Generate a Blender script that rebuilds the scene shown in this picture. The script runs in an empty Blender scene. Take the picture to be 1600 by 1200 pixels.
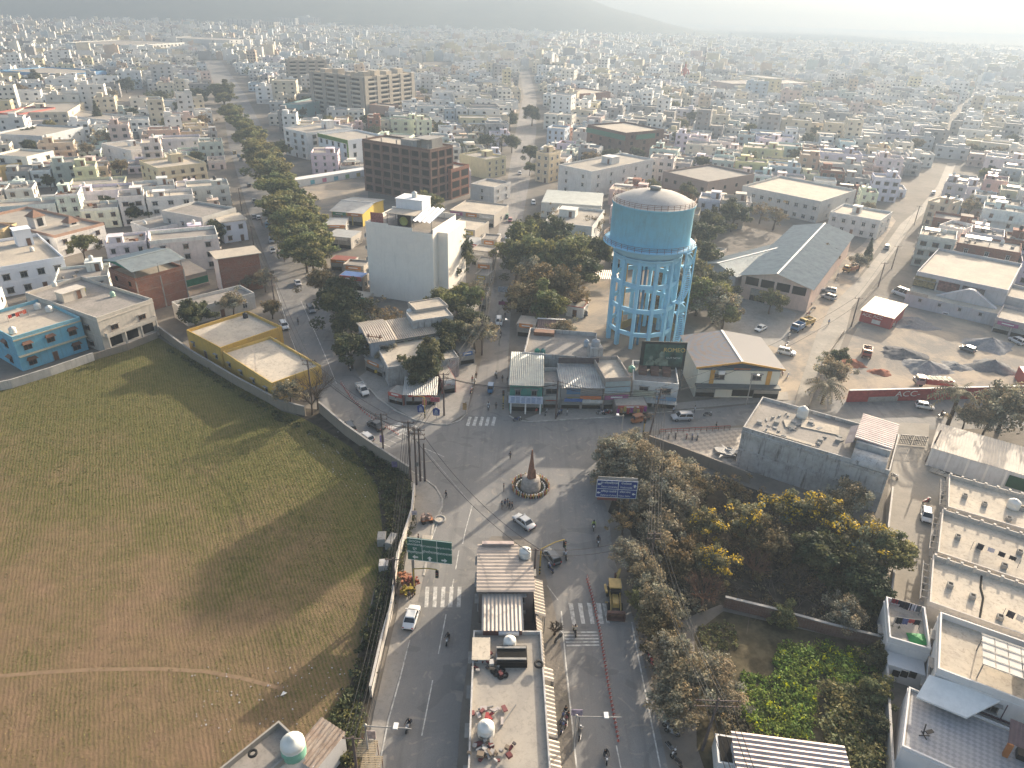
import bpy, bmesh, math, random
import numpy as np
from mathutils import Vector, Matrix
random.seed(7)
rng = np.random.default_rng(11)
S = bpy.context.scene
C = S.collection
rad = math.radians
# ---- camera, sky, sun, exposure
CAM_H, PITCH, ROLL, FPX = 75.0, rad(28.2), rad(1.8), 1100.0
cam = bpy.data.cameras.new('camera'); camo = bpy.data.objects.new('camera', cam); C.objects.link(camo)
cam.sensor_width = 36.0; cam.lens = 36.0 * FPX / 1600.0; cam.clip_start = 0.5; cam.clip_end = 30000
_f = Vector((0, math.cos(PITCH), -math.sin(PITCH))); _r = Vector((1, 0, 0)); _u = _r.cross(_f)
_r2 = math.cos(ROLL) * _r + math.sin(ROLL) * _u; _u2 = -math.sin(ROLL) * _r + math.cos(ROLL) * _u
M3 = Matrix((_r2, _u2, -_f)).transposed()
camo.matrix_world = Matrix.Translation((0, 0, CAM_H)) @ M3.to_4x4()
S.camera = camo
SUN_EL, SUN_AZ = rad(17.4), math.atan2(0.60, 0.80)          # azimuth from +Y towards +X
W = bpy.data.worlds.new('World'); S.world = W; W.use_nodes = True
nt = W.node_tree; nt.nodes.clear()
sky = nt.nodes.new('ShaderNodeTexSky'); sky.sky_type = 'NISHITA'; sky.sun_disc = False
sky.sun_elevation = SUN_EL; sky.sun_rotation = SUN_AZ; sky.altitude = 600; sky.air_density = 1.0; sky.dust_density = 8.0; sky.ozone_density = 1.0
bg = nt.nodes.new('ShaderNodeBackground'); bg.inputs[1].default_value = 0.15
wo = nt.nodes.new('ShaderNodeOutputWorld')
wm_ = nt.nodes.new('ShaderNodeMix'); wm_.data_type = 'RGBA'; wm_.blend_type = 'MULTIPLY'; wm_.inputs[0].default_value = 1.0; wm_.inputs[7].default_value = (1.0, 0.945, 0.86, 1)
nt.links.new(sky.outputs[0], wm_.inputs[6]); nt.links.new(wm_.outputs[2], bg.inputs[0]); nt.links.new(bg.outputs[0], wo.inputs[0])
sl = bpy.data.lights.new('sun', 'SUN'); sl.energy = 4.2; sl.angle = rad(0.6); sl.color = (1.0, 0.87, 0.705)
so = bpy.data.objects.new('sun', sl); C.objects.link(so)
sdir = Vector((math.sin(SUN_AZ) * math.cos(SUN_EL), math.cos(SUN_AZ) * math.cos(SUN_EL), math.sin(SUN_EL)))
so.rotation_euler = sdir.to_track_quat('Z', 'Y').to_euler(); so.location = sdir * 900
S.view_settings.view_transform = 'Standard'; S.view_settings.look = 'None'
S.view_settings.exposure = 1.53; S.view_settings.gamma = 1.0; S.view_settings.use_curve_mapping = False
cy = S.cycles
cy.max_bounces = 5; cy.diffuse_bounces = 2; cy.glossy_bounces = 2; cy.transmission_bounces = 3; cy.volume_bounces = 1; cy.transparent_max_bounces = 6
cy.use_denoising = True; cy.use_adaptive_sampling = True; cy.adaptive_threshold = 0.02
cy.caustics_reflective = False; cy.caustics_refractive = False; cy.sample_clamp_indirect = 6
# ---- helpers
def P(px, py, z=0.0):
 """ground (or height z) point seen at a pixel of the 1600 x 1200 photograph: only used to lay things out at their real place"""
 d = (px - 800) / FPX * _r2 - (py - 600) / FPX * _u2 + _f
 t = (z - CAM_H) / d.z
 v = Vector((0, 0, CAM_H)) + t * d
 return Vector((v.x, v.y, z))
def proj(p):
 v = Vector(p) - Vector((0, 0, CAM_H)); w = v.dot(_f)
 if w < 1: return (-9999, -9999)
 return 800 + FPX * v.dot(_r2) / w, 600 - FPX * v.dot(_u2) / w
def tag(o, label=None, cat=None, group=None, kind=None):
 if label: o['label'] = label
 if cat: o['category'] = cat
 if group: o['group'] = group
 if kind: o['kind'] = kind
 return o
def thing(name, label, cat, loc=(0, 0, 0), rz=0.0, group=None):
 o = bpy.data.objects.new(name, None); C.objects.link(o); o.empty_display_size = 0.2
 o.location = loc; o.rotation_euler = (0, 0, rz)
 return tag(o, label, cat, group)
def copy_tree(o, parent=None):
 c = o.copy(); C.objects.link(c)
 if parent is not None: c.parent = parent
 for ch in o.children: copy_tree(ch, c)
 return c
def setcol(o, col):
 o.color = (*col, 1)
 for ch in o.children: setcol(ch, col)
class MB:
 def __init__(s): s.v = []; s.f = []; s.m = []; s.sm = []; s.c = []; s.cur = 0; s.col = None
 def add(s, vs, fs, smooth=False):
  b = len(s.v); s.v.extend(vs)
  for f in fs:
   s.f.append([i + b for i in f]); s.m.append(s.cur); s.sm.append(smooth); s.c.append(s.col)
  return s
 def box(s, x, y, z0, sx, sy, sz, rz=0.0, tx=0, ty=0):
  """centre x,y, bottom z0, sizes; tx,ty shrink the top"""
  c, n = math.cos(rz), math.sin(rz); vs = []
  for k, (a, b) in enumerate(((0, 0), (1, 1))):
   hx, hy = sx / 2 - (tx if k else 0), sy / 2 - (ty if k else 0)
   for (u, w) in ((-hx, -hy), (hx, -hy), (hx, hy), (-hx, hy)):
    vs.append((x + u * c - w * n, y + u * n + w * c, z0 + (sz if k else 0)))
  return s.add(vs, [(3, 2, 1, 0), (4, 5, 6, 7), (0, 1, 5, 4), (1, 2, 6, 5), (2, 3, 7, 6), (3, 0, 4, 7)])
 def prism(s, poly, z0, z1, bottom=False):
  n = len(poly)
  if sum(poly[i][0] * poly[(i + 1) % n][1] - poly[(i + 1) % n][0] * poly[i][1] for i in range(n)) < 0: poly = poly[::-1]
  vs = [(p[0], p[1], z0) for p in poly] + [(p[0], p[1], z1) for p in poly]
  fs = [tuple(range(n, 2 * n))] + [(i, (i + 1) % n, n + (i + 1) % n, n + i) for i in range(n)]
  if bottom: fs.append(tuple(range(n - 1, -1, -1)))
  return s.add(vs, fs)
 def sheet(s, poly, z=None):
  n = len(poly)
  if sum(poly[i][0] * poly[(i + 1) % n][1] - poly[(i + 1) % n][0] * poly[i][1] for i in range(n)) < 0: poly = poly[::-1]
  return s.add([(p[0], p[1], p[2] if z is None else z) for p in poly], [tuple(range(n))])
 def quad(s, a, b, c, d): return s.add([tuple(a), tuple(b), tuple(c), tuple(d)], [(0, 1, 2, 3)])
 def beam(s, p0, p1, w, h=None, up=(0, 0, 1)):
  p0, p1 = Vector(p0), Vector(p1); h = h or w; d = (p1 - p0)
  if d.length < 1e-6: return s
  d.normalize(); up = Vector(up)
  if abs(d.dot(up)) > 0.98: up = Vector((0, 1, 0))
  x = d.cross(up).normalized(); y = x.cross(d)
  vs = []
  for p in (p0, p1):
   for (a, b) in ((-1, -1), (1, -1), (1, 1), (-1, 1)): vs.append(tuple(p + x * a * w / 2 + y * b * h / 2))
  return s.add(vs, [(0, 1, 2, 3), (7, 6, 5, 4), (4, 5, 1, 0), (5, 6, 2, 1), (6, 7, 3, 2), (7, 4, 0, 3)])
 def tube(s, pts, r, n=6, r1=None, cap=True, smooth=True):
  pts = [Vector(p) for p in pts]; N = len(pts); vs = []; fs = []
  rs = r if isinstance(r, (list, tuple)) else [r + ((r1 if r1 is not None else r) - r) * i / max(N - 1, 1) for i in range(N)]
  for i, p in enumerate(pts):
   d = (pts[min(i + 1, N - 1)] - pts[max(i - 1, 0)]).normalized()
   up = Vector((0, 0, 1)) if abs(d.z) < 0.95 else Vector((0, 1, 0))
   x = d.cross(up).normalized(); y = x.cross(d)
   for k in range(n):
    a = 2 * math.pi * k / n; vs.append(tuple(p + (x * math.cos(a) + y * math.sin(a)) * rs[i]))
  for i in range(N - 1):
   for k in range(n):
    k2 = (k + 1) % n; fs.append((i * n + k, (i + 1) * n + k, (i + 1) * n + k2, i * n + k2))
  s.add(vs, fs, smooth)
  if cap: b = len(s.v) - len(vs); s.add([vs[k] for k in range(n)], [tuple(range(n))]); s.add([vs[(N - 1) * n + k] for k in range(n)], [tuple(range(n - 1, -1, -1))])
  return s
 def lathe(s, prof, x=0, y=0, n=24, smooth=True, a0=0.0, a1=2 * math.pi):
  full = abs(a1 - a0 - 2 * math.pi) < 1e-6; m = n if full else n + 1; vs = []; fs = []
  for (r, z) in prof:
   for k in range(m):
    a = a0 + (a1 - a0) * k / n; vs.append((x + r * math.cos(a), y + r * math.sin(a), z))
  for i in range(len(prof) - 1):
   for k in range(n):
    k2 = (k + 1) % m; fs.append((i * m + k, i * m + k2, (i + 1) * m + k2, (i + 1) * m + k))
  return s.add(vs, fs, smooth)
 def corrug(s, a, b, c, d, pitch=0.35, amp=0.05, ov=0.0):
  """corrugated sheet over quad a,b (eave line) c,d (far line); ridges run from a->d"""
  a, b, c, d = map(Vector, (a, b, c, d)); L = (b - a).length; n = max(2, int(L / (pitch / 2)))
  nrm = (b - a).cross(d - a).normalized(); vs = []
  if nrm.z < 0: nrm = -nrm
  for i in range(n + 1):
   t = i / n; o = nrm * (amp if i % 2 else -amp)
   vs += [tuple(a.lerp(b, t) + o), tuple(d.lerp(c, t) + o)]
  fs = [(2 * i, 2 * i + 2, 2 * i + 3, 2 * i + 1) for i in range(n)]
  return s.add(vs, fs)
 def xf(s, M, i0=0):
  for i in range(i0, len(s.v)): s.v[i] = tuple(M @ Vector(s.v[i]))
  return s
 def mesh(s, name, mats):
  me = bpy.data.meshes.new(name)
  me.from_pydata([tuple(v) for v in s.v], [], s.f)
  if not isinstance(mats, (list, tuple)): mats = [mats]
  for m in mats: me.materials.append(m)
  me.polygons.foreach_set('material_index', s.m); me.polygons.foreach_set('use_smooth', s.sm)
  if any(c is not None for c in s.c):
   at = me.color_attributes.new('tint', 'FLOAT_COLOR', 'CORNER'); arr = []
   for f, c in zip(s.f, s.c): arr.extend((*(c or (1, 1, 1)), 1) * len(f))
   at.data.foreach_set('color', arr)
  me.update()
  return me
 def build(s, name, mats, parent=None, loc=None, rz=None, col=None):
  o = bpy.data.objects.new(name, s.mesh(name, mats)); C.objects.link(o)
  if parent is not None: o.parent = parent
  if loc is not None: o.location = loc
  if rz is not None: o.rotation_euler = (0, 0, rz)
  if col is not None: o.color = (*col, 1)
  return o
def inst(me, name, parent=None, loc=(0, 0, 0), rz=0.0, sc=(1, 1, 1), col=None):
 o = bpy.data.objects.new(name, me); C.objects.link(o); o.location = loc; o.rotation_euler = (0, 0, rz); o.scale = sc
 if parent is not None: o.parent = parent
 if col is not None: o.color = (*col, 1)
 return o
def poly(*pts, z=0.0): return [P(a, b, z) for a, b in pts]
# ---- procedural materials
def srgb(r, g, b): return tuple(((c / 255) / 12.92 if c / 255 <= 0.04045 else ((c / 255 + 0.055) / 1.055) ** 2.4) for c in (r, g, b))
MATS = {}
class N:
 """tiny node-tree writer"""
 def __init__(s, name, rough=0.8, spec=0.3, metal=0.0):
  m = s.m = bpy.data.materials.new(name); m.use_nodes = True; s.t = m.node_tree; s.b = s.t.nodes['Principled BSDF']; s.out = s.t.nodes['Material Output']
  s.b.inputs['Roughness'].default_value = rough; s.b.inputs['Specular IOR Level'].default_value = spec; s.b.inputs['Metallic'].default_value = metal
  MATS[name] = m
 def nd(s, kind, **kw):
  n = s.t.nodes.new(kind)
  for k, v in kw.items(): setattr(n, k, v)
  return n
 def ln(s, a, b): s.t.links.new(a, b)
 def coord(s, kind='Object', scale=(1, 1, 1), rot=0.0, rnd=False):
  tc = s.nd('ShaderNodeTexCoord'); mp = s.nd('ShaderNodeMapping'); mp.inputs['Scale'].default_value = scale; mp.inputs['Rotation'].default_value = (0, 0, rot)
  s.ln(tc.outputs[kind], mp.inputs['Vector'])
  if rnd:
   oi = s.nd('ShaderNodeObjectInfo'); mu = s.nd('ShaderNodeMath', operation='MULTIPLY'); mu.inputs[1].default_value = 83.0
   s.ln(oi.outputs['Random'], mu.inputs[0]); s.ln(mu.outputs[0], mp.inputs['Location'])
  return mp.outputs[0]
 def noise(s, vec, scale, detail=4, rough=0.6, dist=0.0):
  n = s.nd('ShaderNodeTexNoise'); n.inputs['Scale'].default_value = scale; n.inputs['Detail'].default_value = detail; n.inputs['Roughness'].default_value = rough; n.inputs['Distortion'].default_value = dist
  s.ln(vec, n.inputs['Vector']); return n.outputs['Fac']
 def ramp(s, fac, a, b, lo=0.0, hi=1.0):
  n = s.nd('ShaderNodeMapRange'); n.inputs['From Min'].default_value = a; n.inputs['From Max'].default_value = b; n.inputs['To Min'].default_value = lo; n.inputs['To Max'].default_value = hi
  s.ln(fac, n.inputs['Value']); return n.outputs[0]
 def mix(s, fac, a, b, mode='MIX'):
  n = s.nd('ShaderNodeMix', data_type='RGBA', blend_type=mode)
  for sock, v in ((n.inputs[0], fac), (n.inputs[6], a), (n.inputs[7], b)):
   if isinstance(v, (int, float)): sock.default_value = v
   elif isinstance(v, tuple): sock.default_value = (*v, 1) if len(v) == 3 else v
   else: s.ln(v, sock)
  return n.outputs[2]
 def mth(s, op, a, b=0.0):
  n = s.nd('ShaderNodeMath', operation=op)
  for sock, v in ((n.inputs[0], a), (n.inputs[1], b)):
   if isinstance(v, (int, float)): sock.default_value = v
   else: s.ln(v, sock)
  return n.outputs[0]
 def objcol(s): return s.nd('ShaderNodeObjectInfo').outputs['Color']
 def objrnd(s): return s.nd('ShaderNodeObjectInfo').outputs['Random']
 def attr(s, name='tint'): n = s.nd('ShaderNodeAttribute'); n.attribute_name = name; return n.outputs['Color']
 def base(s, c):
  if isinstance(c, tuple): s.b.inputs['Base Color'].default_value = (*c, 1)
  else: s.ln(c, s.b.inputs['Base Color'])
  return s
 def bump(s, h, strength=0.4, dist=0.05):
  n = s.nd('ShaderNodeBump'); n.inputs['Strength'].default_value = strength; n.inputs['Distance'].default_value = dist
  s.ln(h, n.inputs['Height']); s.ln(n.outputs[0], s.b.inputs['Normal']); return s
def m_plain(name, col, rough=0.7, spec=0.3, metal=0.0, var=0.25, sc=1.2, kind='Object'):
 n = N(name, rough, spec, metal); v = n.coord(kind, rnd=(kind == 'Object')); f = n.noise(v, sc, 5, 0.65)
 k = tuple(c * (1 - var) for c in col)
 n.base(n.mix(n.ramp(f, 0.35, 0.65), k, col)); return n.m
def m_paint(name, col=None, dirt=0.5, rough=0.75, streak=True, k=1.0):
 """weathered painted render: colour from the object (or fixed), blotches and vertical run-off streaks"""
 n = N(name, rough, 0.25); c = col if col else n.objcol()
 v = n.coord('Object', rnd=True); v2 = n.coord('Object', (1.3, 1.3, 0.13), rnd=True)
 f = n.ramp(n.noise(v, 0.45, 6, 0.7), 0.42, 0.75, 0, dirt)
 c1 = n.mix(f, c, n.mix(min(1, 0.45 * k), c, (0.20, 0.18, 0.155)))
 if streak:
  g = n.ramp(n.noise(v2, 1.4, 5, 0.7), 0.52, 0.72, 0, dirt)
  c1 = n.mix(g, c1, n.mix(min(1, 0.5 * k), c, (0.11, 0.1, 0.09)))
 n.base(c1); return n.m
def m_roofc(name, a, b, dark=(0.10, 0.095, 0.09), amount=0.6):
 n = N(name, 0.9, 0.15); v = n.coord('Object', rnd=True)
 big = n.ramp(n.noise(v, 0.22, 6, 0.72), 0.38, 0.64); sm = n.ramp(n.noise(v, 1.7, 6, 0.75, 0.6), 0.5, 0.72, 0, amount)
 c = n.mix(big, a, b); c = n.mix(sm, c, dark)
 rn = n.objrnd(); c = n.mix(n.ramp(rn, 0, 1, 0, 0.35), c, (0.30, 0.27, 0.23)); n.base(c)
 n.bump(n.noise(v, 5, 4), 0.25, 0.04); return n.m
def m_brick(name, brick=(0.27, 0.10, 0.06), mortar=(0.30, 0.26, 0.22), sc=1.0):
 n = N(name, 0.9, 0.15); tc = n.nd('ShaderNodeTexCoord'); sp = n.nd('ShaderNodeSeparateXYZ'); n.ln(tc.outputs['Object'], sp.inputs[0])
 cb = n.nd('ShaderNodeCombineXYZ'); n.ln(n.mth('ADD', sp.outputs[0], sp.outputs[1]), cb.inputs[0]); n.ln(sp.outputs[2], cb.inputs[1])
 br = n.nd('ShaderNodeTexBrick'); br.inputs['Scale'].default_value = sc; br.inputs['Mortar Size'].default_value = 0.012; br.inputs['Brick Width'].default_value = 0.46; br.inputs['Row Height'].default_value = 0.16
 br.inputs['Color1'].default_value = (*brick, 1); br.inputs['Color2'].default_value = (*(c * 0.72 for c in brick), 1); br.inputs['Mortar'].default_value = (*mortar, 1)
 n.ln(cb.outputs[0], br.inputs['Vector']); v = n.coord('Object')
 n.base(n.mix(n.ramp(n.noise(v, 0.5, 6, 0.7), 0.45, 0.72, 0, 0.6), br.outputs['Color'], (0.22, 0.17, 0.14))); return n.m
def m_metal(name, a, b, rough=0.55, metal=0.3, sc=0.5):
 n = N(name, rough, 0.4, metal); v = n.coord('Object', (1, 1, 1), rnd=True); c = n.mix(n.ramp(n.noise(v, sc, 6, 0.7), 0.4, 0.66), a, b); n.base(c); return n.m
def m_leaf(name, a, b, tr=0.35):
 n = N(name, 0.7, 0.2); rn = n.objrnd(); c = n.mix(rn, a, b)
 c = n.mix(1.0, c, n.attr(), 'MULTIPLY'); n.base(c)
 t = n.nd('ShaderNodeBsdfTranslucent'); n.ln(c, t.inputs[0]); mx = n.nd('ShaderNodeMixShader'); mx.inputs[0].default_value = tr
 n.ln(n.b.outputs[0], mx.inputs[1]); n.ln(t.outputs[0], mx.inputs[2]); n.ln(mx.outputs[0], n.out.inputs[0]); return n.m
paint = m_paint('wall_paint', dirt=0.65, k=1.15); paint_clean = m_paint('clean_wall_paint', dirt=0.22)
roof_c = m_roofc('roof_concrete', (0.42, 0.38, 0.32), (0.31, 0.285, 0.25))
roof_pale = m_roofc('pale_roof_screed', (0.56, 0.49, 0.39), (0.41, 0.365, 0.30), (0.16, 0.14, 0.12), 0.75)
roof_dark = m_roofc('dark_stained_roof', (0.23, 0.215, 0.195), (0.33, 0.30, 0.27), (0.07, 0.065, 0.06), 0.7)
conc = m_roofc('raw_concrete', (0.34, 0.33, 0.31), (0.24, 0.235, 0.225))
conc_st = m_paint('stained_concrete', (0.46, 0.45, 0.435), dirt=1.0, k=1.9)
brick = m_brick('red_brick'); brick_dk = m_brick('dark_brick', (0.16, 0.085, 0.065), (0.2, 0.17, 0.15))
glass = m_plain('window_glass', (0.02, 0.024, 0.028), 0.12, 0.6, var=0.2)
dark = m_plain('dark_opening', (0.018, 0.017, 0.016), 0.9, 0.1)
steel = m_metal('painted_steel', (0.22, 0.22, 0.22), (0.15, 0.15, 0.15)); rust = m_metal('rusty_steel', (0.2, 0.1, 0.06), (0.12, 0.07, 0.05))
sheet_grey = m_metal('grey_sheet_roof', (0.40, 0.40, 0.38), (0.30, 0.295, 0.28)); sheet_tan = m_metal('tan_sheet_roof', (0.42, 0.36, 0.29), (0.31, 0.27, 0.225))
sheet_green = m_metal('green_sheet_roof', (0.37, 0.395, 0.37), (0.28, 0.30, 0.28)); sheet_pink = m_metal('pinkish_sheet_roof', (0.42, 0.35, 0.325), (0.31, 0.255, 0.24))
oc = N('object_colour_paint', 0.55, 0.4); _v = oc.coord('Object', rnd=True); oc.base(oc.mix(oc.ramp(oc.noise(_v, 1.5, 4), 0.4, 0.7, 0, 0.35), oc.objcol(), (0.2, 0.18, 0.16))); ocm = oc.m
carp = N('car_paint', 0.28, 0.5); carp.base(carp.objcol()); carp.b.inputs['Coat Weight'].default_value = 0.4; carm = carp.m
cloth = N('cloth', 0.9, 0.1); cloth.base(cloth.objcol()); clothm = cloth.m
tyre = m_plain('tyre_rubber', (0.02, 0.02, 0.02), 0.9); chrome = m_plain('wheel_metal', (0.35, 0.35, 0.36), 0.35, 0.5, 0.6)
lampw = m_plain('lamp_glass', (0.7, 0.7, 0.68), 0.2, 0.5, var=0.05); lampr = m_plain('tail_lamp_glass', (0.35, 0.02, 0.02), 0.3, 0.5, var=0.1)
skin = m_plain('skin', (0.25, 0.13, 0.08), 0.7, 0.2, var=0.1); hairm = m_plain('hair', (0.015, 0.012, 0.01), 0.8)
white = m_plain('white_paint', (0.74, 0.73, 0.70), 0.7, var=0.12); black = m_plain('black_paint', (0.02, 0.02, 0.022), 0.5)
plastic_w = N('tank_plastic', 0.55, 0.35); plastic_w.base(plastic_w.objcol()); tankm = plastic_w.m
marking = m_plain('road_marking_paint', (0.62, 0.60, 0.55), 0.8, 0.2, var=0.55, sc=1.5)
bark = m_plain('bark', (0.12, 0.09, 0.065), 0.95, 0.1, var=0.5, sc=3)
# ---- setting: ground, roads, field
def m_ground():
 n = N('dusty_ground', 0.95, 0.1); v = n.coord('Object'); c = n.mix(n.ramp(n.noise(v, 0.05, 8, 0.7), 0.4, 0.62), (0.22, 0.195, 0.165), (0.155, 0.14, 0.12))
 c = n.mix(n.ramp(n.noise(v, 0.35, 6, 0.7), 0.52, 0.7, 0, 0.6), c, (0.12, 0.115, 0.085)); n.base(c); n.bump(n.noise(v, 1.5, 5), 0.5, 0.15); return n.m
def m_asphalt(name, a=(0.235, 0.225, 0.21), b=(0.185, 0.18, 0.172)):
 n = N(name, 0.85, 0.25); v = n.coord('Object'); c = n.mix(n.ramp(n.noise(v, 0.09, 7, 0.65, 0.4), 0.36, 0.64), a, b)
 c = n.mix(n.ramp(n.noise(v, 0.5, 6, 0.75, 1.0), 0.55, 0.75, 0, 0.6), c, (0.32, 0.29, 0.25)); c = n.mix(n.ramp(n.noise(v, 9, 3, 0.6), 0.4, 0.7, 0, 0.25), c, (0.06, 0.06, 0.06))
 c = n.mix(n.ramp(n.noise(v, 0.16, 2, 0.4, 1.5), 0.60, 0.615, 0, 0.35), c, (0.11, 0.108, 0.105)); c = n.mix(n.ramp(n.noise(v, 0.23, 3, 0.5, 3.0), 0.63, 0.68, 0, 0.45), c, (0.33, 0.29, 0.24))
 c = n.mix(n.ramp(n.noise(n.coord('Object', (0.9, 0.06, 1), 0.12), 1.0, 4, 0.6), 0.5, 0.7, 0, 0.3), c, (0.09, 0.088, 0.086)); n.base(c); return n.m
def m_field():
 n = N('crop_field', 0.95, 0.08); v = n.coord('Object'); big = n.noise(v, 0.022, 5, 0.55, 0.6); med = n.noise(v, 0.11, 7, 0.7)
 sp = n.nd('ShaderNodeSeparateXYZ'); n.ln(v, sp.inputs[0]); far = n.ramp(n.mth('ADD', sp.outputs[1], n.mth('MULTIPLY', sp.outputs[0], 0.35)), 45, 118)
 g = n.mth('ADD', n.mth('MULTIPLY', far, 0.62), n.mth('ADD', n.mth('MULTIPLY', big, 0.6), n.mth('MULTIPLY', med, 0.5)))
 green = n.ramp(g, 0.48, 0.90)
 soil = n.mix(n.ramp(n.noise(v, 0.5, 6, 0.75), 0.35, 0.65), (0.25, 0.162, 0.102), (0.18, 0.12, 0.078)); crop = n.mix(n.ramp(n.noise(v, 0.6, 6, 0.7), 0.35, 0.65), (0.062, 0.073, 0.02), (0.122, 0.116, 0.038))
 rows = n.nd('ShaderNodeTexWave', wave_type='BANDS', bands_direction='X'); rows.inputs['Scale'].default_value = 0.62; rows.inputs['Distortion'].default_value = 3.5; rows.inputs['Detail'].default_value = 3; rows.inputs['Detail Scale'].default_value = 0.6
 n.ln(n.coord('Object', (1, 1, 1), rad(-28)), rows.inputs['Vector'])
 rw = n.ramp(rows.outputs['Fac'], 0.2, 0.9, 0.55, 1.0); fac = n.mth('MULTIPLY', n.mth('ADD', n.mth('MULTIPLY', green, 0.85), n.ramp(med, 0.3, 0.75, 0.0, 0.5)), rw)
 fine = n.ramp(n.noise(v, 2.2, 5, 0.8), 0.36, 0.64); c = n.mix(n.mth('MULTIPLY', n.mth('MULTIPLY', fac, 1.5), n.ramp(fine, 0, 1, 0.45, 1.1)), soil, crop)
 c = n.mix(n.ramp(n.noise(v, 5.0, 4, 0.8), 0.56, 0.70, 0, 0.4), c, (0.09, 0.075, 0.04)); n.base(c)
 n.bump(n.mth('ADD', n.noise(v, 2.5, 6, 0.8), n.mth('MULTIPLY', rows.outputs['Fac'], 0.12)), 0.8, 0.22); return n.m
def m_sand():
 n = N('sandy_yard', 0.95, 0.1); v = n.coord('Object'); c = n.mix(n.ramp(n.noise(v, 0.08, 7, 0.7, 0.5), 0.42, 0.58), (0.38, 0.315, 0.24), (0.23, 0.21, 0.185)); c = n.mix(n.ramp(n.noise(v, 0.9, 6, 0.75), 0.55, 0.75, 0, 0.5), c, (0.2, 0.175, 0.145)); n.base(c); n.bump(n.noise(v, 1.2, 5), 0.6, 0.15); return n.m
g_m, asph, asph_d, field_m, sand_m = m_ground(), m_asphalt('asphalt'), m_asphalt('worn_asphalt', (0.27, 0.25, 0.225), (0.21, 0.2, 0.19)), m_field(), m_sand()
lane_m = m_roofc('lane_concrete', (0.36, 0.325, 0.275), (0.27, 0.25, 0.215), (0.17, 0.155, 0.13), 0.6)
soil_m = m_plain('dark_damp_soil', (0.085, 0.072, 0.055), 0.95, 0.1, var=0.6, sc=0.8); gard_m = m_plain('garden_soil', (0.12, 0.10, 0.06), 0.95, 0.1, var=0.6, sc=0.5)
pave_m = m_roofc('cement_pavement', (0.33, 0.31, 0.28), (0.25, 0.235, 0.215))
def struct(name, pl, z, m, mid=False):
 mb = MB(); mb.sheet([(p.x, p.y) for p in pl], z); o = mb.build(name, m); o['kind'] = 'structure'; return o
gm = MB(); R_ = 5600; gm.sheet([(-R_, -150), (R_, -150), (R_, R_), (-R_, R_)], 0.0); tag(gm.build('ground', g_m), kind='structure')
def strip(name, L, Rr, z, m):
 """road between two lists of edge pixels"""
 struct(name, poly(*L) + poly(*Rr)[::-1], z, m)
AVL = [(318, 95), (345, 150), (358, 230), (385, 320), (407, 380), (432, 450), (452, 520), (478, 590), (510, 640), (545, 672), (580, 697), (640, 735)]
AVR = [(345, 95), (385, 150), (425, 230), (470, 320), (500, 380), (510, 450), (520, 515), (540, 548), (562, 590), (590, 622), (650, 657), (700, 668)]
strip('road', AVL, AVR, 0.012, asph)
CEL = [(812, 110), (818, 150), (806, 205), (793, 280), (780, 350), (772, 420), (764, 480), (752, 560), (738, 620), (728, 652), (700, 668)]
CER = [(826, 110), (838, 150), (838, 205), (828, 280), (815, 350), (806, 420), (798, 490), (794, 560), (792, 620), (796, 652), (830, 664)]
strip('road', CEL, CER, 0.016, asph_d)
struct('road', poly((640, 735), (580, 697), (650, 657), (700, 664), (728, 650), (796, 650), (830, 660), (960, 652), (1010, 646), (1100, 640), (1230, 626), (1420, 622), (1620, 622), (1640, 668), (1420, 672), (1300, 664), (1160, 664), (1120, 668), (1020, 673), (968, 682), (940, 710), (936, 760), (950, 800), (958, 870), (985, 950), (1005, 1030), (1024, 1110), (1050, 1230), (905, 1230), (893, 1130), (882, 1050), (868, 960), (842, 860), (815, 838), (770, 838), (750, 860), (738, 950), (730, 1040), (720, 1110), (712, 1230), (585, 1230), (604, 1125), (640, 1000), (652, 945), (662, 900), (677, 822), (691, 792), (687, 772), (665, 750)), 0.020, asph)
strip('lane', [(1240, 640), (1251, 597), (1275, 525), (1297, 480), (1347, 430), (1380, 388), (1407, 350), (1437, 325), (1465, 290), (1480, 255)], [(1292, 640), (1292, 597), (1320, 525), (1331, 480), (1371, 430), (1401, 388), (1426, 350), (1451, 325), (1480, 290), (1494, 255)], 0.028, lane_m)
struct('driveway', poly((1395, 660), (1452, 662), (1450, 700), (1480, 755), (1468, 830), (1455, 950), (1440, 960), (1382, 960), (1385, 780), (1400, 700)), 0.026, lane_m)
struct('field', poly((-260, 680), (20, 598), (150, 560), (247, 527), (300, 560), (370, 600), (440, 642), (500, 660), (560, 700), (600, 760), (600, 860), (575, 960), (545, 1080), (520, 1160), (470, 1230), (200, 1400), (-400, 1400)), 0.008, field_m)
struct('verge', poly((440, 635), (500, 640), (560, 690), (640, 745), (648, 800), (612, 960), (575, 1120), (560, 1230), (460, 1230), (520, 1150), (550, 1060), (580, 950), (600, 850), (590, 760), (550, 700), (500, 668)), 0.012, soil_m)
struct('yard', poly((1305, 655), (1300, 600), (1332, 525), (1372, 460), (1420, 470), (1640, 520), (1640, 640)), 0.014, sand_m)
struct('yard', poly((1150, 480), (1240, 480), (1300, 420), (1350, 380), (1385, 330), (1400, 345), (1350, 420), (1310, 480), (1270, 545), (1250, 600), (1235, 640), (1170, 560)), 0.010, sand_m)
struct('yard', poly((1135, 470), (1185, 460), (1245, 490), (1222, 545), (1130, 520)), 0.022, pave_m)
struct('yard', poly((470, 285), (575, 285), (575, 335), (520, 345), (490, 330)), 0.012, sand_m)
struct('yard', poly((845, 485), (950, 430), (960, 530), (880, 545)), 0.012, sand_m)
struct('forecourt', poly((1018, 690), (1040, 672), (1165, 668), (1160, 740), (1120, 722)), 0.024, pave_m)
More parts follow.
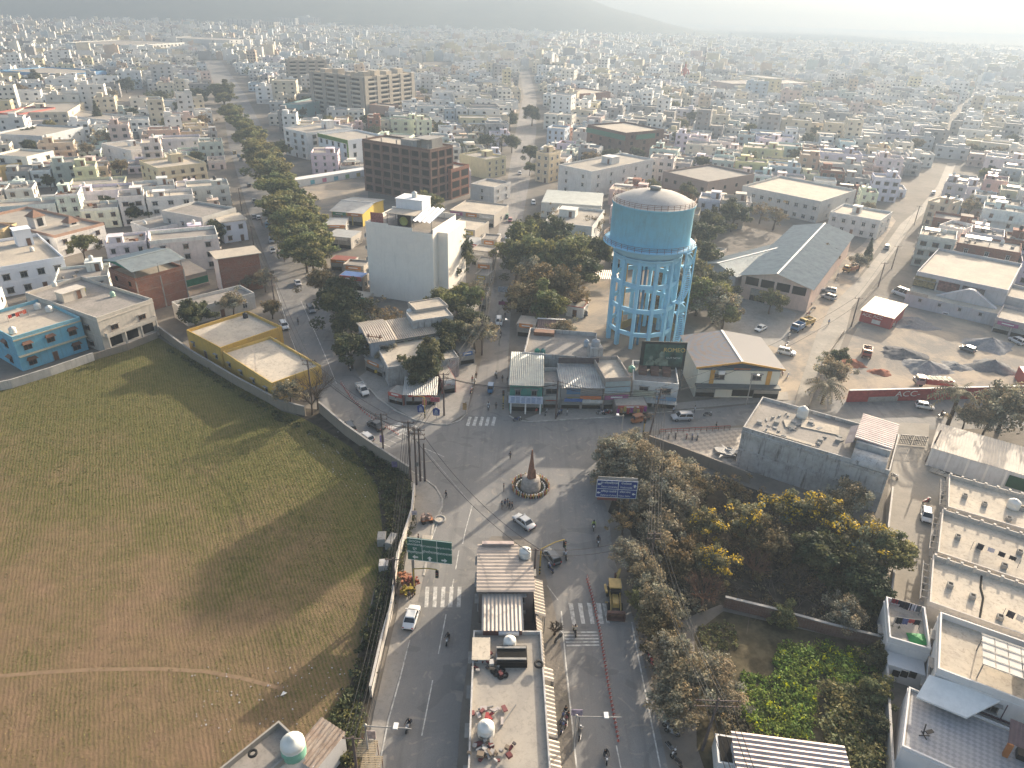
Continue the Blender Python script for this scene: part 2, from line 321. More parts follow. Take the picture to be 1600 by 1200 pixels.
struct('garden', poly((1085, 990), (1130, 955), (1370, 1010), (1385, 1075), (1385, 1230), (1090, 1230)), 0.014, gard_m)
struct('thicket_ground', poly((985, 700), (1180, 765), (1385, 830), (1375, 1000), (1125, 945), (1010, 990), (950, 800)), 0.010, soil_m)
struct('pavement', poly((560, 590), (590, 622), (650, 657), (700, 664), (730, 645), (745, 570), (700, 560), (600, 560)), 0.12, pave_m)
struct('pavement', poly((640, 735), (665, 750), (687, 772), (691, 792), (677, 822), (662, 900), (652, 945), (640, 1000), (604, 1125), (585, 1230), (562, 1230), (585, 1110), (620, 960), (646, 800)), 0.08, pave_m)
struct('pavement', poly((820, 655), (860, 640), (960, 640), (1010, 635), (1230, 612), (1232, 625), (1010, 645), (960, 651), (830, 659)), 0.10, pave_m)
struct('verge', poly((738, 950), (750, 860), (768, 838), (815, 838), (842, 860), (868, 960), (884, 1060), (895, 1140), (905, 1230), (712, 1230), (722, 1110), (730, 1040)), 0.03, g_m)
struct('verge', poly((950, 800), (958, 870), (985, 950), (1005, 1030), (1024, 1110), (1050, 1230), (1110, 1230), (1060, 1080), (1010, 930), (985, 830)), 0.03, g_m)
def kerb(pts, w=0.3, h=0.16, name='kerb'):
 mb = MB(); q = poly(*pts)
 for a, b in zip(q[:-1], q[1:]): mb.beam(a + Vector((0, 0, h / 2)), b + Vector((0, 0, h / 2)), w, h)
 tag(mb.build(name, kerb_m), kind='structure')
kerb_m = m_plain('kerb_stone', (0.46, 0.43, 0.38), 0.85, 0.2, var=0.4)
kerb([(562, 590), (590, 622), (620, 643), (650, 657), (680, 663), (700, 664), (718, 658), (730, 646)]); kerb([(640, 735), (665, 750), (680, 761), (687, 772), (691, 780), (691, 792), (684, 806), (677, 822), (662, 900)])
kerb([(796, 650), (806, 656), (830, 660), (870, 657), (960, 652), (1010, 646), (1100, 640)])
def mark(pts, z=0.03):
 mb = MB(); mb.sheet(poly(*pts), z); tag(mb.build('road_marking', marking), kind='structure')
def line(pts, w, z=0.031):
 q = poly(*pts); mb = MB()
 for a, b in zip(q[:-1], q[1:]):
  d = (b - a).normalized(); nn = Vector((-d.y, d.x, 0)) * w / 2
  mb.quad(*[(p.x, p.y, z) for p in (a - nn, b - nn, b + nn, a + nn)])
 tag(mb.build('road_marking', marking), kind='structure')
for i in range(5): mark([(661 + i * 12.6 + 2, 949), (667 + i * 12.6 + 2, 949), (671 + i * 12.6, 917), (665 + i * 12.6, 917)])
for i in range(5): mark([(728 + i * 9.8, 665), (733 + i * 9.8, 666), (737 + i * 9.6, 652), (732.5 + i * 9.6, 651)])
for i in range(4): mark([(894 + i * 14.5 - 2 * (i == 3), 975), (900 + i * 14.5, 975), (895 + i * 14.5, 943), (888 + i * 14.5, 942)])
mark([(948, 974), (953, 974), (947, 944), (941, 943)]); mark([(604, 668), (612, 673), (632, 663), (625, 659)]); mark([(616, 676), (623, 681), (642, 671), (635, 667)])
for i in range(6): mark([(590 + i * 9, 690 - i * 6), (594 + i * 9, 692 - i * 6), (612 + i * 9, 700 - i * 6), (608 + i * 9, 697 - i * 6)])
for i in range(5): line([(881 + i, 988 + i * 5.2), (934 + i * 0.6, 988 + i * 5.0)], 0.25)
line([(877, 955), (884, 1035), (892, 1112), (901, 1200)], 0.18); line([(987, 972), (998, 1030), (1007, 1075), (1018, 1130), (1034, 1210)], 0.18)
line([(640, 1000), (625, 1060), (607, 1125), (592, 1200)], 0.18); line([(738, 790), (727, 830), (723, 850)], 0.15); line([(717, 860), (712, 890)], 0.15); line([(709, 905), (700, 950)], 0.15); line([(697, 960), (685, 1022)], 0.15)
line([(676, 1063), (659, 1150)], 0.15); line([(662, 700), (694, 714)], 0.18); line([(662, 700), (735, 786)], 0.05)
line([(432, 450), (452, 520), (478, 590)], 0.15); line([(470, 470), (497, 530), (512, 565), (526, 600)], 0.15); line([(963, 1165), (970, 1200)], 0.15)
line([(655, 905), (672, 850), (690, 800)], 0.15); line([(855, 915), (872, 938)], 0.14)
line([(-20, 1058), (60, 1051), (150, 1046), (250, 1045), (320, 1049), (380, 1060), (440, 1076)], .55, .016); C.objects[-1].data.materials[0] = m_plain('trodden_path', (.25, .175, .11), .95, .1); C.objects[-1].name = 'path'
def hills():
 n = 220; mb = MB(); xs = np.linspace(-4200, 1500, n); rows = []
 hm = m_plain('wooded_hill', (0.055, 0.065, 0.04), 0.95, 0.1, var=0.4, sc=0.02)
 for j, (y, k) in enumerate(((2350, 0.0), (2550, 0.45), (2850, 0.85), (3200, 1.0), (3700, 0.7))):
  for i, x in enumerate(xs):
   t = (x + 4200) / 5700; e = min(1, max(0, (830 - x) / 900)); e = e * e * (3 - 2 * e)
   h = (150 + 14 * math.sin(x / 260.0) + 9 * math.sin(x / 97.0 + 1) + 5 * math.sin(x / 41.0 + y)) * e * k
   mb.v.append((x, y + 60 * math.sin(x / 500.0) , h - 1 if k == 0 else h))
 for j in range(4):
  for i in range(n - 1): a = j * n + i; mb.f.append((a, a + 1, a + n + 1, a + n)); mb.m.append(0); mb.sm.append(True); mb.c.append(None)
 tag(mb.build('hills', hm), kind='structure')
hills()
hz = MB(); hz.box(0, 2700, -1.0, 11800, 6200, 163);
hmat = bpy.data.materials.new('haze'); hmat.use_nodes = True; ht = hmat.node_tree; ht.nodes.clear()
pv = ht.nodes.new('ShaderNodeVolumePrincipled'); pv.inputs['Color'].default_value = (0.228, 0.284, 0.355, 1); pv.inputs['Density'].default_value = 0.00059; pv.inputs['Anisotropy'].default_value = 0.33
hout = ht.nodes.new('ShaderNodeOutputMaterial'); ht.links.new(pv.outputs[0], hout.inputs['Volume'])
tag(hz.build('haze', hmat), kind='stuff')
# ---- building kit
OCC = []           # occupied oriented rectangles (cx, cy, rz, w, d)
def rect(FL, FR, B, z):
 a, b = P(*FL, z), P(*FR, z); x = (b - a); w = x.length; x.normalize(); y = Vector((-x.y, x.x, 0))
 d = B if isinstance(B, (int, float)) else (P(*B, z) - a).dot(y)
 c = a + x * w / 2 + y * d / 2
 return c.x, c.y, math.atan2(x.y, x.x), w, d
WIN = {}
def window_mesh(w, h, style='plain'):
 k = (round(w, 1), round(h, 1), style)
 if k in WIN: return WIN[k]
 m = MB(); t = 0.09; fr = {'plain': white, 'brown': rust, 'hood': rust, 'open': conc, 'shop': steel, 'grey': steel}[style]
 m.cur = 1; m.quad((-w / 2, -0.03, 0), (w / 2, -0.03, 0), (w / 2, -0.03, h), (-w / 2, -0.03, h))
 m.cur = 0
 if style != 'open':
  for x in (-w / 2, w / 2): m.box(x, -0.04, 0, t, 0.12, h)
  for z in (-t, h): m.box(0, -0.04, z, w + t, 0.12, t)
  if style != 'shop':
   m.box(0, -0.035, 0, 0.06, 0.06, h); m.box(0, -0.036, h * 0.66, w, 0.06, 0.05)
 if style in ('plain', 'brown', 'grey'):
  m.cur = 2; m.box(0, -0.28, h + 0.12, w + 0.5, 0.6, 0.09); m.box(0, -0.1, -0.17, w + 0.3, 0.24, 0.08)
 if style == 'hood':
  m.cur = 0; a = w / 2 + 0.35
  m.add([(-a, -0.75, h + 0.05), (a, -0.75, h + 0.05), (a * 0.7, -0.02, h + 0.6), (-a * 0.7, -0.02, h + 0.6), (-a, -0.02, h + 0.0), (a, -0.02, h + 0.0)], [(0, 1, 2, 3), (0, 3, 4), (1, 5, 2), (0, 4, 5, 1)])
 if style == 'shop':
  m.cur = 3;
  for i in range(7): m.box(0, -0.05, h * 0.45 + i * h * 0.078, w - 0.1, 0.05, h * 0.06)
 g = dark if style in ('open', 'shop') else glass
 WIN[k] = m.mesh('window', [fr, g, conc, sheet_grey]); return WIN[k]
def win(root, side, W_, D_, u, z, w, h, style='plain', name='window'):
 """side f/b/l/r, u along the wall"""
 if side == 'f': loc, rz = (u, -D_ / 2, z), 0
 elif side == 'b': loc, rz = (u, D_ / 2, z), math.pi
 elif side == 'r': loc, rz = (W_ / 2, u, z), math.pi / 2
 else: loc, rz = (-W_ / 2, u, z), -math.pi / 2
 return inst(window_mesh(w, h, style), name, root, loc, rz)
DOOR = {}
def door_mesh(w=1.0, h=2.1, m=None):
 k = (w, h)
 if k not in DOOR:
  b = MB(); b.box(0, -0.03, 0, w, 0.08, h); b.cur = 1
  for x in (-w / 2 - 0.05, w / 2 + 0.05): b.box(x, -0.04, 0, 0.1, 0.12, h)
  b.box(0, -0.04, h, w + 0.2, 0.12, 0.1); b.box(w * 0.35, -0.09, h * 0.5, 0.06, 0.06, 0.14); DOOR[k] = b.mesh('door', [rust, conc])
 return DOOR[k]
def wins(root, side, W_, D_, n, floors, fh, z0=0.9, w=1.3, h=1.3, style='plain', skip=()):
 L = W_ if side in 'fb' else D_
 for f in range(floors):
  for i in range(n):
   if (f, i) in skip: continue
   win(root, side, W_, D_, (i + 0.5 - n / 2) * L / n, f * fh + z0, w, h, style)
def parapet(mb, W_, D_, z, h=0.9, t=0.2, gap=None):
 mb.box(0, -D_ / 2 + t / 2, z, W_, t, h); mb.box(0, D_ / 2 - t / 2, z, W_, t, h)
 mb.box(-W_ / 2 + t / 2, 0, z, t, D_ - 2 * t, h); mb.box(W_ / 2 - t / 2, 0, z, t, D_ - 2 * t, h)
def building(name, label, cat, rc, H, floors=2, col=(0.6, 0.58, 0.52), wm=None, rm=None, pp=0.9, bands=True, nf=3, nl=2, nr=2, nb=0, style='plain', ww=1.3, wh=1.3, room=None, balcony=False, group=None, doors=True, pcol=None, occ=True, gf='win', z0=0.9):
 """flat-roofed building: wall, parapet, roof, windows, door, stair room and balcony as its parts"""
 cx, cy, rz, W_, D_ = rc; fh = H / floors; wm = wm or paint
 if occ: OCC.append((cx, cy, rz, W_, D_))
 t = thing(name, label, cat, (cx, cy, 0), rz, group)
 m = MB(); m.box(0, 0, -0.3, W_, D_, H + 0.3)
 if bands:
  for k in range(1, floors + 1): m.box(0, 0, k * fh - 0.3, W_ + 0.16, D_ + 0.16, 0.28)
 m.build('wall', wm, t, col=col)
 MB().box(0, 0, H, W_ - 0.3, D_ - 0.3, 0.06).build('roof', rm or roof_c, t)
 if pp > 0:
  m = MB(); parapet(m, W_, D_, H, pp); m.build('parapet', wm, t, col=pcol or col)
 f0 = 1 if gf != 'win' else 0
 if nf: wins(t, 'f', W_, D_, nf, floors, fh, z0, ww, wh, style, [(0, i) for i in range(nf)] if f0 else ([(0, nf // 2)] if doors else ()))
 if nl: wins(t, 'l', W_, D_, nl, floors, fh, z0, ww, wh, style)
 if nr: wins(t, 'r', W_, D_, nr, floors, fh, z0, ww, wh, style)
 if nb: wins(t, 'b', W_, D_, nb, floors, fh, z0, ww, wh, style)
 if gf == 'shop':
  for i in range(max(1, int(W_ / 3.6))):
   k = max(1, int(W_ / 3.6)); win(t, 'f', W_, D_, (i + 0.5 - k / 2) * W_ / k, 0.1, W_ / k - 0.5, fh * 0.72, 'shop', 'shutter')
  sr = random.Random(label); nb2 = max(1, int(W_ / 5))
  for i in range(nb2):
   c = sr.choice(((.42, .08, .06), (.06, .14, .34), (.5, .38, .08), (.55, .53, .5), (.08, .25, .14), (.5, .2, .06), (.3, .08, .2))); bx = MB(); bx.box((i + .5 - nb2 / 2) * W_ / nb2, -D_ / 2 - .22, fh * .74, W_ / nb2 * sr.uniform(.6, .95), .14, min(1.3, fh * .3)); bo = bx.build('sign_board', ocm, t, col=c); bx = MB(); bx.box((i + .5 - nb2 / 2) * W_ / nb2, -D_ / 2 - .3, fh * .74 + .4, W_ / nb2 * .45, .02, .3); bx.build('lettering', white, bo)
 elif doors and nf: inst(door_mesh(), 'door', t, ((nf // 2 + 0.5 - nf / 2) * W_ / nf, -D_ / 2, 0.05))
 if room:
  rx, ry, rw, rd, rh = room; m = MB(); m.box(rx, ry, H + 0.06, rw, rd, rh); m.box(rx, ry, H + 0.06 + rh, rw + 0.5, rd + 0.5, 0.16)
  s = m.build('stair_room', wm, t, col=col); inst(door_mesh(), 'door', s, (rx + rw * 0.2, ry - rd / 2, H + 0.08))
 if balcony:
  for k in range(1, floors):
   m = MB(); m.box(0, -D_ / 2 - 0.6, k * fh - 0.15, W_ * 0.9, 1.2, 0.15); m.box(0, -D_ / 2 - 1.16, k * fh + 0.002, W_ * 0.9, 0.09, 0.85)
   for s in (-1, 1): m.box(s * (W_ * 0.45 - 0.05), -D_ / 2 - 0.58, k * fh + 0.001, 0.09, 1.05, 0.85)
   m.build('balcony', wm, t, col=pcol or col)
 return t, W_, D_, H
def gable(t, W_, D_, z, rise, mat, along='y', ov=0.5, pitch=0.5, amp=0.05, name='roof', ridge=None):
 """corrugated gable roof; ridge along local y (from the front) or x"""
 m = MB(); w, d = W_ / 2 + ov, D_ / 2 + ov
 if along == 'y':
  m.corrug((-w, -d, z), (-w, d, z), (0, d, z + rise), (0, -d, z + rise), pitch, amp); m.corrug((w, -d, z), (w, d, z), (0, d, z + rise), (0, -d, z + rise), pitch, amp)
  g = [((-W_ / 2, y, z - 0.3), (W_ / 2, y, z - 0.3), (0, y, z + rise - 0.12)) for y in (-D_ / 2 + 0.02, D_ / 2 - 0.02)]; rg = ((0, -d, z + rise + 0.06), (0, d, z + rise + 0.06))
 else:
  m.corrug((-w, -d, z), (w, -d, z), (w, 0, z + rise), (-w, 0, z + rise), pitch, amp); m.corrug((-w, d, z), (w, d, z), (w, 0, z + rise), (-w, 0, z + rise), pitch, amp)
  g = [((x, -D_ / 2, z - 0.3), (x, D_ / 2, z - 0.3), (x, 0, z + rise - 0.12)) for x in (-W_ / 2 + 0.02, W_ / 2 - 0.02)]; rg = ((-w, 0, z + rise + 0.06), (w, 0, z + rise + 0.06))
 r = m.build(name, mat, t); mb = MB(); mb.beam(rg[0], rg[1], 0.5, 0.1); mb.build('ridge_cap', ridge or white, r)
 m = MB()
 for q in g: m.add(list(q), [(0, 1, 2)])
 return m, r
TANKM = {}
def tank_mesh(r=0.6, h=1.3):
 k = (r, h)
 if k not in TANKM:
  m = MB(); m.lathe([(0.02, 0), (r, 0), (r, h * 0.28), (r * 0.95, h * 0.31), (r, h * 0.34), (r, h * 0.58), (r * 0.95, h * 0.61), (r, h * 0.64), (r * 0.98, h * 0.8), (r * 0.7, h * 0.93), (r * 0.32, h), (r * 0.32, h * 1.06), (0.02, h * 1.08)], n=14); TANKM[k] = m.mesh('water_tank', tankm)
 return TANKM[k]
TW = (0.62, 0.61, 0.57)
def tank(x, y, z, label, col=TW, r=0.6, h=1.3, group='plastic water tanks on the rooftops'):
 o = inst(tank_mesh(r, h), 'water_tank', None, (x, y, z), 0, (1, 1, 1), col); return tag(o, label, 'water tank', group)
def on(t, x, y, z):
 c, s = math.cos(t.rotation_euler[2]), math.sin(t.rotation_euler[2]); return (t.location[0] + x * c - y * s, t.location[1] + x * s + y * c, z)
def text(s, size, mat, loc, rot, parent, name='lettering', al='CENTER', ext=0.01, sx=1.0):
 cu = bpy.data.curves.new(name, 'FONT'); cu.body = s; cu.size = size; cu.align_x = al; cu.align_y = 'CENTER'; cu.extrude = ext
 tmp = bpy.data.objects.new(name, cu); C.objects.link(tmp); dg = bpy.context.evaluated_depsgraph_get(); me = bpy.data.meshes.new_from_object(tmp.evaluated_get(dg))
 bpy.data.objects.remove(tmp); me.materials.clear(); me.materials.append(mat)
 o = bpy.data.objects.new(name, me); C.objects.link(o); o.location = loc; o.rotation_euler = rot; o.scale = (sx, 1, 1)
 if parent is not None: o.parent = parent
 return o
WHT, CRM, BLU, YEL, PNK, GRY = (0.77, 0.75, 0.71), (0.68, 0.60, 0.46), (0.17, 0.42, 0.55), (0.56, 0.36, 0.085), (0.58, 0.40, 0.36), (0.40, 0.39, 0.37)
# ---- houses on the left, beyond the field
t, w, d, H = building('blue_house', 'sky blue two-storey house with brown window hoods at the field edge', 'house', rect((20, 532), (126, 500), (69, 470), 7.6), 7.6, 2, BLU, nf=3, nl=2, nr=2, style='hood', ww=1.6, wh=1.3, pp=0.8, pcol=(0.22, 0.46, 0.56), rm=roof_pale)
m = MB(); m.box(0, -d / 2 - 0.5, 3.6, w, 1.0, 0.14); m.box(0, -d / 2 - 0.12, 7.3, w + 0.1, 0.1, 0.3); m.build('cornice', paint, t, col=(0.55, 0.48, 0.33))
for i, (x, y) in enumerate(((w * 0.30, d * 0.25), (w * 0.36, d * 0.05), (-w * 0.38, -d * 0.3))): tank(*on(t, x, y, 7.7), ('white water tank at the back corner of the blue house roof', 'white water tank nearer the front of the pair on the blue house', 'lone white water tank at the front corner of the blue house roof')[i], r=0.75, h=1.5)
def laundry(t, label, pts, H, cols):
 o = thing('washing_line', label, 'laundry', on(t, pts[0][0], pts[0][1], H), t.rotation_euler[2]); a = Vector((0, 0, 0)); b = Vector((pts[1][0] - pts[0][0], pts[1][1] - pts[0][1], 0))
 m = MB();
 for p in (a, b): m.beam(p, p + Vector((0, 0, 1.7)), 0.06)
 m.beam(a + Vector((0, 0, 1.65)), b + Vector((0, 0, 1.65)), 0.02); m.build('line', steel, o)
 for i, c in enumerate(cols):
  p = a.lerp(b, (i + 0.7) / (len(cols) + 0.4)); u = (b - a).normalized(); m = MB(); hh = random.uniform(0.6, 1.3); ww = 0.42
  n_ = Vector((-u.y, u.x, 0)) * 0.12
  for k in range(4):
   s0, s1 = (k / 4 - 0.5) * 2 * ww, ((k + 1) / 4 - 0.5) * 2 * ww; e0, e1 = n_ * (k % 2) , n_ * ((k + 1) % 2)
   m.quad(p + u * s0 + e0 * 0.2 + Vector((0, 0, 1.64)), p + u * s1 + e1 * 0.2 + Vector((0, 0, 1.64)), p + u * s1 + e1 + Vector((0, 0, 1.64 - hh)), p + u * s0 + e0 + Vector((0, 0, 1.64 - hh)))
  m.build('garment', clothm, o, col=c)
laundry(t, 'washing line of red clothes on the blue house roof', ((-3.4, 1.5), (1.2, 2.4)), 7.68, [(0.35, 0.06, 0.05), (0.03, 0.03, 0.05), (0.4, 0.08, 0.06), (0.35, 0.12, 0.09), (0.4, 0.1, 0.07)])
t, w, d, H = building('house', 'cream two-storey house with open verandas beside the blue house', 'house', rect((152, 502), (239, 472), (150, 430), 8.2), 8.2, 2, (0.56, 0.51, 0.44), nf=2, nl=3, nr=2, style='brown', ww=1.7, wh=1.2, pp=0.9, rm=roof_dark, room=(-2.2, 3.5, 5.5, 3.2, 2.3), balcony=True, gf='open', doors=False)
m = MB()
for i in range(4): m.box((i - 1.5) * w * 0.29, -d / 2 - 1.05, 0, 0.35, 0.35, 4.0)
m.box(0, -d / 2 - 0.5, 0.0, w * 0.95, 1.3, 0.9); m.build('veranda', paint, t, col=(0.56, 0.51, 0.44))
for i in range(3): win(t, 'f', w, d, (i - 1) * w * 0.29, 1.1, w * 0.24, 2.2, 'open', 'opening')
for i, (x, y, c, l) in enumerate(((w * 0.28, -d * 0.12, (0.35, 0.5, 0.38), 'pale green water tank in the middle of the cream veranda house roof'), (w * 0.02, d * 0.2, (0.18, 0.42, 0.26), 'green water tank beside the stair room of the cream veranda house'), (w * 0.15, d * 0.2, (0.55, 0.52, 0.14), 'yellow water tank next to a green one on the cream veranda house'), (-w * 0.22, d * 0.27, TW, 'white water tank on top of the stair room of the cream veranda house'))): tank(*on(t, x, y, 8.3 + (2.5 if i == 3 else 0)), l, c)
t, w, d, H = building('brick_house', 'bare red brick house under an open green-edged metal roof', 'house', rect((212, 440), (286, 420), (172, 422), 9.0), 9.0, 3, wm=brick, nf=0, nl=2, nr=0, style='open', pp=0.8, doors=False)
m = MB()
for k in (0, 1, 2): m.box(0, 0, k * 3 + 2.7, w + 0.1, d + 0.1, 0.3)
for x in (-w / 2, 0, w / 2): m.box(x, -d / 2 - 0.03, 0, 0.35, 0.1, 9)
m.build('frame', conc, t)
m = MB()
for x in (-w / 2 + .2, 0, w / 2 - .2):
 for y in (-d / 2 + .2, d / 2 - .2): m.beam((x, y, 9), (x, y, 12.2), 0.16)
m.build('roof_post', steel, t); gm_, r = gable(t, w, d, 11.9, 1.3, sheet_green, 'x', 0.8, 0.4, ridge=sheet_green); gm_.build('gable_end', m_plain('green_paint', (0.05, 0.22, 0.16)), t)
B = lambda *a, **k: building(*a, **k)
t, w, d, H = B('house', 'white two-storey house with square stair tower left of the brick house', 'house', rect((-8, 424), (100, 405), (40, 372), 7.6), 7.6, 2, (0.74, 0.76, 0.80), nf=4, nl=2, nr=1, style='grey', ww=1.6, wh=1.5, room=(3.4, 7.5, 4.2, 4.2, 4.8), rm=roof_pale, wm=paint_clean)
tank(*on(t, w * 0.2, -d * 0.05, 7.7), 'white water tank on the white house with the square stair tower')
t, w, d, H = B('house', 'white house with brown pyramid roofs and red-banded side wall', 'house', rect((86, 372), (163, 352), (50, 325), 6.6), 6.6, 2, (0.74, 0.71, 0.67), nf=3, nl=5, nr=2, style='brown', pcol=(0.45, 0.28, 0.2))
for x, y, s, z in ((-w * .2, -d * .1, 4.6, 3.6), (w * .18, -d * .28, 4.2, 1.2)):
 m = MB(); m.box(x, y, 6.66, s * .8, s * .8, z); r0 = m.build('turret', paint, t, col=(0.64, 0.62, 0.58)); m = MB(); m.box(x, y, 6.66 + z, s, s, 1.9, 0, s * .47, s * .47); m.build('pyramid_roof', m_plain('brown_tiles', (0.26, 0.15, 0.10)), r0)
 m = MB(); m.box(x, y - s * .4 - .03, 7.2, s * .4, .06, max(.6, z - 1.1)); m.build('pane', glass, r0)
B('house', 'ochre two-storey house with deep eaves beside the pyramid-roofed house', 'house', rect((-22, 374), (27, 352), (-12, 330), 6.5), 6.5, 2, (0.52, 0.40, 0.22), nf=2, nl=1, style='brown')
t, w, d, H = B('house', 'long low white house behind the brick house with plain flat roof', 'house', rect((234, 362), (301, 348), (268, 338), 4.6), 4.6, 1, WHT, nf=3, nl=1, ww=1.6, room=None, rm=roof_dark)
tank(*on(t, -w * .3, d * .2, 4.7), 'white water tank on the long low white house')
B('house', 'tall grey-white house with mossy roof facing the avenue trees', 'house', rect((316, 344), (369, 328), (291, 322), 8.2), 8.2, 2, (0.50, 0.49, 0.46), nf=2, nl=3, rm=roof_dark)
t, w, d, H = B('house', 'narrow pale blue two-storey house with overhanging roof slab', 'house', rect((346, 348), (384, 343), (331, 339), 7.2), 7.2, 2, (0.66, 0.71, 0.77), nf=2, nl=1, pp=0, style='brown', wm=paint_clean)
MB().box(0, 0, 7.25, w + 1.2, d + 1.2, 0.2).build('roof_slab', roof_pale, t)
t, w, d, H = B('brick_house', 'three-storey brick house with white side wall and tan overhanging roof', 'house', rect((340, 405), (404, 396), (321, 396), 10.6), 10.6, 3, wm=brick, nf=0, nl=0, nr=0, pp=0, doors=False, bands=True)
MB().box(-w / 2 - .06, 0, 0, .1, d - .02, 10.5).build('side_wall', white, t); MB().box(0, 0, 10.66, w + 1.4, d + 1.2, 0.2).build('roof_slab', roof_pale, t)
t = thing('open_shed', 'open shed with green canvas side beside the brick houses', 'shed', (*rect((284, 432), (324, 422), (278, 408), 4.5)[:2], 0), rect((284, 432), (324, 422), (278, 408), 4.5)[2]); cx, cy, rz, w, d = rect((284, 432), (324, 422), (278, 408), 4.5); OCC.append((cx, cy, rz, w, d))
m = MB(); m.corrug((-w / 2, -d / 2, 4.3), (w / 2, -d / 2, 4.3), (w / 2, d / 2, 5.0), (-w / 2, d / 2, 5.0), .4); m.build('roof', sheet_tan, t)
m = MB(); [m.beam((x, y, 0), (x, y, 4.4), .15) for x in (-w / 2 + .2, w / 2 - .2) for y in (-d / 2 + .2, d / 2 - .2)]; m.build('post', steel, t); MB().box(0, -d / 2 + .1, 1.0, w - .4, .06, 2.0).build('canvas', m_plain('green_canvas', (0.02, 0.16, 0.10)), t); MB().box(0, -d / 2, 0, w, .2, .9).build('wall', conc, t)
t, w, d, H = B('low_house', 'low flat concrete house with white parapet behind the yellow house', 'house', rect((290, 490), (398, 462), (262, 478), 3.6), 3.6, 1, (0.6, 0.57, 0.52), nf=3, nl=1, rm=roof_dark, wm=paint)
rc = rect((292, 520), (345, 548), (385, 489), 4.6)
t, w, d, H = B('yellow_house', 'long yellow single-storey house with two roof terraces beside the avenue', 'house', rc, 4.6, 1, YEL, nf=3, nl=3, nr=3, style='grey', ww=.8, wh=.9, pp=.8, rm=roof_pale, bands=False, z0=2.0)
r2 = rect((348, 553), (425, 603), (436, 537), 3.8); OCC.append(r2); iv = Matrix.Rotation(-rc[2], 3, 'Z')
off = iv @ Vector((r2[0] - rc[0], r2[1] - rc[1], 0)); m = MB(); m.box(off.x, off.y, -.3, r2[3], r2[4], 4.1, r2[2] - rc[2]); m.build('annexe', paint, t, col=YEL)
MB().box(off.x, off.y, 3.8, r2[3] - .3, r2[4] - .3, .06, r2[2] - rc[2]).build('annexe_roof', roof_pale, t)
q = MB(); parapet(q, r2[3], r2[4], 3.8, .7); q.xf(Matrix.Translation((off.x, off.y, 0)) @ Matrix.Rotation(r2[2] - rc[2], 4, 'Z')); q.build('annexe_parapet', paint, t, col=(0.6, 0.41, 0.12))
for k in range(4):
 u = Matrix.Rotation(r2[2] - rc[2], 3, 'Z') @ Vector(((k - 1.5) * r2[3] / 4, -r2[4] / 2, 0)); inst(window_mesh(.8, .9, 'grey'), 'window', t, (off.x + u.x, off.y + u.y, 1.6), r2[2] - rc[2])
tank(*on(t, -w * .35, d * .38, 4.7), 'black water tank on the yellow house roof', (0.03, 0.03, 0.035))
# ---- further left
B('house', 'long beige three-storey house with awning along its top floor', 'house', rect((22, 178), (106, 177), (30, 162), 9.0), 9.0, 3, CRM, nf=6, nl=2, ww=1.8, room=(-6, 2, 5, 4, 2.5))
B('house', 'pink three-storey house with red balcony frames beside the beige awning house', 'house', rect((-10, 178), (30, 180), (8, 166), 9.2), 9.2, 3, PNK, nf=3, nr=1, style='brown', balcony=True, pcol=(0.4, 0.12, 0.1))
B('house', 'tall off-white cube house with large windows above the pyramid-roofed house', 'house', rect((42, 248), (84, 238), (36, 234), 9.4), 9.4, 3, (0.76, 0.74, 0.66), nf=2, nl=2, ww=2.0, wh=1.5, style='grey')
B('house', 'peach house with flowered terrace adjoining the off-white cube house', 'house', rect((85, 258), (126, 250), (82, 238), 6.6), 6.6, 2, (0.58, 0.40, 0.26), nf=2, nl=0, style='brown', pcol=(0.5, 0.3, 0.27))
B('house', 'yellow ochre house with shaded windows left of the off-white cube house', 'house', rect((0, 262), (40, 256), (-8, 246), 6.8), 6.8, 2, (0.56, 0.43, 0.2), nf=2, style='brown')
t, w, d, H = B('house', 'large cream three-storey house with wrapped balconies near the avenue', 'house', rect((246, 266), (322, 257), (214, 254), 9.6), 9.6, 3, (0.60, 0.52, 0.36), nf=5, nl=3, style='brown', balcony=True, room=(2.5, 3.0, 5, 4.5, 3.4), rm=roof_pale)
for i in (0, 1): tank(*on(t, 1 + i * 2.2, 3.6, 13.3), ('first of two white water tanks atop the cream balcony house', 'second of two white water tanks atop the cream balcony house, near the stair edge')[i], r=.8, h=1.6)
B('house', 'low white house with tan gable patches among dark firs', 'house', rect((170, 190), (212, 184), (168, 170), 6.0), 6.0, 2, WHT, nf=3, nl=1)
B('house', 'grey-blue block with plain side wall next to the dark fir', 'house', rect((66, 215), (130, 200), (62, 196), 8.2), 8.2, 2, (0.50, 0.53, 0.55), nf=4, nl=2)
B('house', 'white terrace house with clustered roof rooms below the cream flowering tree', 'house', rect((205, 238), (250, 232), (195, 222), 7.0), 7.0, 2, WHT, nf=2, nl=2, room=(2, 2, 3, 3, 2.4))
B('blue_building', 'bright blue two-storey building amid far white houses', 'house', rect((98, 118), (166, 112), (96, 104), 8.0), 8.0, 2, (0.12, 0.28, 0.55), nf=5, nl=2, pcol=(0.13, 0.35, 0.6))
B('school_building', 'long white-banded school block beyond the far trees', 'school', rect((206, 72), (288, 67), (205, 62), 12), 12, 3, (0.66, 0.66, 0.62), nf=14, nl=2, nr=2, ww=3.2, wh=1.6, style='grey', wm=paint_clean)
B('apartment_building', 'white four-storey apartment building with gridded balconies far left', 'apartments', rect((358, 64), (395, 62), (358, 55), 15), 15, 5, (0.7, 0.69, 0.66), nf=5, ww=2.6, wh=1.8, balcony=True)
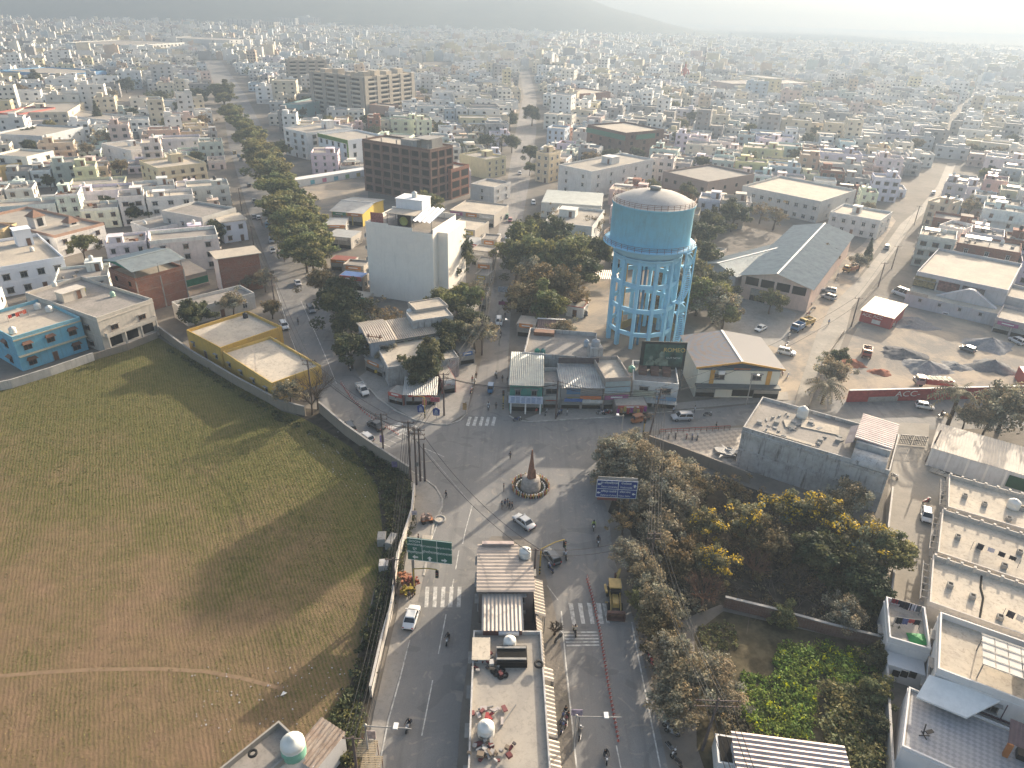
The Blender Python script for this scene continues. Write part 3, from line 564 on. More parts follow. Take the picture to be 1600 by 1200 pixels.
for i, (a, b, z, c, l) in enumerate((((353, 30), (394, 31), 27, (0.42, 0.43, 0.44), 'grey tower block standing first in the far tower cluster'), ((432, 28), (461, 29), 28, (0.44, 0.43, 0.41), 'beige tower block second in the far tower cluster'), ((463, 26), (489, 28), 30, (0.46, 0.45, 0.44), 'domed tower block at the end of the far tower cluster'), ((404, 34), (428, 35), 24, (0.5, 0.47, 0.43), 'pinkish lower tower between taller grey towers'))):
 t, w, d, H = B('tower_block', l, 'tower', rect(a, b, 22, z), z, 8, c, nf=6, nl=4, nr=3, ww=2.2, wh=1.5, style='grey')
 if i == 2: m = MB(); m.lathe([(5, 0), (5, 2), (4.4, 4), (3, 5.6), (.1, 6.4)]); m.build('dome', white, t, (0, 0, H + .1))
def wing(t, rc, base, H, nb_, col):
 """one wing of the apartment block, as a part: bays of balconies between piers"""
 cx, cy, rz, w, d = rc; iv = Matrix.Rotation(-base[2], 3, 'Z'); o = iv @ Vector((cx - base[0], cy - base[1], 0)); a = rz - base[2]
 X = Matrix.Translation((o.x, o.y, 0)) @ Matrix.Rotation(a, 4, 'Z'); m = MB(); m.box(0, 0, 0, w, d, H); m.xf(X); wl = m.build('wing', paint, t, col=col)
 m = MB(); m.box(0, 0, H, w - .5, d - .5, .1); parapet(m, w, d, H, .9, .3)
 for k in range(nb_): m.box((k + .5 - nb_ / 2) * w / nb_, 0, H, w / nb_ * .45, d * .4, 2.6 + (k % 2))
 m.xf(X); m.build('roof', roof_pale, wl)
 m = MB(); f = 9; fh = H / f
 for k in range(nb_ + 1): m.box((k - nb_ / 2) * w / nb_, -d / 2 - .6, 0, w / nb_ * .28, 1.3, H + .8)
 m.xf(X); m.build('pier', paint, wl, col=tuple(c * .92 for c in col))
 for j in range(f):
  m = MB(); m.box(0, -d / 2 - .5, j * fh, w * .98, 1.15, .2); m.box(0, -d / 2 - 1.0, j * fh + .2, w * .98, .1, .8)
  for sd in (-1, 1): m.box(sd * (w / 2 + .3), 0, j * fh, .7, d * .5, .2); m.box(sd * (w / 2 + .6), 0, j * fh + .2, .1, d * .5, .8)
  m.xf(X); m.build('balcony', paint, wl, col=(0.50, 0.46, 0.40))
  for k in range(nb_): m = MB(); m.box((k + .5 - nb_ / 2) * w / nb_, -d / 2, j * fh + .25, w / nb_ * .62, .1, fh * .66); m.xf(X); m.build('window', dark, wl)
  for sd in (-1, 1): m = MB(); m.box(sd * w / 2, 0, j * fh + .25, .1, d * .35, fh * .66); m.xf(X); m.build('window', dark, wl)
 OCC.append(rc)
b0 = rect((487, 113), (566, 122), 16, 28); t = thing('apartment_block', 'large weathered beige apartment block with stacked balconies above the avenue', 'apartments', (b0[0], b0[1], 0), b0[2])
AC = (0.34, 0.305, 0.26); wing(t, b0, b0, 28, 4, AC); wing(t, rect((570, 122), (643, 115), 18, 28), b0, 28, 4, (0.40, 0.36, 0.30)); wing(t, rect((449, 93), (508, 93), 16, 28), b0, 27, 4, AC)
t, w, d, H = B('school_building', 'white building with green painted frame and dark green side panel', 'school', rect((497, 211), (543, 222), 24, 12.5), 12.5, 3, (0.8, 0.81, 0.81), nf=5, nr=3, nl=2, ww=1.6, wh=1.8, style='grey', gf='open', wm=paint_clean, doors=False)
gp = m_plain('bright_green_paint', (0.13, 0.24, 0.06)); m = MB(); m.box(0, -d / 2 - .1, 11.6, w + .3, .3, 1.9); m.box(w / 2 - .3, -d / 2 - .1, 0, 1.2, .3, 11.6); m.build('green_frame', gp, t); MB().box(-w * .1, -d / 2 - .1, 1, w * .66, .2, 4.5).build('side_panel', m_plain('dark_green_panel', (0.04, 0.12, 0.08)), t)
B('hospital_building', 'white four-storey block with grey windowed end beside the green-framed building', 'hospital', rect((443, 202), (478, 210), 30, 13), 13, 4, (0.72, 0.71, 0.69), nf=3, nr=3, ww=2.2, wh=1.6, style='grey', room=(0, 6, 5, 5, 4))
B('house', 'teal two-storey house with white-trimmed roof below the apartment block', 'house', rect((470, 166), (512, 157), 14, 8), 8, 2, (0.27, 0.44, 0.44), nf=3, nl=2, style='plain')
B('house', 'pinkish-brown windowless block in front of the apartment block corner', 'house', rect((577, 165), (608, 168), 12, 10), 10, 3, (0.36, 0.24, 0.19), nf=0, nl=0, nr=1, doors=False)
mw = thing('yard_wall', 'low white boundary wall with small painted panels beside the sandy yard', 'wall', (*P(515, 285)[:2], 0)); q0, q1 = P(460, 291), P(572, 273); c0 = P(515, 285)
m = MB(); m.beam(q0 - c0 + Vector((0, 0, 1.6)), q1 - c0 + Vector((0, 0, 1.6)), 5.5, 3.2); m.build('wall', white, mw)
for k, c in enumerate(((0.1, 0.4, 0.5), (0.5, 0.15, 0.25), (0.08, 0.3, 0.4), (0.2, 0.35, 0.15), (0.45, 0.35, 0.1))):
 u = (q1 - q0).normalized(); nn = Vector((u.y, -u.x, 0)); p = q0.lerp(q1, .2 + k * .16) - c0 + nn * 2.78; m = MB(); m.beam(p - u * 1.1 + Vector((0, 0, 1.3)), p + u * 1.1 + Vector((0, 0, 1.3)), .06, 1.8); m.build('painted_panel', ocm, mw, col=c)
t, w, d, H = B('unfinished_block', 'dark unfinished six-storey brick block with open window holes and concrete frame', 'building', rect((566, 220), (672, 237), (704, 229), 21.5), 21.5, 6, wm=brick_dk, nf=0, nl=0, nr=0, pp=.9, doors=False, bands=False, rm=roof_pale)
m = MB()
for k in range(7): m.box(0, 0, k * 3.58 - .25, w + .3, d + .3, .3)
for i in range(8):
 for y in (-d / 2 - .05, ): m.box((i / 7 - .5) * (w - .4), y, 0, .5, .3, 21.5)
for j in range(4): m.box(w / 2 + .05, (j / 3 - .5) * (d - .4), 0, .3, .5, 21.5)
m.build('frame', m_plain('red_brown_frame', (0.24, 0.15, 0.12), .9), t)
for f in range(6):
 for i in range(7): win(t, 'f', w, d, (i + .5 - 3.5) * w / 7, f * 3.58 + .7, w / 7 * .66, 2.2, 'open', 'opening')
 for j in range(3): win(t, 'r', w, d, (j + .5 - 1.5) * d / 3, f * 3.58 + .6, d / 3 * .66, 2.5, 'open', 'opening')
m = MB(); m.box(w * .33, d * .1, 21.5, 6, 7, 3.6); m.box(w * .30, 0, 25.1, 8, 9, .3); m.box(w * .12, -d * .1, 21.5, 9, 5, 2.6); m.build('roof_room', conc, t)
for i in range(5): MB().box((i / 4 - .5) * w * .9, -d * .44, 21.6, .35, .35, 2.2).build('column_stub', conc, t)
t, w, d, H = B('unfinished_annexe', 'smaller open-framed brick building adjoining the dark unfinished block', 'building', rect((705, 268), (733, 260), 16, 12), 12, 3, wm=brick, nf=0, nl=0, nr=0, doors=False)
for f in range(3):
 win(t, 'f', w, d, -w * .25, f * 4 + .6, w * .4, 2.8, 'open', 'opening'); win(t, 'f', w, d, w * .25, f * 4 + .6, w * .4, 2.8, 'open', 'opening')
B('house', 'pale yellow three-storey house on the centre road bend past the brick block', 'house', rect((718, 243), (760, 252), 14, 8.5), 8.5, 3, (0.58, 0.52, 0.34), nf=0, nl=1, nr=3, doors=False, room=(0, 3, 4, 4, 2.4))
B('house', 'grey-white low house with flat terrace below the pale yellow house', 'house', rect((735, 290), (772, 296), 14, 6), 6, 2, (0.5, 0.49, 0.48), nf=1, nr=2, doors=False)
rc = rect((571, 353), (676, 366), (692, 340), 20.5)
t, w, d, H = B('white_block', 'tall blank white building with striped rooftop canopy between the two roads', 'building', rc, 20.5, 6, (0.86, 0.80, 0.71), nf=0, nr=0, nl=5, pp=0, doors=False, bands=False, style='grey', wm=paint_clean, rm=roof_dark)
m = MB(); m.box(-w * .33, -d / 2 + .12, 20.5, w * .34, .24, 1.3); m.box(w * .02, -d / 2 + .12, 20.5, w * .36, .24, .9); m.box(-w / 2 + .12, 0, 20.5, .24, d - .5, 1.2); m.box(w / 2 - .12, 0, 20.5, .24, d - .5, 1.2); m.box(0, d / 2 - .12, 20.5, w, .24, 1.6); m.build('parapet', paint_clean, t, col=(0.86, 0.80, 0.71))
m = MB(); m.box(w / 2 + 1.5, d * .1, 0, 3.0, d * .8, 20.2); m.build('side_bay', paint_clean, t, col=(0.85, 0.79, 0.70))
m = MB(); m.box(-w * .08, d * .30, 20.56, w * .4, d * .36, 5.6); m.box(-w * .08, d * .3, 26.16, w * .42, d * .38, .25); m.build('stair_room', paint_clean, t, col=(0.78,.78,.78))
m = MB(); m.box(-w * .06, -d * .12, 23.7, w * .44, d * .35, .18); r0 = m.build('canopy', roof_pale, t); m = MB(); [m.beam((x, y, 20.5), (x, y, 23.7), .14) for x in (-w * .26, w * .14) for y in (-d * .27, d * .03)]; m.build('post', steel, r0)
m = MB(); m.corrug((w * .16, -d * .44, 23.2), (w * .47, -d * .44, 23.2), (w * .47, d * .2, 24.6), (w * .16, d * .2, 24.6), 1.3, .22); r0 = m.build('striped_canopy', m_metal('white_blue_sheet', (0.62, 0.64, 0.66), (0.42, 0.46, 0.5)), t); m = MB(); [m.beam((x, y, 20.5), (x, y, 23.6), .12) for x in (w * .17, w * .46) for y in (-d * .43, d * .1)]; m.build('post', steel, r0)
MB().box(-w * .34, -d * .45, 21.4, w * .19, .12, 2.9).build('red_sign', m_plain('faded_red_sign', (0.42, 0.17, 0.15), var=.6, sc=2.5), t)
m = MB(); m.lathe([(.02, 0), (1.25, 0), (1.25, .08), (1.0, .08), (1.0, .02)], n=24); o = m.build('round_emblem', m_plain('olive_emblem', (0.3, 0.32, 0.1)), t, (w * .0, -d * .3, 22.1)); o.rotation_euler = (rad(90), 0, 0); MB().box(w * .0, -d * .28, 20.56, w * .2, .1, 3.1).build('dark_panel', black, t)
for z in (3, 6.5, 10, 13.5, 17):
 m = MB(); m.box(-w / 2 - .5, -d * .1, z, 1.0, d * .7, .15); m.box(-w / 2 - .95, -d * .1, z + .15, .08, d * .7, .9); m.build('balcony', paint_clean, t, col=(0.55, 0.54, 0.52))
tank(*on(t, -w * .06, d * .3, 26.4), 'white water tank on the stair room of the tall blank white building', r=.8, h=1.6)
# ---- blue water tower
TB = (0.13, 0.40, 0.56); twm = m_paint('tower_blue_paint', (0.21, 0.52, 0.68), dirt=0.55); twl = m_paint('tower_pale_blue_paint', (0.26, 0.53, 0.72), dirt=0.3, streak=False)
tc = P(996, 526); tw = thing('water_tower', 'tall blue concrete water tower on a ring of pale blue columns', 'water tower', (tc.x, tc.y, 0)); OCC.append((tc.x, tc.y, 0, 20, 20))
NC = 12; RC = 8.4
for k in range(NC):
 a = 2 * math.pi * (k + .3) / NC; MB().box(RC * math.cos(a), RC * math.sin(a), -.3, 1.05, .85, 22.6, a).build('column', twl, tw)
for z in (3.6, 9.6, 15.6, 21.2):
 m = MB()
 for k in range(NC):
  a, b = 2 * math.pi * (k + .3) / NC, 2 * math.pi * (k + 1.3) / NC; m.beam((RC * math.cos(a), RC * math.sin(a), z), (RC * math.cos(b), RC * math.sin(b), z), .55, 1.0)
 m.build('ring_beam', twl, tw)
m = MB(); m.lathe([(.5, 20.5), (7.6, 21.6), (8.8, 22.3), (9.6, 23.2), (10.2, 24.4)], n=64); m.lathe([(9.0, 22.1), (8.0, 22.1), (8.0, 21.6), (9.0, 21.6), (9.0, 22.1)], n=48); m.build('tank_base', twl, tw)
MB().lathe([(10.2, 24.4), (10.25, 24.6), (10.25, 33.2), (10.5, 33.3), (10.5, 33.75)], n=72).build('tank', twm, tw)
MB().lathe([(10.5, 33.75), (9.9, 33.8), (8.5, 34.6), (6, 35.5), (3, 36.1), (.02, 36.3)], n=64).build('dome', m_roofc('dome_concrete', (0.52, 0.51, 0.49), (0.42, 0.415, 0.40), (.16, .155, .15), .5), tw)
m = MB(); m.lathe([(10.2, 24.25), (11.9, 24.35), (11.9, 24.6), (10.2, 24.62)], n=64); m.build('gallery', twl, tw)
def railing(r, z, name, n=40):
 m = MB()
 for k in range(n): a = 2 * math.pi * k / n; m.beam((r * math.cos(a), r * math.sin(a), z), (r * math.cos(a), r * math.sin(a), z + 1.15), .09)
 for hz_ in (.4, .78, 1.15):
  m.tube([(r * math.cos(2 * math.pi * k / n), r * math.sin(2 * math.pi * k / n), z + hz_) for k in range(n + 1)], .045, 4)
 m.build(name, rust, tw)
railing(11.75, 24.6, 'gallery_railing'); railing(10.35, 33.75, 'roof_railing')
m = MB(); m.lathe([(1.3, 36.0), (1.3, 36.7), (1.5, 36.7), (1.5, 36.95), (.02, 37.1)], n=20); m.build('roof_vent', conc, tw)
for j, (r, col, a) in enumerate(((.45, (0.5, 0.30, 0.06), 2.75), (.5, (0.03, 0.13, 0.25), 4.3), (.35, (0.04, 0.17, 0.3), 4.55))):
 m = MB(); m.tube([(5.2 * math.cos(a), 5.2 * math.sin(a), 0), (5.2 * math.cos(a), 5.2 * math.sin(a), 21.8)], r, 10); m.build('riser_pipe', ocm, tw, col=col)
for j in range(4):
 z0, z1 = j * 6.0, (j + 1) * 6.0; a0, a1 = (-.75, .15) if j % 2 == 0 else (.15, -.75); R1 = 11.0; m = MB(); n = 20
 for k in range(n):
  a = a0 + (a1 - a0) * k / n; z = z0 + (z1 - z0) * k / n; m.box(R1 * math.cos(a), R1 * math.sin(a), z, 1.5, .6, .14, a)
 for rr in (R1 - .75, R1 + .75):
  m.tube([(rr * math.cos(a0 + (a1 - a0) * k / n), rr * math.sin(a0 + (a1 - a0) * k / n), z0 + (z1 - z0) * k / n + 1.0) for k in range(n + 1)], .05, 4)
  m.tube([(rr * math.cos(a0 + (a1 - a0) * k / n), rr * math.sin(a0 + (a1 - a0) * k / n), z0 + (z1 - z0) * k / n) for k in range(n + 1)], .14, 4)
 m.box(R1 * math.cos(a1), R1 * math.sin(a1), z1, 2.4, 2.4, .18, a1); m.build('stair', twl, tw)
for a in (-.85, -.3, .25):
 m = MB(); m.tube([(12.0 * math.cos(a), 12.0 * math.sin(a), 0), (12.0 * math.cos(a), 12.0 * math.sin(a), 24.4)], .22, 8); m.build('stair_post', twl, tw)
tw.scale = (.94, .94, 1.045)
# ---- shops at the junction
SIGN = lambda c: m_plain('sign_board_%d' % int(sum(c) * 1e4), c, .6, .3, var=.35, sc=2.0)
def board(t, x, y, z, w, h, col, name='sign_board', tilt=0.0, m=None):
 b = MB(); b.box(x, y, z, w, .14, h); return b.build(name, m or ocm, t, col=col)
def canopy(t, x0, x1, y0, z0, y1, z1, mat, name='awning', pitch=.4):
 b = MB(); b.corrug((x0, y1, z1), (x1, y1, z1), (x1, y0, z0), (x0, y0, z0), pitch, .04); r = b.build(name, mat, t); b = MB()
 for x in (x0 + .1, x1 - .1): b.beam((x, y1 + .05, 0), (x, y1 + .05, z1), .08)
 b.build('post', steel, r); return r
t, w, d, H = B('shop', 'green upper-storey shop with pale sheet roof on the junction corner', 'shop', rect((797, 600), (848, 602), (800, 556), 6.4), 6.2, 2, (0.05, 0.23, 0.19), nf=2, nl=2, nr=0, pp=0, style='grey', ww=1.0, wh=1.2, gf='shop', bands=False)
m = MB(); m.corrug((-w / 2 - .3, -d / 2 - .5, 6.4), (w / 2 + .3, -d / 2 - .5, 6.4), (w / 2 + .3, d / 2 + .3, 7.3), (-w / 2 - .3, d / 2 + .3, 7.3), .4, .05); m.build('sheet_roof', sheet_green, t)
bl = board(t, 0, -d / 2 - 1.0, 2.5, w + .4, 1.7, (0.52, 0.58, 0.68))
m = MB()
for i in range(5):
 for j in range(6): m.box((j - 2.5) * w / 6.3, -d / 2 - 1.09, 2.72 + i * .27, w / 8, .02, .1)
m.build('lettering', m_plain('sign_blue', (0.08, 0.16, 0.34)), bl)
for x in (-w / 2 + .3, 0, w / 2 - .3): MB().box(x, -d / 2 - 1.0, 0, .3, .3, 2.5).build('pillar', white, t)
t, w, d, H = B('shop', 'narrow grey two-storey shop with shuttered front beside the green shop', 'shop', rect((849, 604), (876, 604), (852, 580), 5.2), 5.2, 2, GRY, nf=1, nl=0, nr=0, gf='shop', ww=2.4, style='grey', rm=roof_dark); board(t, 0, -d / 2 - .5, 2.3, w * .95, .9, (0.4, 0.39, 0.36))
t, w, d, H = B('corner_building', 'old flat-roofed concrete building behind the corner shops', 'building', rect((818, 557), (930, 566), (832, 518), 6.4), 6.4, 2, (0.42, 0.39, 0.35), nf=0, nl=3, nr=0, rm=roof_dark, wm=conc_st, pp=1.0, doors=False)
tank(*on(t, -w * .32, -d * .38, 6.5), 'green water tank behind the green corner shop', (0.05, 0.25, 0.17)); tank(*on(t, -w * .24, -d * .38, 6.5), 'dark green water tank second behind the green corner shop', (0.07, 0.2, 0.17)); tank(*on(t, w * .36, d * .05, 6.5), 'blue-grey water tank on the old concrete roof near the tower', (0.3, 0.36, 0.42), h=1.7)
m = MB(); m.box(-w * .28, d * .4, 6.5, w * .3, 2.0, .9); m.build('roof_shelf', rust, t)
t, w, d, H = B('shop', 'shop under a grey ribbed sheet roof with an orange banner', 'shop', rect((877, 602), (943, 603), (878, 572), 5.6), 5.4, 2, (0.28, 0.27, 0.26), nf=0, nl=0, nr=0, pp=0, gf='shop', bands=False)
m = MB(); m.corrug((-w / 2 - .2, -d / 2 - .9, 5.5), (w / 2 + .2, -d / 2 - .9, 5.5), (w / 2 + .2, d / 2 + .1, 6.3), (-w / 2 - .2, d / 2 + .1, 6.3), .5, .05); m.build('sheet_roof', sheet_grey, t)
board(t, -w * .2, -d / 2 - .1, 3.6, w * .33, 1.3, (0.06, 0.17, 0.3)); board(t, w * .2, -d / 2 - 1.1, 3.0, w * .5, .7, (0.55, 0.15, 0.04), 'orange_banner'); board(t, -w * .2, -d / 2 - 1.2, 2.4, w * .45, .7, (0.05, 0.13, 0.34)); board(t, w * .25, -d / 2 - 1.25, 2.1, w * .48, .8, (0.5, 0.5, 0.47)); board(t, 0, d / 2 - .2, 6.4, w, 1.4, (0.09, 0.07, 0.07), 'back_fascia')
t, w, d, H = B('shop', 'two-storey brown-pillared shop with faded blue fascia', 'shop', rect((945, 597), (986, 595), (950, 562), 6.6), 6.6, 2, (0.36, 0.31, 0.27), nf=0, nl=0, nr=0, gf='shop', rm=roof_pale)
board(t, 0, -d / 2 - .3, 5.6, w * .95, 1.1, (0.33, 0.40, 0.40)); board(t, 0, -d / 2 - .4, 4.1, w * .98, 1.3, (0.30, 0.39, 0.42));
m = MB(); m.box(-w * .32, d * .7, 0, 2.8, 2.8, 9.2); m.build('stair_room', conc_st, t); tank(*on(t, -w * .32, d * .7, 9.2), 'grey water tank on the square shaft beside the tower', (0.33, 0.34, 0.35), r=.95, h=1.5)
t, w, d, H = B('shop', 'white-fronted shop below the dark film billboard', 'shop', rect((989, 600), (1060, 606), (990, 568), 5.2), 5.2, 2, (0.56, 0.56, 0.54), nf=2, nl=0, nr=0, gf='shop', rm=roof_dark, ww=1.8, wh=1.4, style='grey')
board(t, -w * .22, -d / 2 - .3, 2.5, w * .5, 1.5, (0.36, 0.38, 0.3)); board(t, w * .25, -d / 2 - .9, 2.3, w * .45, .9, (0.12, 0.24, 0.36)); canopy(t, -w / 2, w / 2, -d / 2, 2.6, -d / 2 - 2.2, 2.2, sheet_grey)
for i in range(3): MB().box((i - 1) * w * .27, d * .1, 5.25, w * .18, d * .3, 1.1).build('roof_stack', brick_dk, t)
tank(*on(t, -w * .52, d * .1, 5.2), 'green and white water tank left of the film billboard', (0.16, 0.36, 0.28), r=.75)
t, w, d, H = B('shop', 'dark narrow shopfront hung with purple goods', 'shop', rect((962, 634), (1012, 634), 4.0, 2.6), 2.6, 1, (0.18, 0.15, 0.14), nf=0, nl=0, nr=0, gf='shop', pp=0, occ=False)
for i in range(9): MB().box((i - 4) * w / 9.5, -d / 2 - .35, .9 + (i % 3) * .3, w / 13, .3, 1.1).build('hanging_goods', clothm, t, col=[(.25, .06, .2), (.35, .2, .1), (.4, .3, .1), (.3, .05, .06)][i % 4])
rc = rect((1092, 572), (1221, 575), (1066, 526), 7.6)
t, w, d, H = B('hall', 'cream two-storey hall with orange pilasters and low gable roof', 'hall', rc, 7.4, 2, (0.62, 0.61, 0.52), nf=0, nl=0, nr=0, pp=0, bands=False, doors=False, wm=paint_clean)
pr = N('faded_painted_roof', .7, .3); v = pr.coord('Object'); wv = pr.nd('ShaderNodeTexWave', wave_type='RINGS', rings_direction='Z'); wv.inputs['Scale'].default_value = .22; wv.inputs['Distortion'].default_value = 3; pr.ln(pr.coord('Object', (1, 1, 1)), wv.inputs['Vector'])
c = pr.mix(pr.ramp(wv.outputs['Fac'], .4, .7, 0, .7), (0.36, 0.30, 0.265), (0.28, 0.31, 0.34)); c = pr.mix(pr.ramp(pr.noise(v, .8, 5), .5, .65, 0, .7), c, (0.40, 0.27, 0.18)); sx = pr.nd('ShaderNodeSeparateXYZ'); pr.ln(v, sx.inputs[0]); pr.base(pr.mix(pr.ramp(sx.outputs[0], -1, 1), c, (0.34, 0.31, 0.28)))
ge, r = gable(t, w, d, 7.6, 1.6, pr.m, 'y', .7, .5, .04); ge.build('gable_end', m_plain('navy_fascia', (0.05, 0.07, 0.1)), t)
op = m_plain('orange_trim', (0.55, 0.30, 0.07)); m = MB(); m.beam((-w / 2 - .7, -d / 2 - .72, 7.45), (0, -d / 2 - .72, 9.05), .15, .4); m.beam((0, -d / 2 - .72, 9.05), (w / 2 + .7, -d / 2 - .72, 7.45), .15, .4); m.build('bargeboard', op, t)
m = MB(); m.box(0, -d / 2 - .3, 7.0, w, .5, .7); m.build('fascia', m_plain('slate_fascia', (0.07, 0.1, 0.13)), t); MB().box(w * .02, -d / 2 - .58, 7.25, w * .2, .06, .35).build('name_plate', m_plain('maroon_plate', (0.25, 0.1, 0.05)), t)
for x in (-w * .32, w * .37): MB().box(x, -d / 2 - .12, 3.5, .9, .3, 3.9).build('pilaster', op, t)
for x in (-w * .23, w * .22):
 inst(window_mesh(2.2, 1.3, 'grey'), 'window', t, (x, -d / 2, 4.6))
m = MB(); m.box(-w * .22, -d / 2 - .5, 6.05, 1.4, .6, .8); m.build('air_conditioner', white, t)
m = MB(); m.box(0, -d / 2 - .9, 3.0, w + .4, 2.0, .45); m.build('porch_slab', m_plain('dark_slab', (0.11, 0.12, 0.12)), t); inst(window_mesh(4.2, 2.4, 'shop'), 'shutter', t, (-w * .37, -d / 2, .1)); inst(window_mesh(5.0, 2.2, 'open'), 'opening', t, (w * .1, -d / 2, .4)); inst(window_mesh(5.5, 2.4, 'shop'), 'shutter', t, (w * .38, -d / 2, .1))
bb = P(1036, 574, 6.0); t = thing('billboard', 'dark green film billboard reading ROMEO on a frame beside the tower', 'billboard', (bb.x, bb.y, 0)); m = MB(); m.box(-.4, 0, 5.6, 9.8, .25, 6.6); m.build('panel', m_plain('billboard_dark', (0.02, 0.032, 0.034), .6, .3, var=.6, sc=.6), t)
for x in (-4.5, 0, 4.5): MB().beam((x, .5, 0), (x, .5, 12.0), .25).build('post', steel, t)
m = MB(); m.box(-.3, -.15, 6.4, 8.4, .02, 5.2); m.build('backdrop_print', m_plain('billboard_teal', (0.06, 0.14, 0.115), .6, var=.8, sc=.35), t)
figm = m_plain('figure_print', (0.22, 0.28, 0.22), .7, var=.7, sc=.8); m = MB()
for x, s in ((-2.9, .75), (-.6, 1.1)):   # two generic busts: shoulders, neck and head outlines
 m.add([(x + s * a, -.175, 6.5 + s * b) for a, b in ((-1.5, 0), (1.5, 0), (1.2, 1.3), (.45, 1.75), (.6, 2.5), (.35, 3.1), (-.35, 3.1), (-.6, 2.5), (-.45, 1.75), (-1.2, 1.3))], [tuple(range(10))])
m.build('figure_print', figm, t)
text('ROMEO', 1.35, m_plain('gold_letters', (0.62, 0.45, 0.14), .5, var=.2), (1.9, -.2, 10.3), (rad(90), 0, 0), t); text('OUT NOW', .62, m_plain('pale_letters', (0.6, 0.63, 0.6)), (1.9, -.2, 8.4), (rad(90), 0, 0), t)
# ---- block between the avenue and the centre road
rc = rect((606, 576), (717, 560), (617, 527), 4.6)
t, w, d, H = B('terrace_building', 'low building with stained flat terrace at the fork of the two roads', 'building', rc, 4.6, 1, (0.45, 0.40, 0.34), nf=0, nl=2, nr=2, wm=conc_st, rm=roof_pale, pp=.35, doors=False, style='grey')
rc = rect((578, 534), (617, 528), (566, 505), 7.0); t, w, d, H = B('shed_building', 'two-part ribbed sheet roof building facing the avenue curve', 'building', rc, 6.6, 2, (0.33, 0.36, 0.40), nf=1, nl=2, nr=0, pp=0, bands=False, doors=False, style='grey')
m = MB(); m.corrug((-w / 2 - .5, -d / 2 - .6, 6.9), (w / 2 + .3, -d / 2 - .6, 6.9), (w / 2 + .3, d * .12, 7.9), (-w / 2 - .5, d * .12, 7.9), .5, .06); m.corrug((-w / 2 - .5, d * .12, 7.9), (w / 2 + .3, d * .12, 7.9), (w / 2 + .3, d / 2 + .4, 7.2), (-w / 2 - .5, d / 2 + .4, 7.2), .5, .06); m.build('sheet_roof', sheet_tan, t)
rc = rect((617, 528), (712, 512), (617, 504), 6.0); t, w, d, H = B('row_building', 'long building under ribbed sheet roof with green windows above the terrace', 'building', rc, 5.6, 1, (0.25, 0.27, 0.22), nf=6, nl=0, nr=0, pp=0, bands=False, doors=False, ww=1.5, wh=1.0, z0=4.0, style='grey')
m = MB(); m.corrug((-w / 2 - .3, -d / 2 - .6, 5.7), (w / 2 + .6, -d / 2 - .6, 5.7), (w / 2 + .6, d / 2, 7.0), (-w / 2 - .3, d / 2, 7.0), .5, .06); m.build('sheet_roof', sheet_tan, t)
t, w, d, H = B('upper_block', 'flat-roofed raised block in front of the blank white building, lower step', 'building', rect((645, 503), (708, 494), (642, 489), 8.0), 8.0, 2, (0.38, 0.33, 0.29), nf=0, nl=1, nr=0, pp=.3, rm=roof_pale, wm=conc_st, doors=False)
B('upper_block', 'flat-roofed raised block right against the blank white building', 'building', rect((650, 486), (700, 478), (648, 472), 8.6), 8.6, 2, (0.42, 0.38, 0.33), nf=0, nl=1, nr=0, pp=.3, rm=roof_pale, doors=False)
q = P(640, 484, 8); tank(q.x, q.y, 6.6, 'white water tank beside the raised blocks in front of the blank white building', r=.8, h=1.6)
t, w, d, H = B('shed', 'dark ribbed shed with stall front at the tip of the road fork', 'shed', rect((632, 614), (680, 614), (634, 592), 3.0), 2.9, 1, (0.18, 0.2, 0.23), nf=0, nl=0, nr=0, pp=0, bands=False, gf='shop')
m = MB(); m.corrug((-w / 2 - .4, -d / 2 - .9, 3.0), (w / 2 + .4, -d / 2 - .9, 3.0), (w / 2 + .4, d / 2, 3.6), (-w / 2 - .4, d / 2, 3.6), .4); m.build('sheet_roof', sheet_grey, t)
t, w, d, H = B('stall', 'low brick-red stall with awning left of the dark ribbed shed', 'stall', rect((606, 612), (630, 618), (600, 596), 2.6), 2.6, 1, (0.22, 0.09, 0.07), nf=0, nl=0, nr=0, pp=0, gf='shop', bands=False)
t, w, d, H = B('stall', 'red and white poster-covered stall on the centre road edge', 'stall', rect((690, 595), (712, 592), (694, 572), 3.4), 3.4, 1, (0.30, 0.10, 0.09), nf=0, nl=0, nr=0, pp=0, gf='shop', bands=False)
for i in range(3): board(t, (i - 1) * w * .3, -d / 2 - .2, 2.1 + i % 2 * .3, w * .28, .8, [(.5, .45, .42), (.45, .1, .1), (.42, .4, .45)][i], 'poster')
t, w, d, H = B('shed', 'yellow-walled workshop under a wide grey roof beside the sandy yard', 'workshop', rect((518, 328), (566, 332), (524, 305), 5.4), 5.0, 1, (0.55, 0.40, 0.06), nf=0, nl=0, nr=0, pp=0, gf='shop', bands=False)
gable(t, w, d, 5.1, 1.4, sheet_grey, 'x', .8)[0].build('gable_end', m_plain('yellow_paint', (0.5, 0.37, 0.06)), t)
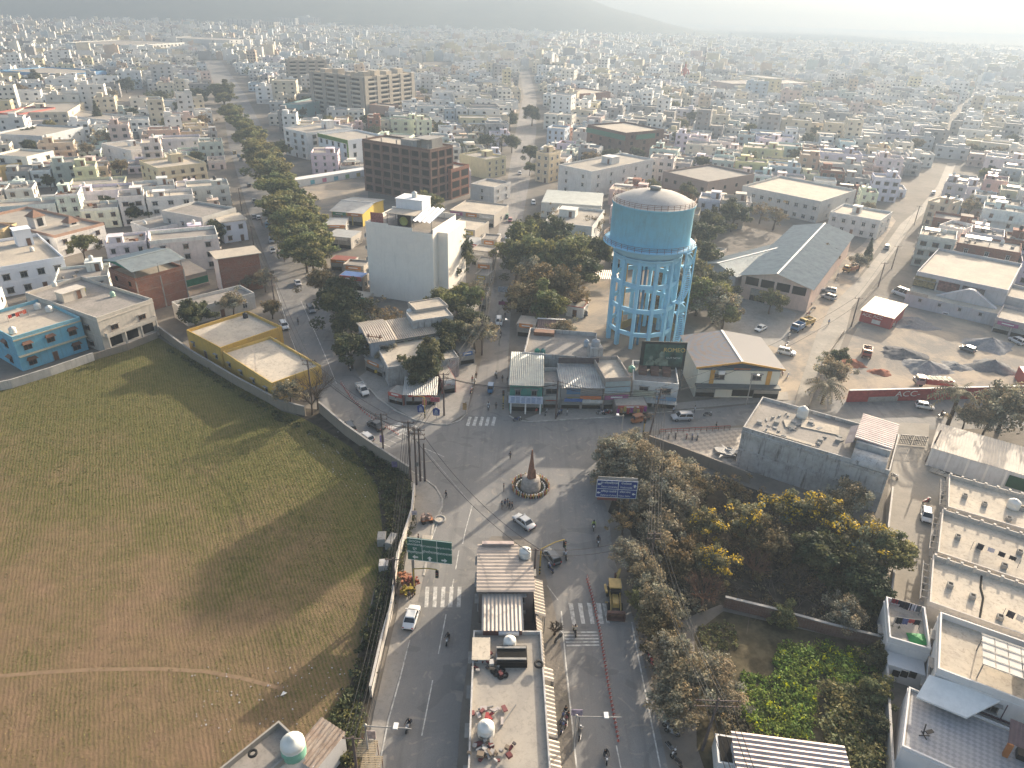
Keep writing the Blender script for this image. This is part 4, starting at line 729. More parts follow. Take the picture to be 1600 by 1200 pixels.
for l, a, b, c, z, rm_ in (('low stained concrete block behind the dark leafy tree', (697, 356), (742, 362), (704, 340), 5, roof_pale), ('walled flat roof beside the centre road past the dark leafy tree', (702, 330), (772, 338), (708, 312), 4.4, roof_pale), ('small shop with tan roof facing the centre road', (736, 392), (765, 396), (738, 382), 4.6, roof_pale), ('grey canopy garage beside the centre road trees', (720, 378), (752, 384), (722, 366), 3.6, sheet_grey), ('low shop roofs with awning edge near the centre road banner', (742, 430), (762, 433), (742, 418), 3.4, roof_dark), ('grey workshop shed between the avenue trees and the blank white building', (508, 368), (548, 372), (512, 356), 4.0, sheet_grey), ('red-roofed low shed by the avenue trees', (516, 405), (552, 408), (518, 398), 3.6, m_plain('red_sheet', (.25, .08, .06))), ('blue-fronted booth below the blank white building', (530, 430), (566, 434), (532, 422), 4.2, m_plain('blue_sheet', (.07, .15, .35))),
 ('grey tin roof between the yellow workshop and avenue trees', (505, 352), (540, 352), (508, 340), 3.6, sheet_grey), ('dark tin shop behind the blue-fronted booth', (536, 415), (568, 418), (540, 406), 3.6, roof_dark), ('low tin shop by the avenue pavement below the booth', (545, 462), (572, 466), (546, 452), 3.4, sheet_tan), ('small canteen roof beside the leaning olive tree', (712, 482), (738, 486), (714, 470), 3.4, sheet_grey), ('tan flat shop next up the centre road verge', (735, 462), (760, 464), (737, 450), 3.8, roof_pale), ('white narrow shop by the dark leafy tree', (744, 412), (768, 414), (746, 402), 5, roof_pale), ('brown two-step shop opposite the grove', (752, 375), (776, 377), (753, 366), 5, roof_dark), ('low brick-edged yard shop beside the fork terrace', (718, 552), (742, 548), (720, 532), 3.2, sheet_tan), ('dim shed by the avenue kerb in front of the ribbed roof', (570, 560), (598, 572), (566, 545), 3.0, sheet_grey), ('pale tin shop on the grove side of the centre road', (808, 505), (836, 508), (810, 492), 3.6, sheet_tan), ('flat kiosk roof at the grove corner above the corner building', (806, 470), (828, 472), (808, 462), 3.4, roof_dark), ('long tin store behind the tower compound wall', (955, 400), (1010, 405), (958, 388), 3.6, sheet_grey), ('low office with pale roof between tower and smaller warehouse', (1085, 395), (1120, 402), (1090, 382), 4, roof_pale)):
 B('shop', l, 'shop', rect(a, b, c, z), z, 1, (0.40, 0.37, 0.33), nf=2, nl=1, nr=1, rm=rm_, pp=.5 if rm_ in (roof_pale, roof_dark) else 0, gf='shop', wm=paint)
B('green_roof_hall', 'long pale green roofed market hall right of the centre road', 'hall', rect((846, 316), (940, 322), (850, 296), 6.0), 6.0, 1, (0.5, 0.5, 0.47), nf=4, nl=2, rm=sheet_green, pp=0)
B('white_shop_house', 'white two-tier shop house behind the trees on the centre road', 'house', rect((850, 350), (925, 358), (852, 322), 7.2), 7.2, 2, (0.6, 0.6, 0.57), nf=3, nl=2, room=(-3, 2, 6, 5, 2.6))
t, w, d, H = B('pump_house', 'small pump house with brown pitched roof near the tower foot', 'shed', rect((842, 512), (880, 514), (844, 497), 3.0), 3.0, 1, (0.44, 0.34, 0.2), nf=1, nl=1, pp=0); gable(t, w, d, 3.0, 1.2, m_plain('brown_sheet', (0.2, 0.13, 0.11)), 'x', .5)[0].build('gable_end', paint, t, col=(.44, .34, .2))
B('store_room', 'small white store room with red roof edge among the tower trees', 'shed', rect((885, 478), (912, 482), (888, 466), 3.0), 3.0, 1, WHT, nf=1, nl=0, pp=.2, pcol=(.3, .08, .07))
t = thing('carport', 'tan ribbed carport roof in the tower compound', 'carport', (*P(933, 445)[:2], 0)); m = MB(); m.corrug((-6, -3, 3.2), (7, -3, 3.0), (7, 3.5, 3.6), (-6, 3.5, 3.8), .6, .07); m.build('roof', sheet_tan, t); m = MB(); [m.beam((x, y, 0), (x, y, 3.2), .15) for x in (-5.5, 6.5) for y in (-2.6, 3)]; m.build('post', steel, t)
B('netted_building', 'brick building with green netting along its unfinished top storey', 'building', rect((918, 197), (978, 210), (1000, 197), 14), 14, 4, wm=brick_dk, nf=4, nl=0, nr=3, style='open', ww=2, wh=1.8, rm=roof_pale, doors=False)
q = rect((918, 197), (978, 210), (1000, 197), 14.2); t = thing('safety_net', 'green safety net hung round the unfinished top storey', 'net', (q[0], q[1], 10.9), q[2]); m = MB(); m.box(0, -q[4] / 2 - .5, 0, q[3] + .6, .08, 2.6); m.box(q[3] / 2 + .5, 0, 0, .08, q[4] * .5, 2.6); m.build('net', m_plain('green_net', (.04, .16, .11)), t)
B('white_block', 'large white shop house with balconied side on the centre road', 'house', rect((873, 260), (925, 271), (973, 242), 11), 11, 3, (0.63, 0.62, 0.60), nf=2, nl=0, nr=5, balcony=False, room=(0, 2, 6, 6, 3), doors=False)
B('unfinished_house', 'bare pinkish unfinished two-storey building with roof openings behind the tower', 'building', rect((1036, 270), (1106, 287), (1150, 268), 9), 9, 2, (0.33, 0.25, 0.21), nf=5, nl=0, nr=4, style='open', ww=1.6, wh=1.5, rm=roof_dark, doors=False)
B('brick_house', 'plain red brick building with white room on top right of the centre road', 'building', rect((868, 142), (908, 148), (912, 139), 10), 10, 3, wm=brick, nf=3, nr=1, nl=0, style='open', doors=False, rm=roof_pale)
B('school_building', 'long pale yellow and grey school block far behind the tower', 'school', rect((1155, 118), (1200, 124), (1160, 114), 9), 9, 3, (0.55, 0.5, 0.36), nf=7, nl=2, style='grey')
B('canopy_building', 'two-storey building with big dark shed roof behind the red statue', 'building', rect((1112, 126), (1142, 131), (1152, 114), 11), 11, 2, (0.45, 0.35, 0.33), nf=3, nr=3, rm=m_plain('dark_sheet', (.15, .14, .14)), pp=0)
# ---- right side: sheds, lane, yard
def shed(name, label, FLr, FRr, Br, z, rise, wallc, roofm, occ=True):
 rc = rect(FLr, FRr, Br, z); t, w, d, H = B(name, label, 'shed', rc, z, 1, wallc, nf=0, nl=0, nr=0, pp=0, bands=False, doors=False, occ=occ); ge, r = gable(t, w, d, z + .1, rise, roofm, 'y', .8, .6, .06); ge.build('gable_end', paint, t, col=wallc); return t, w, d, H
t, w, d, H = shed('warehouse', 'large warehouse with grey-green ribbed gable roof and peach end wall', (1160, 430), (1268, 452), (1330, 368), 7.0, 2.6, (0.60, 0.45, 0.38), sheet_green)
for i in range(4): inst(window_mesh(w / 5.2, 2.4, 'open'), 'opening', t, ((i - 1.5) * w / 4.4, -d / 2, 4.6))
inst(window_mesh(4.5, 3.6, 'shop'), 'shutter', t, (-w * .22, -d / 2, .1))
t, w, d, H = shed('warehouse', 'smaller white-ended warehouse with pale green roof left of the peach one', (1094, 412), (1150, 432), (1220, 360), 5.4, 2.2, (0.52, 0.54, 0.58), sheet_green)
B('house', 'long two-storey white building with flat roof behind the warehouses', 'building', rect((1160, 293), (1282, 318), (1308, 294), 8), 8, 2, (0.58, 0.56, 0.52), nf=9, nl=2, nr=2, rm=roof_pale, ww=1.6)
B('house', 'white two-storey house with small roof room beside the concrete lane', 'house', rect((1297, 334), (1375, 348), (1387, 333), 6.6), 6.6, 2, (0.64, 0.63, 0.60), nf=5, nl=1, nr=2, room=(-2, 1, 3, 3, 2.5), rm=roof_pale)
rc = rect((1432, 428), (1574, 458), (1590, 415), 7.6); t, w, d, H = B('store_building', 'grey flat-roofed store with murals and a slanting stair facing the gravel yard', 'store', rc, 7.6, 2, (0.47, 0.46, 0.47), nf=0, nl=2, nr=0, rm=roof_pale, doors=False)
for i, c in enumerate(((.34, .27, .12), (.26, .12, .11), (.24, .2, .18))): MB().box((i - 1.05) * w * .27 - w * .1, -d / 2 - .14, 4.2, w * .24, .1, 3.0).build('mural', m_plain('mural_%d' % i, c, .7, var=.85, sc=1.4), t)
m = MB(); m.box(0, -d / 2 - 4, 0, w, 8, 3.6); m.build('lower_storey', paint, t, col=(.44, .44, .46)); m = MB(); m.box(-w * .38, -d / 2 - 7.9, 3.6, w * .24, .15, 1.0); m.box(0, -d / 2 - 4, 3.6, w - .2, 7.8, .05); m.build('terrace', roof_pale, t)
m = MB(); m.add([(-w * .2, -d / 2 - 4.2, 3.65), (w * .12, -d / 2 - 4.2, 7.6), (w * .18, -d / 2 - 4.2, 7.6), (w * .46, -d / 2 - 4.2, 3.65), (-w * .2, -d / 2 - 2.6, 3.65), (w * .12, -d / 2 - 2.6, 7.6), (w * .18, -d / 2 - 2.6, 7.6), (w * .46, -d / 2 - 2.6, 3.65)], [(0, 3, 2, 1), (4, 5, 6, 7), (0, 1, 5, 4), (1, 2, 6, 5), (2, 3, 7, 6)]); m.build('stair', paint, t, col=(.5, .49, .5)); OCC.append((rc[0], rc[1] - 5, rc[2], w + 4, d + 12))
inst(window_mesh(6, 2.2, 'grey'), 'window', t, (-w * .38, -d / 2 - .01, 3.9))
for i in range(4): inst(window_mesh(.7, .7, 'grey'), 'vent', t, ((i - 1.5) * w * .22, -d / 2 - 8, 2.2))
for i in (0, 1): tank(*on(t, -w * .1 + i * 2.3, d * 1.1, 6.8), ('white water tank, first of two behind the mural store', 'white water tank, second of two behind the mural store')[i], r=.85, h=1.6)
redm = m_plain('faded_red_paint', (0.36, 0.06, 0.055), .7, var=.4); wl = m_plain('sign_white', (0.62, 0.58, 0.55), .7)
rc = rect((1347, 483), (1396, 496), (1410, 478), 3.6); t, w, d, H = B('shed', 'red-walled shed with grey sheet roof and white lettering in the gravel yard', 'shed', rc, 3.4, 1, (.36, .06, .055), nf=0, nl=0, nr=0, pp=0, bands=False, doors=False)
m = MB(); m.corrug((-w / 2 - .4, -d / 2 - .5, 3.45), (w / 2 + .4, -d / 2 - .5, 3.45), (w / 2 + .4, d / 2 + .4, 4.3), (-w / 2 - .4, d / 2 + .4, 4.3), .5); m.build('sheet_roof', sheet_tan, t); text('ACC', 1.2, wl, (-w * .3, -d / 2 - .06, 2.3), (rad(90), 0, 0), t); text('ACC', 1.2, wl, (w * .05, -d / 2 - .06, 2.5), (rad(90), 0, 0), t); MB().box(w * .03, -d / 2 - .05, .5, 2.2, .08, 1.1).build('panel', wl, t)
a, b = P(1322, 628), P(1625, 620); cpt = a.lerp(b, .5); L = (b - a).length; an = math.atan2((b - a).y, (b - a).x); t = thing('boundary_wall', 'long red boundary wall lettered ACC in front of the gravel yard', 'wall', tuple(cpt), an)
MB().box(0, 0, 0, L, .3, 2.9).build('wall', redm, t); MB().box(0, 0, 2.9, L + .1, .5, .12).build('coping', wl, t); text('ACC-', 1.9, wl, (-L * .2, -.17, 1.7), (rad(90), 0, 0), t, sx=1.3)
m = MB()
for k in range(12): m.box(-L * .06 + k * .62, -.16, 1.45, .42, .02, .35); m.box(-L * .06 + k * .62, -.16, 2.1, .5, .02, .12)
m.build('lettering', m_plain('cream_letters', (.55, .48, .35)), t); MB().box(-L * .32, -.17, 0, 7, .03, 1.2).build('worn_patch', conc, t)
B('house', 'flat tan-roofed house at the far end of the gravel yard', 'house', rect((1565, 465), (1640, 482), (1572, 446), 5), 5, 1, (.55, .52, .5), nf=2, nl=1, rm=roof_pale); B('shop', 'low shopfront with red sign beside the covered car', 'shop', rect((1555, 500), (1640, 520), (1566, 480), 3.4), 3.4, 1, (.42, .37, .36), nf=0, nl=0, gf='shop', rm=roof_pale, occ=False)
t, w, d, H = B('shed', 'red-sided container shed at the edge of the gravel yard', 'shed', rect((1592, 572), (1640, 640), 8, 3), 3, 1, (.36, .07, .06), nf=0, nl=0, nr=0, pp=0, rm=sheet_tan, bands=False, doors=False)
rc = rect((1160, 672), (1389, 741), (1182, 622), 8.0); t, w, d, H = B('concrete_building', 'old stained concrete building with cluttered roof and long blank wall', 'building', rc, 8.0, 2, wm=conc_st, nf=0, nl=1, nr=0, rm=roof_dark, pp=.7, bands=False, doors=False)
m = MB()
for x in (-w * .08, w * .1): m.box(x, -d / 2 - .05, 0, .5, .2, 8.2)
m.box(0, -d / 2 - .06, 7.4, w + .1, .3, .5); m.box(0, -d / 2 - .04, 3.8, w, .12, .35); m.build('ledge', conc_st, t)
rx = w * .36; m = MB(); m.box(rx, d * .1, 8, w * .22, d * .72, 2.5); m.build('roof_room', conc_st, t); m = MB(); m.corrug((rx - w * .13, -d * .22, 10.9), (rx - w * .13, d * .5, 10.9), (rx + w * .12, d * .5, 10.6), (rx + w * .12, -d * .22, 10.6), .7, .06); m.build('sheet_roof', sheet_pink, t); m = MB(); m.corrug((rx - w * .18, -d * .25, 9.4), (rx - w * .18, d * .25, 9.4), (rx - w * .13, d * .25, 10.2), (rx - w * .13, -d * .25, 10.2), .5, .04); m.build('lean_to_roof', sheet_pink, t)
m = MB(); r_ = 1.6
m.add([(rx + (i * 2 - 1) * w * .11, -d * .37 + r_ * 1.3 * math.cos(a), 8.1 + r_ * math.sin(a)) for i in (0, 1) for a in [math.pi * k / 10 for k in range(11)]], [(k, k + 1, k + 12, k + 11) for k in range(10)] + [tuple(range(10, -1, -1)), tuple(range(11, 22))], True); m.build('barrel_roof', conc_st, t)
for i in range(7): m = MB(); m.box(-w * .42 + i * w * .11, (-.2 + .13 * (i * 5 % 4)) * d, 8.06, .9, .9, .55); m.build('skylight_stub', conc, t)
m = MB(); m.box(-w * .02, d * .16, 8.1, 6.5, 3.2, .12, .15); m.box(-w * .18, -d * .36, 8.1, 9, .8, .1); m.box(-w * .22, 0, 8.1, 2, 2.6, .2, .4); m.build('roof_slab_piece', roof_pale, t)
m = MB()
for k in range(26): m.box(-w * .44 + random.random() * w * .6, (random.random() - .5) * d * .8, 8.08, random.uniform(.3, 1.3), random.uniform(.2, .7), random.uniform(.1, .4), random.random() * 3)
tag(m.xf(Matrix.Translation((rc[0], rc[1], 0)) @ Matrix.Rotation(rc[2], 4, 'Z')).build('rubble', conc), kind='stuff')
tank(*on(t, -w * .17, d * .3, 8.1), 'tall white water tank on the old stained concrete building', r=1.0, h=2.2)
rc = rect((1458, 698), (1640, 752), (1452, 664), 4.2); t, w, d, H = B('shed', 'white-walled shed with dappled pale ribbed roof beside the driveway gate', 'shed', rc, 4.0, 1, (.60, .61, .62), nf=0, nl=0, nr=0, pp=0, bands=False, doors=False, wm=paint)
m = MB(); m.corrug((-w / 2 - .3, -d / 2 - .4, 4.1), (w / 2, -d / 2 - .4, 4.1), (w / 2, d / 2 + .4, 5.0), (-w / 2 - .3, d / 2 + .4, 5.0), .5, .05); m.build('sheet_roof', m_metal('pale_tan_sheet', (.46, .42, .36), (.37, .34, .30)), t); MB().box(w * .33, -d / 2 - .1, .8, w * .28, .2, 2.4).build('green_screen', m_plain('dark_green_screen', (.02, .07, .04)), t)
m = MB(); [m.box(-w / 2 + k * w / 6, -d / 2 - .06, 0, .35, .2, 4.0) for k in range(7)]; m.build('pilaster', white, t)
a, b = P(1402, 694), P(1446, 698); t = thing('gate', 'dark barred metal driveway gate between the concrete building and white shed', 'gate', tuple(a.lerp(b, .5)), math.atan2((b - a).y, (b - a).x)); L = (b - a).length
for s in (-1, 1):
 m = MB(); [m.box(s * L * .25 + (k - 3.5) * L / 17, 0, .3, .12, .06, 1.9) for k in range(8)]; [m.box(s * L * .25, 0, z, L * .48, .1, .14) for z in (.2, 1.2, 2.2)]; m.build('gate_leaf', black, t)
# ---- foreground: houses at the right, median strip, bottom corners
def vents(t, w, d, H, spots):
 for u, v in spots: m = MB(); m.box(u * w, v * d, H + .06, .75, .75, .7); m.cur = 1; m.box(u * w, v * d, H + .76, .5, .5, .02); m.build('roof_vent', [conc, dark], t)
ROWN = ['topmost flat-roofed row house beside the white shed, stained screed roof', 'second flat-roofed row house below the white shed, laundry on its roof line', 'third flat-roofed row house, cracked pale roof with a dark seam']
rcs = [rect((1479, 797), (1660, 850), (1481, 746), 4.2), rect((1463, 868), (1660, 934), (1477, 803), 4.4), rect((1450, 946), (1660, 1020), (1461, 874), 4.8)]
for i, rc in enumerate(rcs):
 t, w, d, H = B('row_house', ROWN[i], 'house', rc, (4.2, 4.4, 4.8)[i], 1, (.50, .46, .41), nf=3, nl=2, nr=0, rm=roof_pale, pp=.75, wm=paint, style='grey', bands=True)
 vents(t, w, d, H, [(-.34, .0), (-.16, -.08), (.05, -.3), (.18, .1)][: 4 - (i == 2)])
 for k in range(10): MB().box(-w / 2 + .3 + k * w / 9, d / 2 - .14, H, .35, .4, 1.05).build('parapet_pier', paint, t, col=(.55, .5, .44))
 m = MB(); [m.box(-w / 2 - .5, (k / 5 - .5) * d * .7, H - .2, 1.1, .12, .1) for k in range(6)]; m.box(-w / 2 - 1.0, 0, H - .3, .12, d * .8, .3); m.build('pergola', conc, t)
 if i == 0: tank(*on(t, w * .1, d * .1, 4.3), 'white water tank with pipe on the topmost row house', r=.95, h=1.6)
 if i == 1: laundry(t, 'dark washing hung low across the second row house roof', ((-3.5, -1.8), (2.5, -2.6)), 4.5, [(.03, .03, .04), (.4, .4, .48), (.02, .02, .03), (.03, .03, .03)])
 if i == 2:
  m = MB(); m.tube([(-w * .08, d * .45, H + .1), (-w * .09, d * .2, H + .1), (-w * .07, 0, H + .1), (-w * .1, -d * .42, H + .1)], .14, 5); m.build('roof_seam', dark, t); laundry(t, 'short washing line on the cracked pale roof', ((1.0, -2.8), (4.5, -3.6)), 4.9, [(.04, .04, .05), (.5, .48, .46), (.04, .04, .04)])
t, w, d, H = B('terrace_house', 'small white house with laundry terrace and green sheet', 'house', rect((1387, 1003), (1452, 1022), (1392, 942), 4.0), 4.0, 1, (.62, .61, .60), nf=2, nl=1, nr=0, rm=roof_c, pp=.9, wm=paint_clean, style='grey')
laundry(t, 'washing line of dark clothes along the white terrace wall', ((-w * .4, d * .36), (w * .35, d * .36)), 4.1, [(.2, .03, .04), (.03, .03, .05), (.02, .02, .03), (.03, .03, .04), (.5, .5, .55), (.08, .1, .12)]); laundry(t, 'washing line with blue and red pieces in the middle of the white terrace', ((-w * .35, -d * .1), (w * .3, 0)), 4.1, [(.03, .03, .03), (.1, .12, .25), (.4, .08, .08), (.03, .03, .04)])
q = on(t, w * .22, -d * .25, 4.12); o = MB(); o.add([(-1.2, -.9, 0), (1.1, -1.0, .05), (1.3, .8, .1), (-.9, 1.0, .04), (0, 0, .35)], [(0, 1, 4), (1, 2, 4), (2, 3, 4), (3, 0, 4)]); tag(o.build('plastic_sheet', m_plain('green_plastic', (.03, .25, .07)), None, q), 'bright green plastic sheet lying on the laundry terrace', 'sheet')
m = MB(); m.box(0, -d / 2 - 1.2, 0, w * .9, 2.4, 2.6); m.build('porch', paint_clean, t, col=(.6, .59, .58)); m = MB(); [m.box(-w * .2 + k * .9, -d / 2 - 2.45, 1.0 + .3 * k, .8, .1, 1.0) for k in range(3)]; m.build('dark_pane', dark, t)
t, w, d, H = B('villa', 'white villa with roof terrace and pale slatted pergola', 'house', rect((1462, 1052), (1660, 1128), (1462, 962), 6.6), 6.6, 2, (.64, .62, .60), nf=3, nl=2, nr=0, rm=roof_pale, wm=paint_clean, style='grey', pp=.9)
m = MB(); [m.box(-w * .12 + k * 1.35, -d * .1, H + 2.5, 1.25, 5.2, .08) for k in range(5)]; [m.box(-w * .12 + 2.7, -d * .1 - 2.6 + k * 1.3, H + 2.62, 6.9, .08, .06) for k in range(5)]; m.build('pergola_roof', m_plain('pale_panel', (.55, .52, .47)), t); m = MB(); [m.beam((x, y, H), (x, y, H + 2.5), .12) for x in (-w * .12 - .5, -w * .12 + 5.9) for y in (-d * .1 - 2.3, -d * .1 + 2.3)]; m.build('pergola_post', steel, t)
MB().box(w * .28, d * .16, H + .06, 2.6, 2.2, 1.5).build('roof_box', black, t)
m = MB(); [m.box(-w * .3 + k * w * .2, -d / 2 - .02, 3.6, .1, .06, 2.4) for k in range(4)]; m.box(-w * .02, -d / 2 - .05, 3.4, w * .75, .12, .25); m.build('window_frame', m_plain('plum_frame', (.10, .05, .07)), t)
rc = rect((1408, 1168), (1680, 1290), (1401, 1068), 3.8); t, w, d, H = B('terrace_building', 'white building with grey tiled terrace and plum-coloured canopy', 'house', rc, 3.8, 1, (.66, .64, .63), nf=0, nl=0, nr=0, pp=.35, wm=paint_clean, rm=roof_c, doors=False)
tl = N('terrace_tiles', .6, .35); v = tl.coord('Object', (1, 1, 1), .785); ck = tl.nd('ShaderNodeTexChecker'); ck.inputs['Scale'].default_value = 2.2; ck.inputs[1].default_value = (.31, .31, .32, 1); ck.inputs[2].default_value = (.23, .23, .245, 1); tl.ln(v, ck.inputs[0]); tl.base(tl.mix(tl.ramp(tl.noise(tl.coord('Object'), .7, 5), .4, .7, 0, .5), ck.outputs[0], (.36, .35, .34)))
MB().box(0, 0, 3.87, w - .8, d - .8, .04).build('tiled_floor', tl.m, t)
q4 = [Vector(P(*a)) for a in ((1432, 1088, 5.2), (1511, 1121, 5.2), (1570, 1092, 6.4), (1452, 1054, 6.4))]; m = MB(); m.add([tuple(v) for v in q4] + [tuple(v - Vector((0, 0, .25))) for v in q4], [(0, 1, 2, 3), (7, 6, 5, 4), (0, 4, 5, 1), (1, 5, 6, 2), (2, 6, 7, 3), (3, 7, 4, 0)]); m.xf((Matrix.Translation((rc[0], rc[1], 0)) @ Matrix.Rotation(rc[2], 4, 'Z')).inverted()); m.build('white_roof', white, t)
m = MB(); m.corrug((w * .10, d * .04, 6.0), (w * .48, d * .04, 6.0), (w * .48, d * .34, 6.9), (w * .10, d * .34, 6.9), .4, .03); r0 = m.build('canopy', m_plain('plum_sheet', (.13, .09, .095)), t); [MB().box(w * u, d * .05, 3.9, .5, .5, 2.1).build('post', m_plain('orange_post', (.38, .15, .05)), r0) for u in (.12, .47)]
m = MB(); m.box(w * .26, d * .14, 3.9, 2.4, 1.2, .75); m.build('table', black, t)
o = thing('exercise_stand', 'black metal exercise stand on the grey tiled terrace', 'stand', on(t, -w * .37, -d * .18, 3.92)); m = MB(); m.beam((-.6, 0, 0), (.6, 0, 0), .1); m.beam((0, -.5, 0), (0, .6, 0), .1); m.beam((0, .2, 0), (-.2, .2, 1.7), .1); m.build('frame', black, o); MB().box(.5, .1, .5, .9, .4, .12, .3).build('seat', black, o)
def wall(label, pts, h, mat, th=.28, name='boundary_wall', cap=None):
 q = poly(*pts); c = q[len(q) // 2]; t = thing(name, label, 'wall', tuple(c)); m = MB()
 for a, b in zip(q[:-1], q[1:]): m.beam(a - c + Vector((0, 0, h / 2)), b - c + Vector((0, 0, h / 2)), th, h)
 m.build('wall', mat, t)
 if cap:
  m = MB()
  for a, b in zip(q[:-1], q[1:]): m.beam(a - c + Vector((0, 0, h + .05)), b - c + Vector((0, 0, h + .05)), th + .14, .1)
  m.build('coping', cap, t)
wall_w = m_paint('whitewashed_wall', (.50, .47, .43), dirt=.95); wall_c = m_paint('grimy_wall', (.26, .22, .175), dirt=.9)
wall('white boundary wall along the green garden and driveway', [(1392, 900), (1385, 960), (1378, 1030), (1382, 1110), (1388, 1230)], 2.2, wall_w); wall('brown brick wall between thicket and green garden', [(1130, 948), (1200, 965), (1290, 990), (1378, 1012)], 1.9, brick_dk, cap=conc)
wall('dark retaining wall below the tiled motorcycle forecourt', [(1012, 695), (1060, 712), (1120, 735), (1170, 755)], 2.2, wall_c); wall('dark boundary wall between field and yellow house', [(247, 520), (300, 560), (370, 602), (440, 640), (478, 650)], 2.2, wall_c, cap=conc)
wall('whitewashed peeling wall in front of the blue house', [(0, 610), (20, 606), (80, 587), (148, 563)], 2.0, wall_w); wall('low stone wall in front of the cream veranda house', [(148, 562), (200, 547), (247, 528)], 1.6, wall_c)
wall('leaning roadside wall along the avenue side of the field', [(500, 645), (540, 680), (575, 705), (640, 748)], 2.6, wall_c, cap=conc); wall('poster-covered white wall along the lower road edge of the field', [(648, 770), (644, 810), (622, 880), (612, 960), (598, 1010), (580, 1090)], 2.1, wall_w)
wall('low wall edging the driveway and the concrete building', [(1392, 770), (1385, 830), (1388, 880)], 1.4, wall_w); wall('kerb-height white wall along the concrete lane and yard', [(1262, 640), (1290, 560), (1318, 520)], 1.0, wall_c)
wall('yellow compound wall around the water tower', [(1060, 520), (1010, 500), (950, 520)], 2.0, m_paint('ochre_wall', (.40, .30, .14)))
rc = rect((730, 1232), (862, 1232), (741, 990), 3.8); t, w, d, H = B('terrace_building', 'long narrow terrace building on the traffic island, cluttered flat roof', 'building', rc, 3.8, 1, (.40, .37, .33), nf=0, nl=4, nr=0, wm=conc_st, rm=roof_c, pp=.6, doors=False, bands=False, style='grey')
T = t; TW_, TD_ = w, d
for (u, v), l, r, h in (((.03, .40), 'white water tank on a stand on the traffic island terrace, upper end', .8, 1.4), ((-.29, -.20), 'large white water tank on the traffic island terrace, lower end', .95, 1.7)): tank(*on(t, u * w, v * d, 3.9), l, r=r, h=h)
m = MB(); m.box(.06 * w, .30 * d, 3.9, w * .42, 2.6, .9); m.build('dark_hutch', dark, t); m = MB(); m.box(.05 * w, .26 * d, 4.85, w * .42, .3, .12); m.box(.05 * w, .345 * d, 4.85, w * .42, .3, .12); m.build('hutch_beam', conc, t)
m = MB(); m.beam((-w * .14, -d * .18, 4.0), (w * .1, -d * .02, 4.0), .1); m.beam((-w * .4, -d * .05, 4.0), (-w * .2, -d * .03, 4.0), .14); m.build('loose_pole', steel, t)
jr = random.Random(3)
for nm, lab, cu, cv, n in (('scrap_heap', 'heap of scrap and rags beside the lower tank on the traffic island terrace', -.22, -.31, 34), ('scrap_heap', 'pile of scrap and tyres by the hutch on the traffic island terrace', -.26, .27, 22), ('cloth_heap', 'strip of discarded red cloth along the traffic island parapet', -.28, -.1, 14)):
 m = MB()
 for k in range(n):
  m.col = jr.choice([(.08, .07, .07), (.3, .28, .26), (.45, .43, .4), (.14, .05, .05), (.2, .16, .12)]) if nm == 'scrap_heap' else jr.choice([(.3, .06, .06), (.2, .08, .08), (.4, .36, .34)])
  m.box(jr.gauss(0, 1.0), jr.gauss(0, .8), jr.random() * .4, jr.uniform(.2, 1.0), jr.uniform(.15, .6), jr.uniform(.1, .4), jr.random() * 3)
 tm = MATS.get('tinted_scrap') or (lambda n_: (n_.base(n_.attr()), n_.m)[1])(N('tinted_scrap', .9, .2)); tag(m.build(nm, tm, None, on(t, cu * w, cv * d, 3.88)), lab, 'scrap', kind='stuff')
def tyre_at(p, label, r=.42, flat=True, group=None):
 m = MB(); m.lathe([(r * .55, 0), (r * .95, -.02), (r, .1), (r * .95, .22), (r * .55, .2), (r * .55, 0)], n=16); o = m.build('tyre', tyre, None, p); return tag(o, label, 'tyre', group)
for k, (u, v) in enumerate(((-.16, .19), (-.10, .17), (-.04, .18), (-.20, .21), (-.08, .21))): tyre_at(on(t, u * w, v * d, 3.9 + .01 * k), 'worn black tyre lying on the traffic island terrace', group='worn tyres on the terrace')
tyre_at(on(t, w * .43, d * .235, 4.5), 'white-rimmed tyre on the parapet above the right-hand leg', .6)
rc2 = rect((748, 921), (834, 921), (757, 853), 6.2); t, w, d, H = B('shed', 'ribbed-roof shed at the tip of the traffic island, ridges running across', 'shed', rc2, 6.0, 2, (.20, .17, .155), nf=2, nl=2, nr=1, pp=0, bands=False, doors=False, style='grey')
m = MB(); m.corrug((-w / 2 - .3, -d / 2 - .3, 6.1), (-w / 2 - .3, d / 2, 6.6), (w * .26, d / 2, 6.6), (w * .26, -d / 2 - .3, 6.1), .62, .03); m.corrug((w * .26, -d / 2 - .3, 6.1), (w * .26, d * .1, 6.35), (w / 2 + .2, d * .1, 6.35), (w / 2 + .2, -d / 2 - .3, 6.1), .62, .03); m.build('sheet_roof', m_metal('pink_tan_sheet', (.40, .34, .29), (.30, .26, .225)), t)
m = MB(); m.box(-w * .14, d / 2 - .2, 6.75, w * .62, .6, .3); m.build('ridge_board', m_plain('pale_pink_board', (.5, .4, .36)), t); tank(*on(t, w * .38, d * .26, 6.05), 'bulky white water tank on the corner of the ribbed-roof island shed', r=.85, h=1.5)
rc3 = rect((755, 981), (816, 981), (758, 931), 5.2); t, w, d, H = B('shed', 'lower shed with ridges running lengthwise on the traffic island', 'shed', rc3, 4.9, 1, (.16, .07, .06), nf=0, nl=0, nr=0, pp=0, bands=False, doors=False)
m = MB(); m.corrug((-w / 2 - .2, -d / 2 - .3, 5.0), (w / 2 + .2, -d / 2 - .3, 5.0), (w / 2 + .2, d / 2, 5.6), (-w / 2 - .2, d / 2, 5.6), .5, .04); m.build('sheet_roof', m_metal('tan_grey_sheet', (.38, .34, .30), (.28, .26, .24)), t)
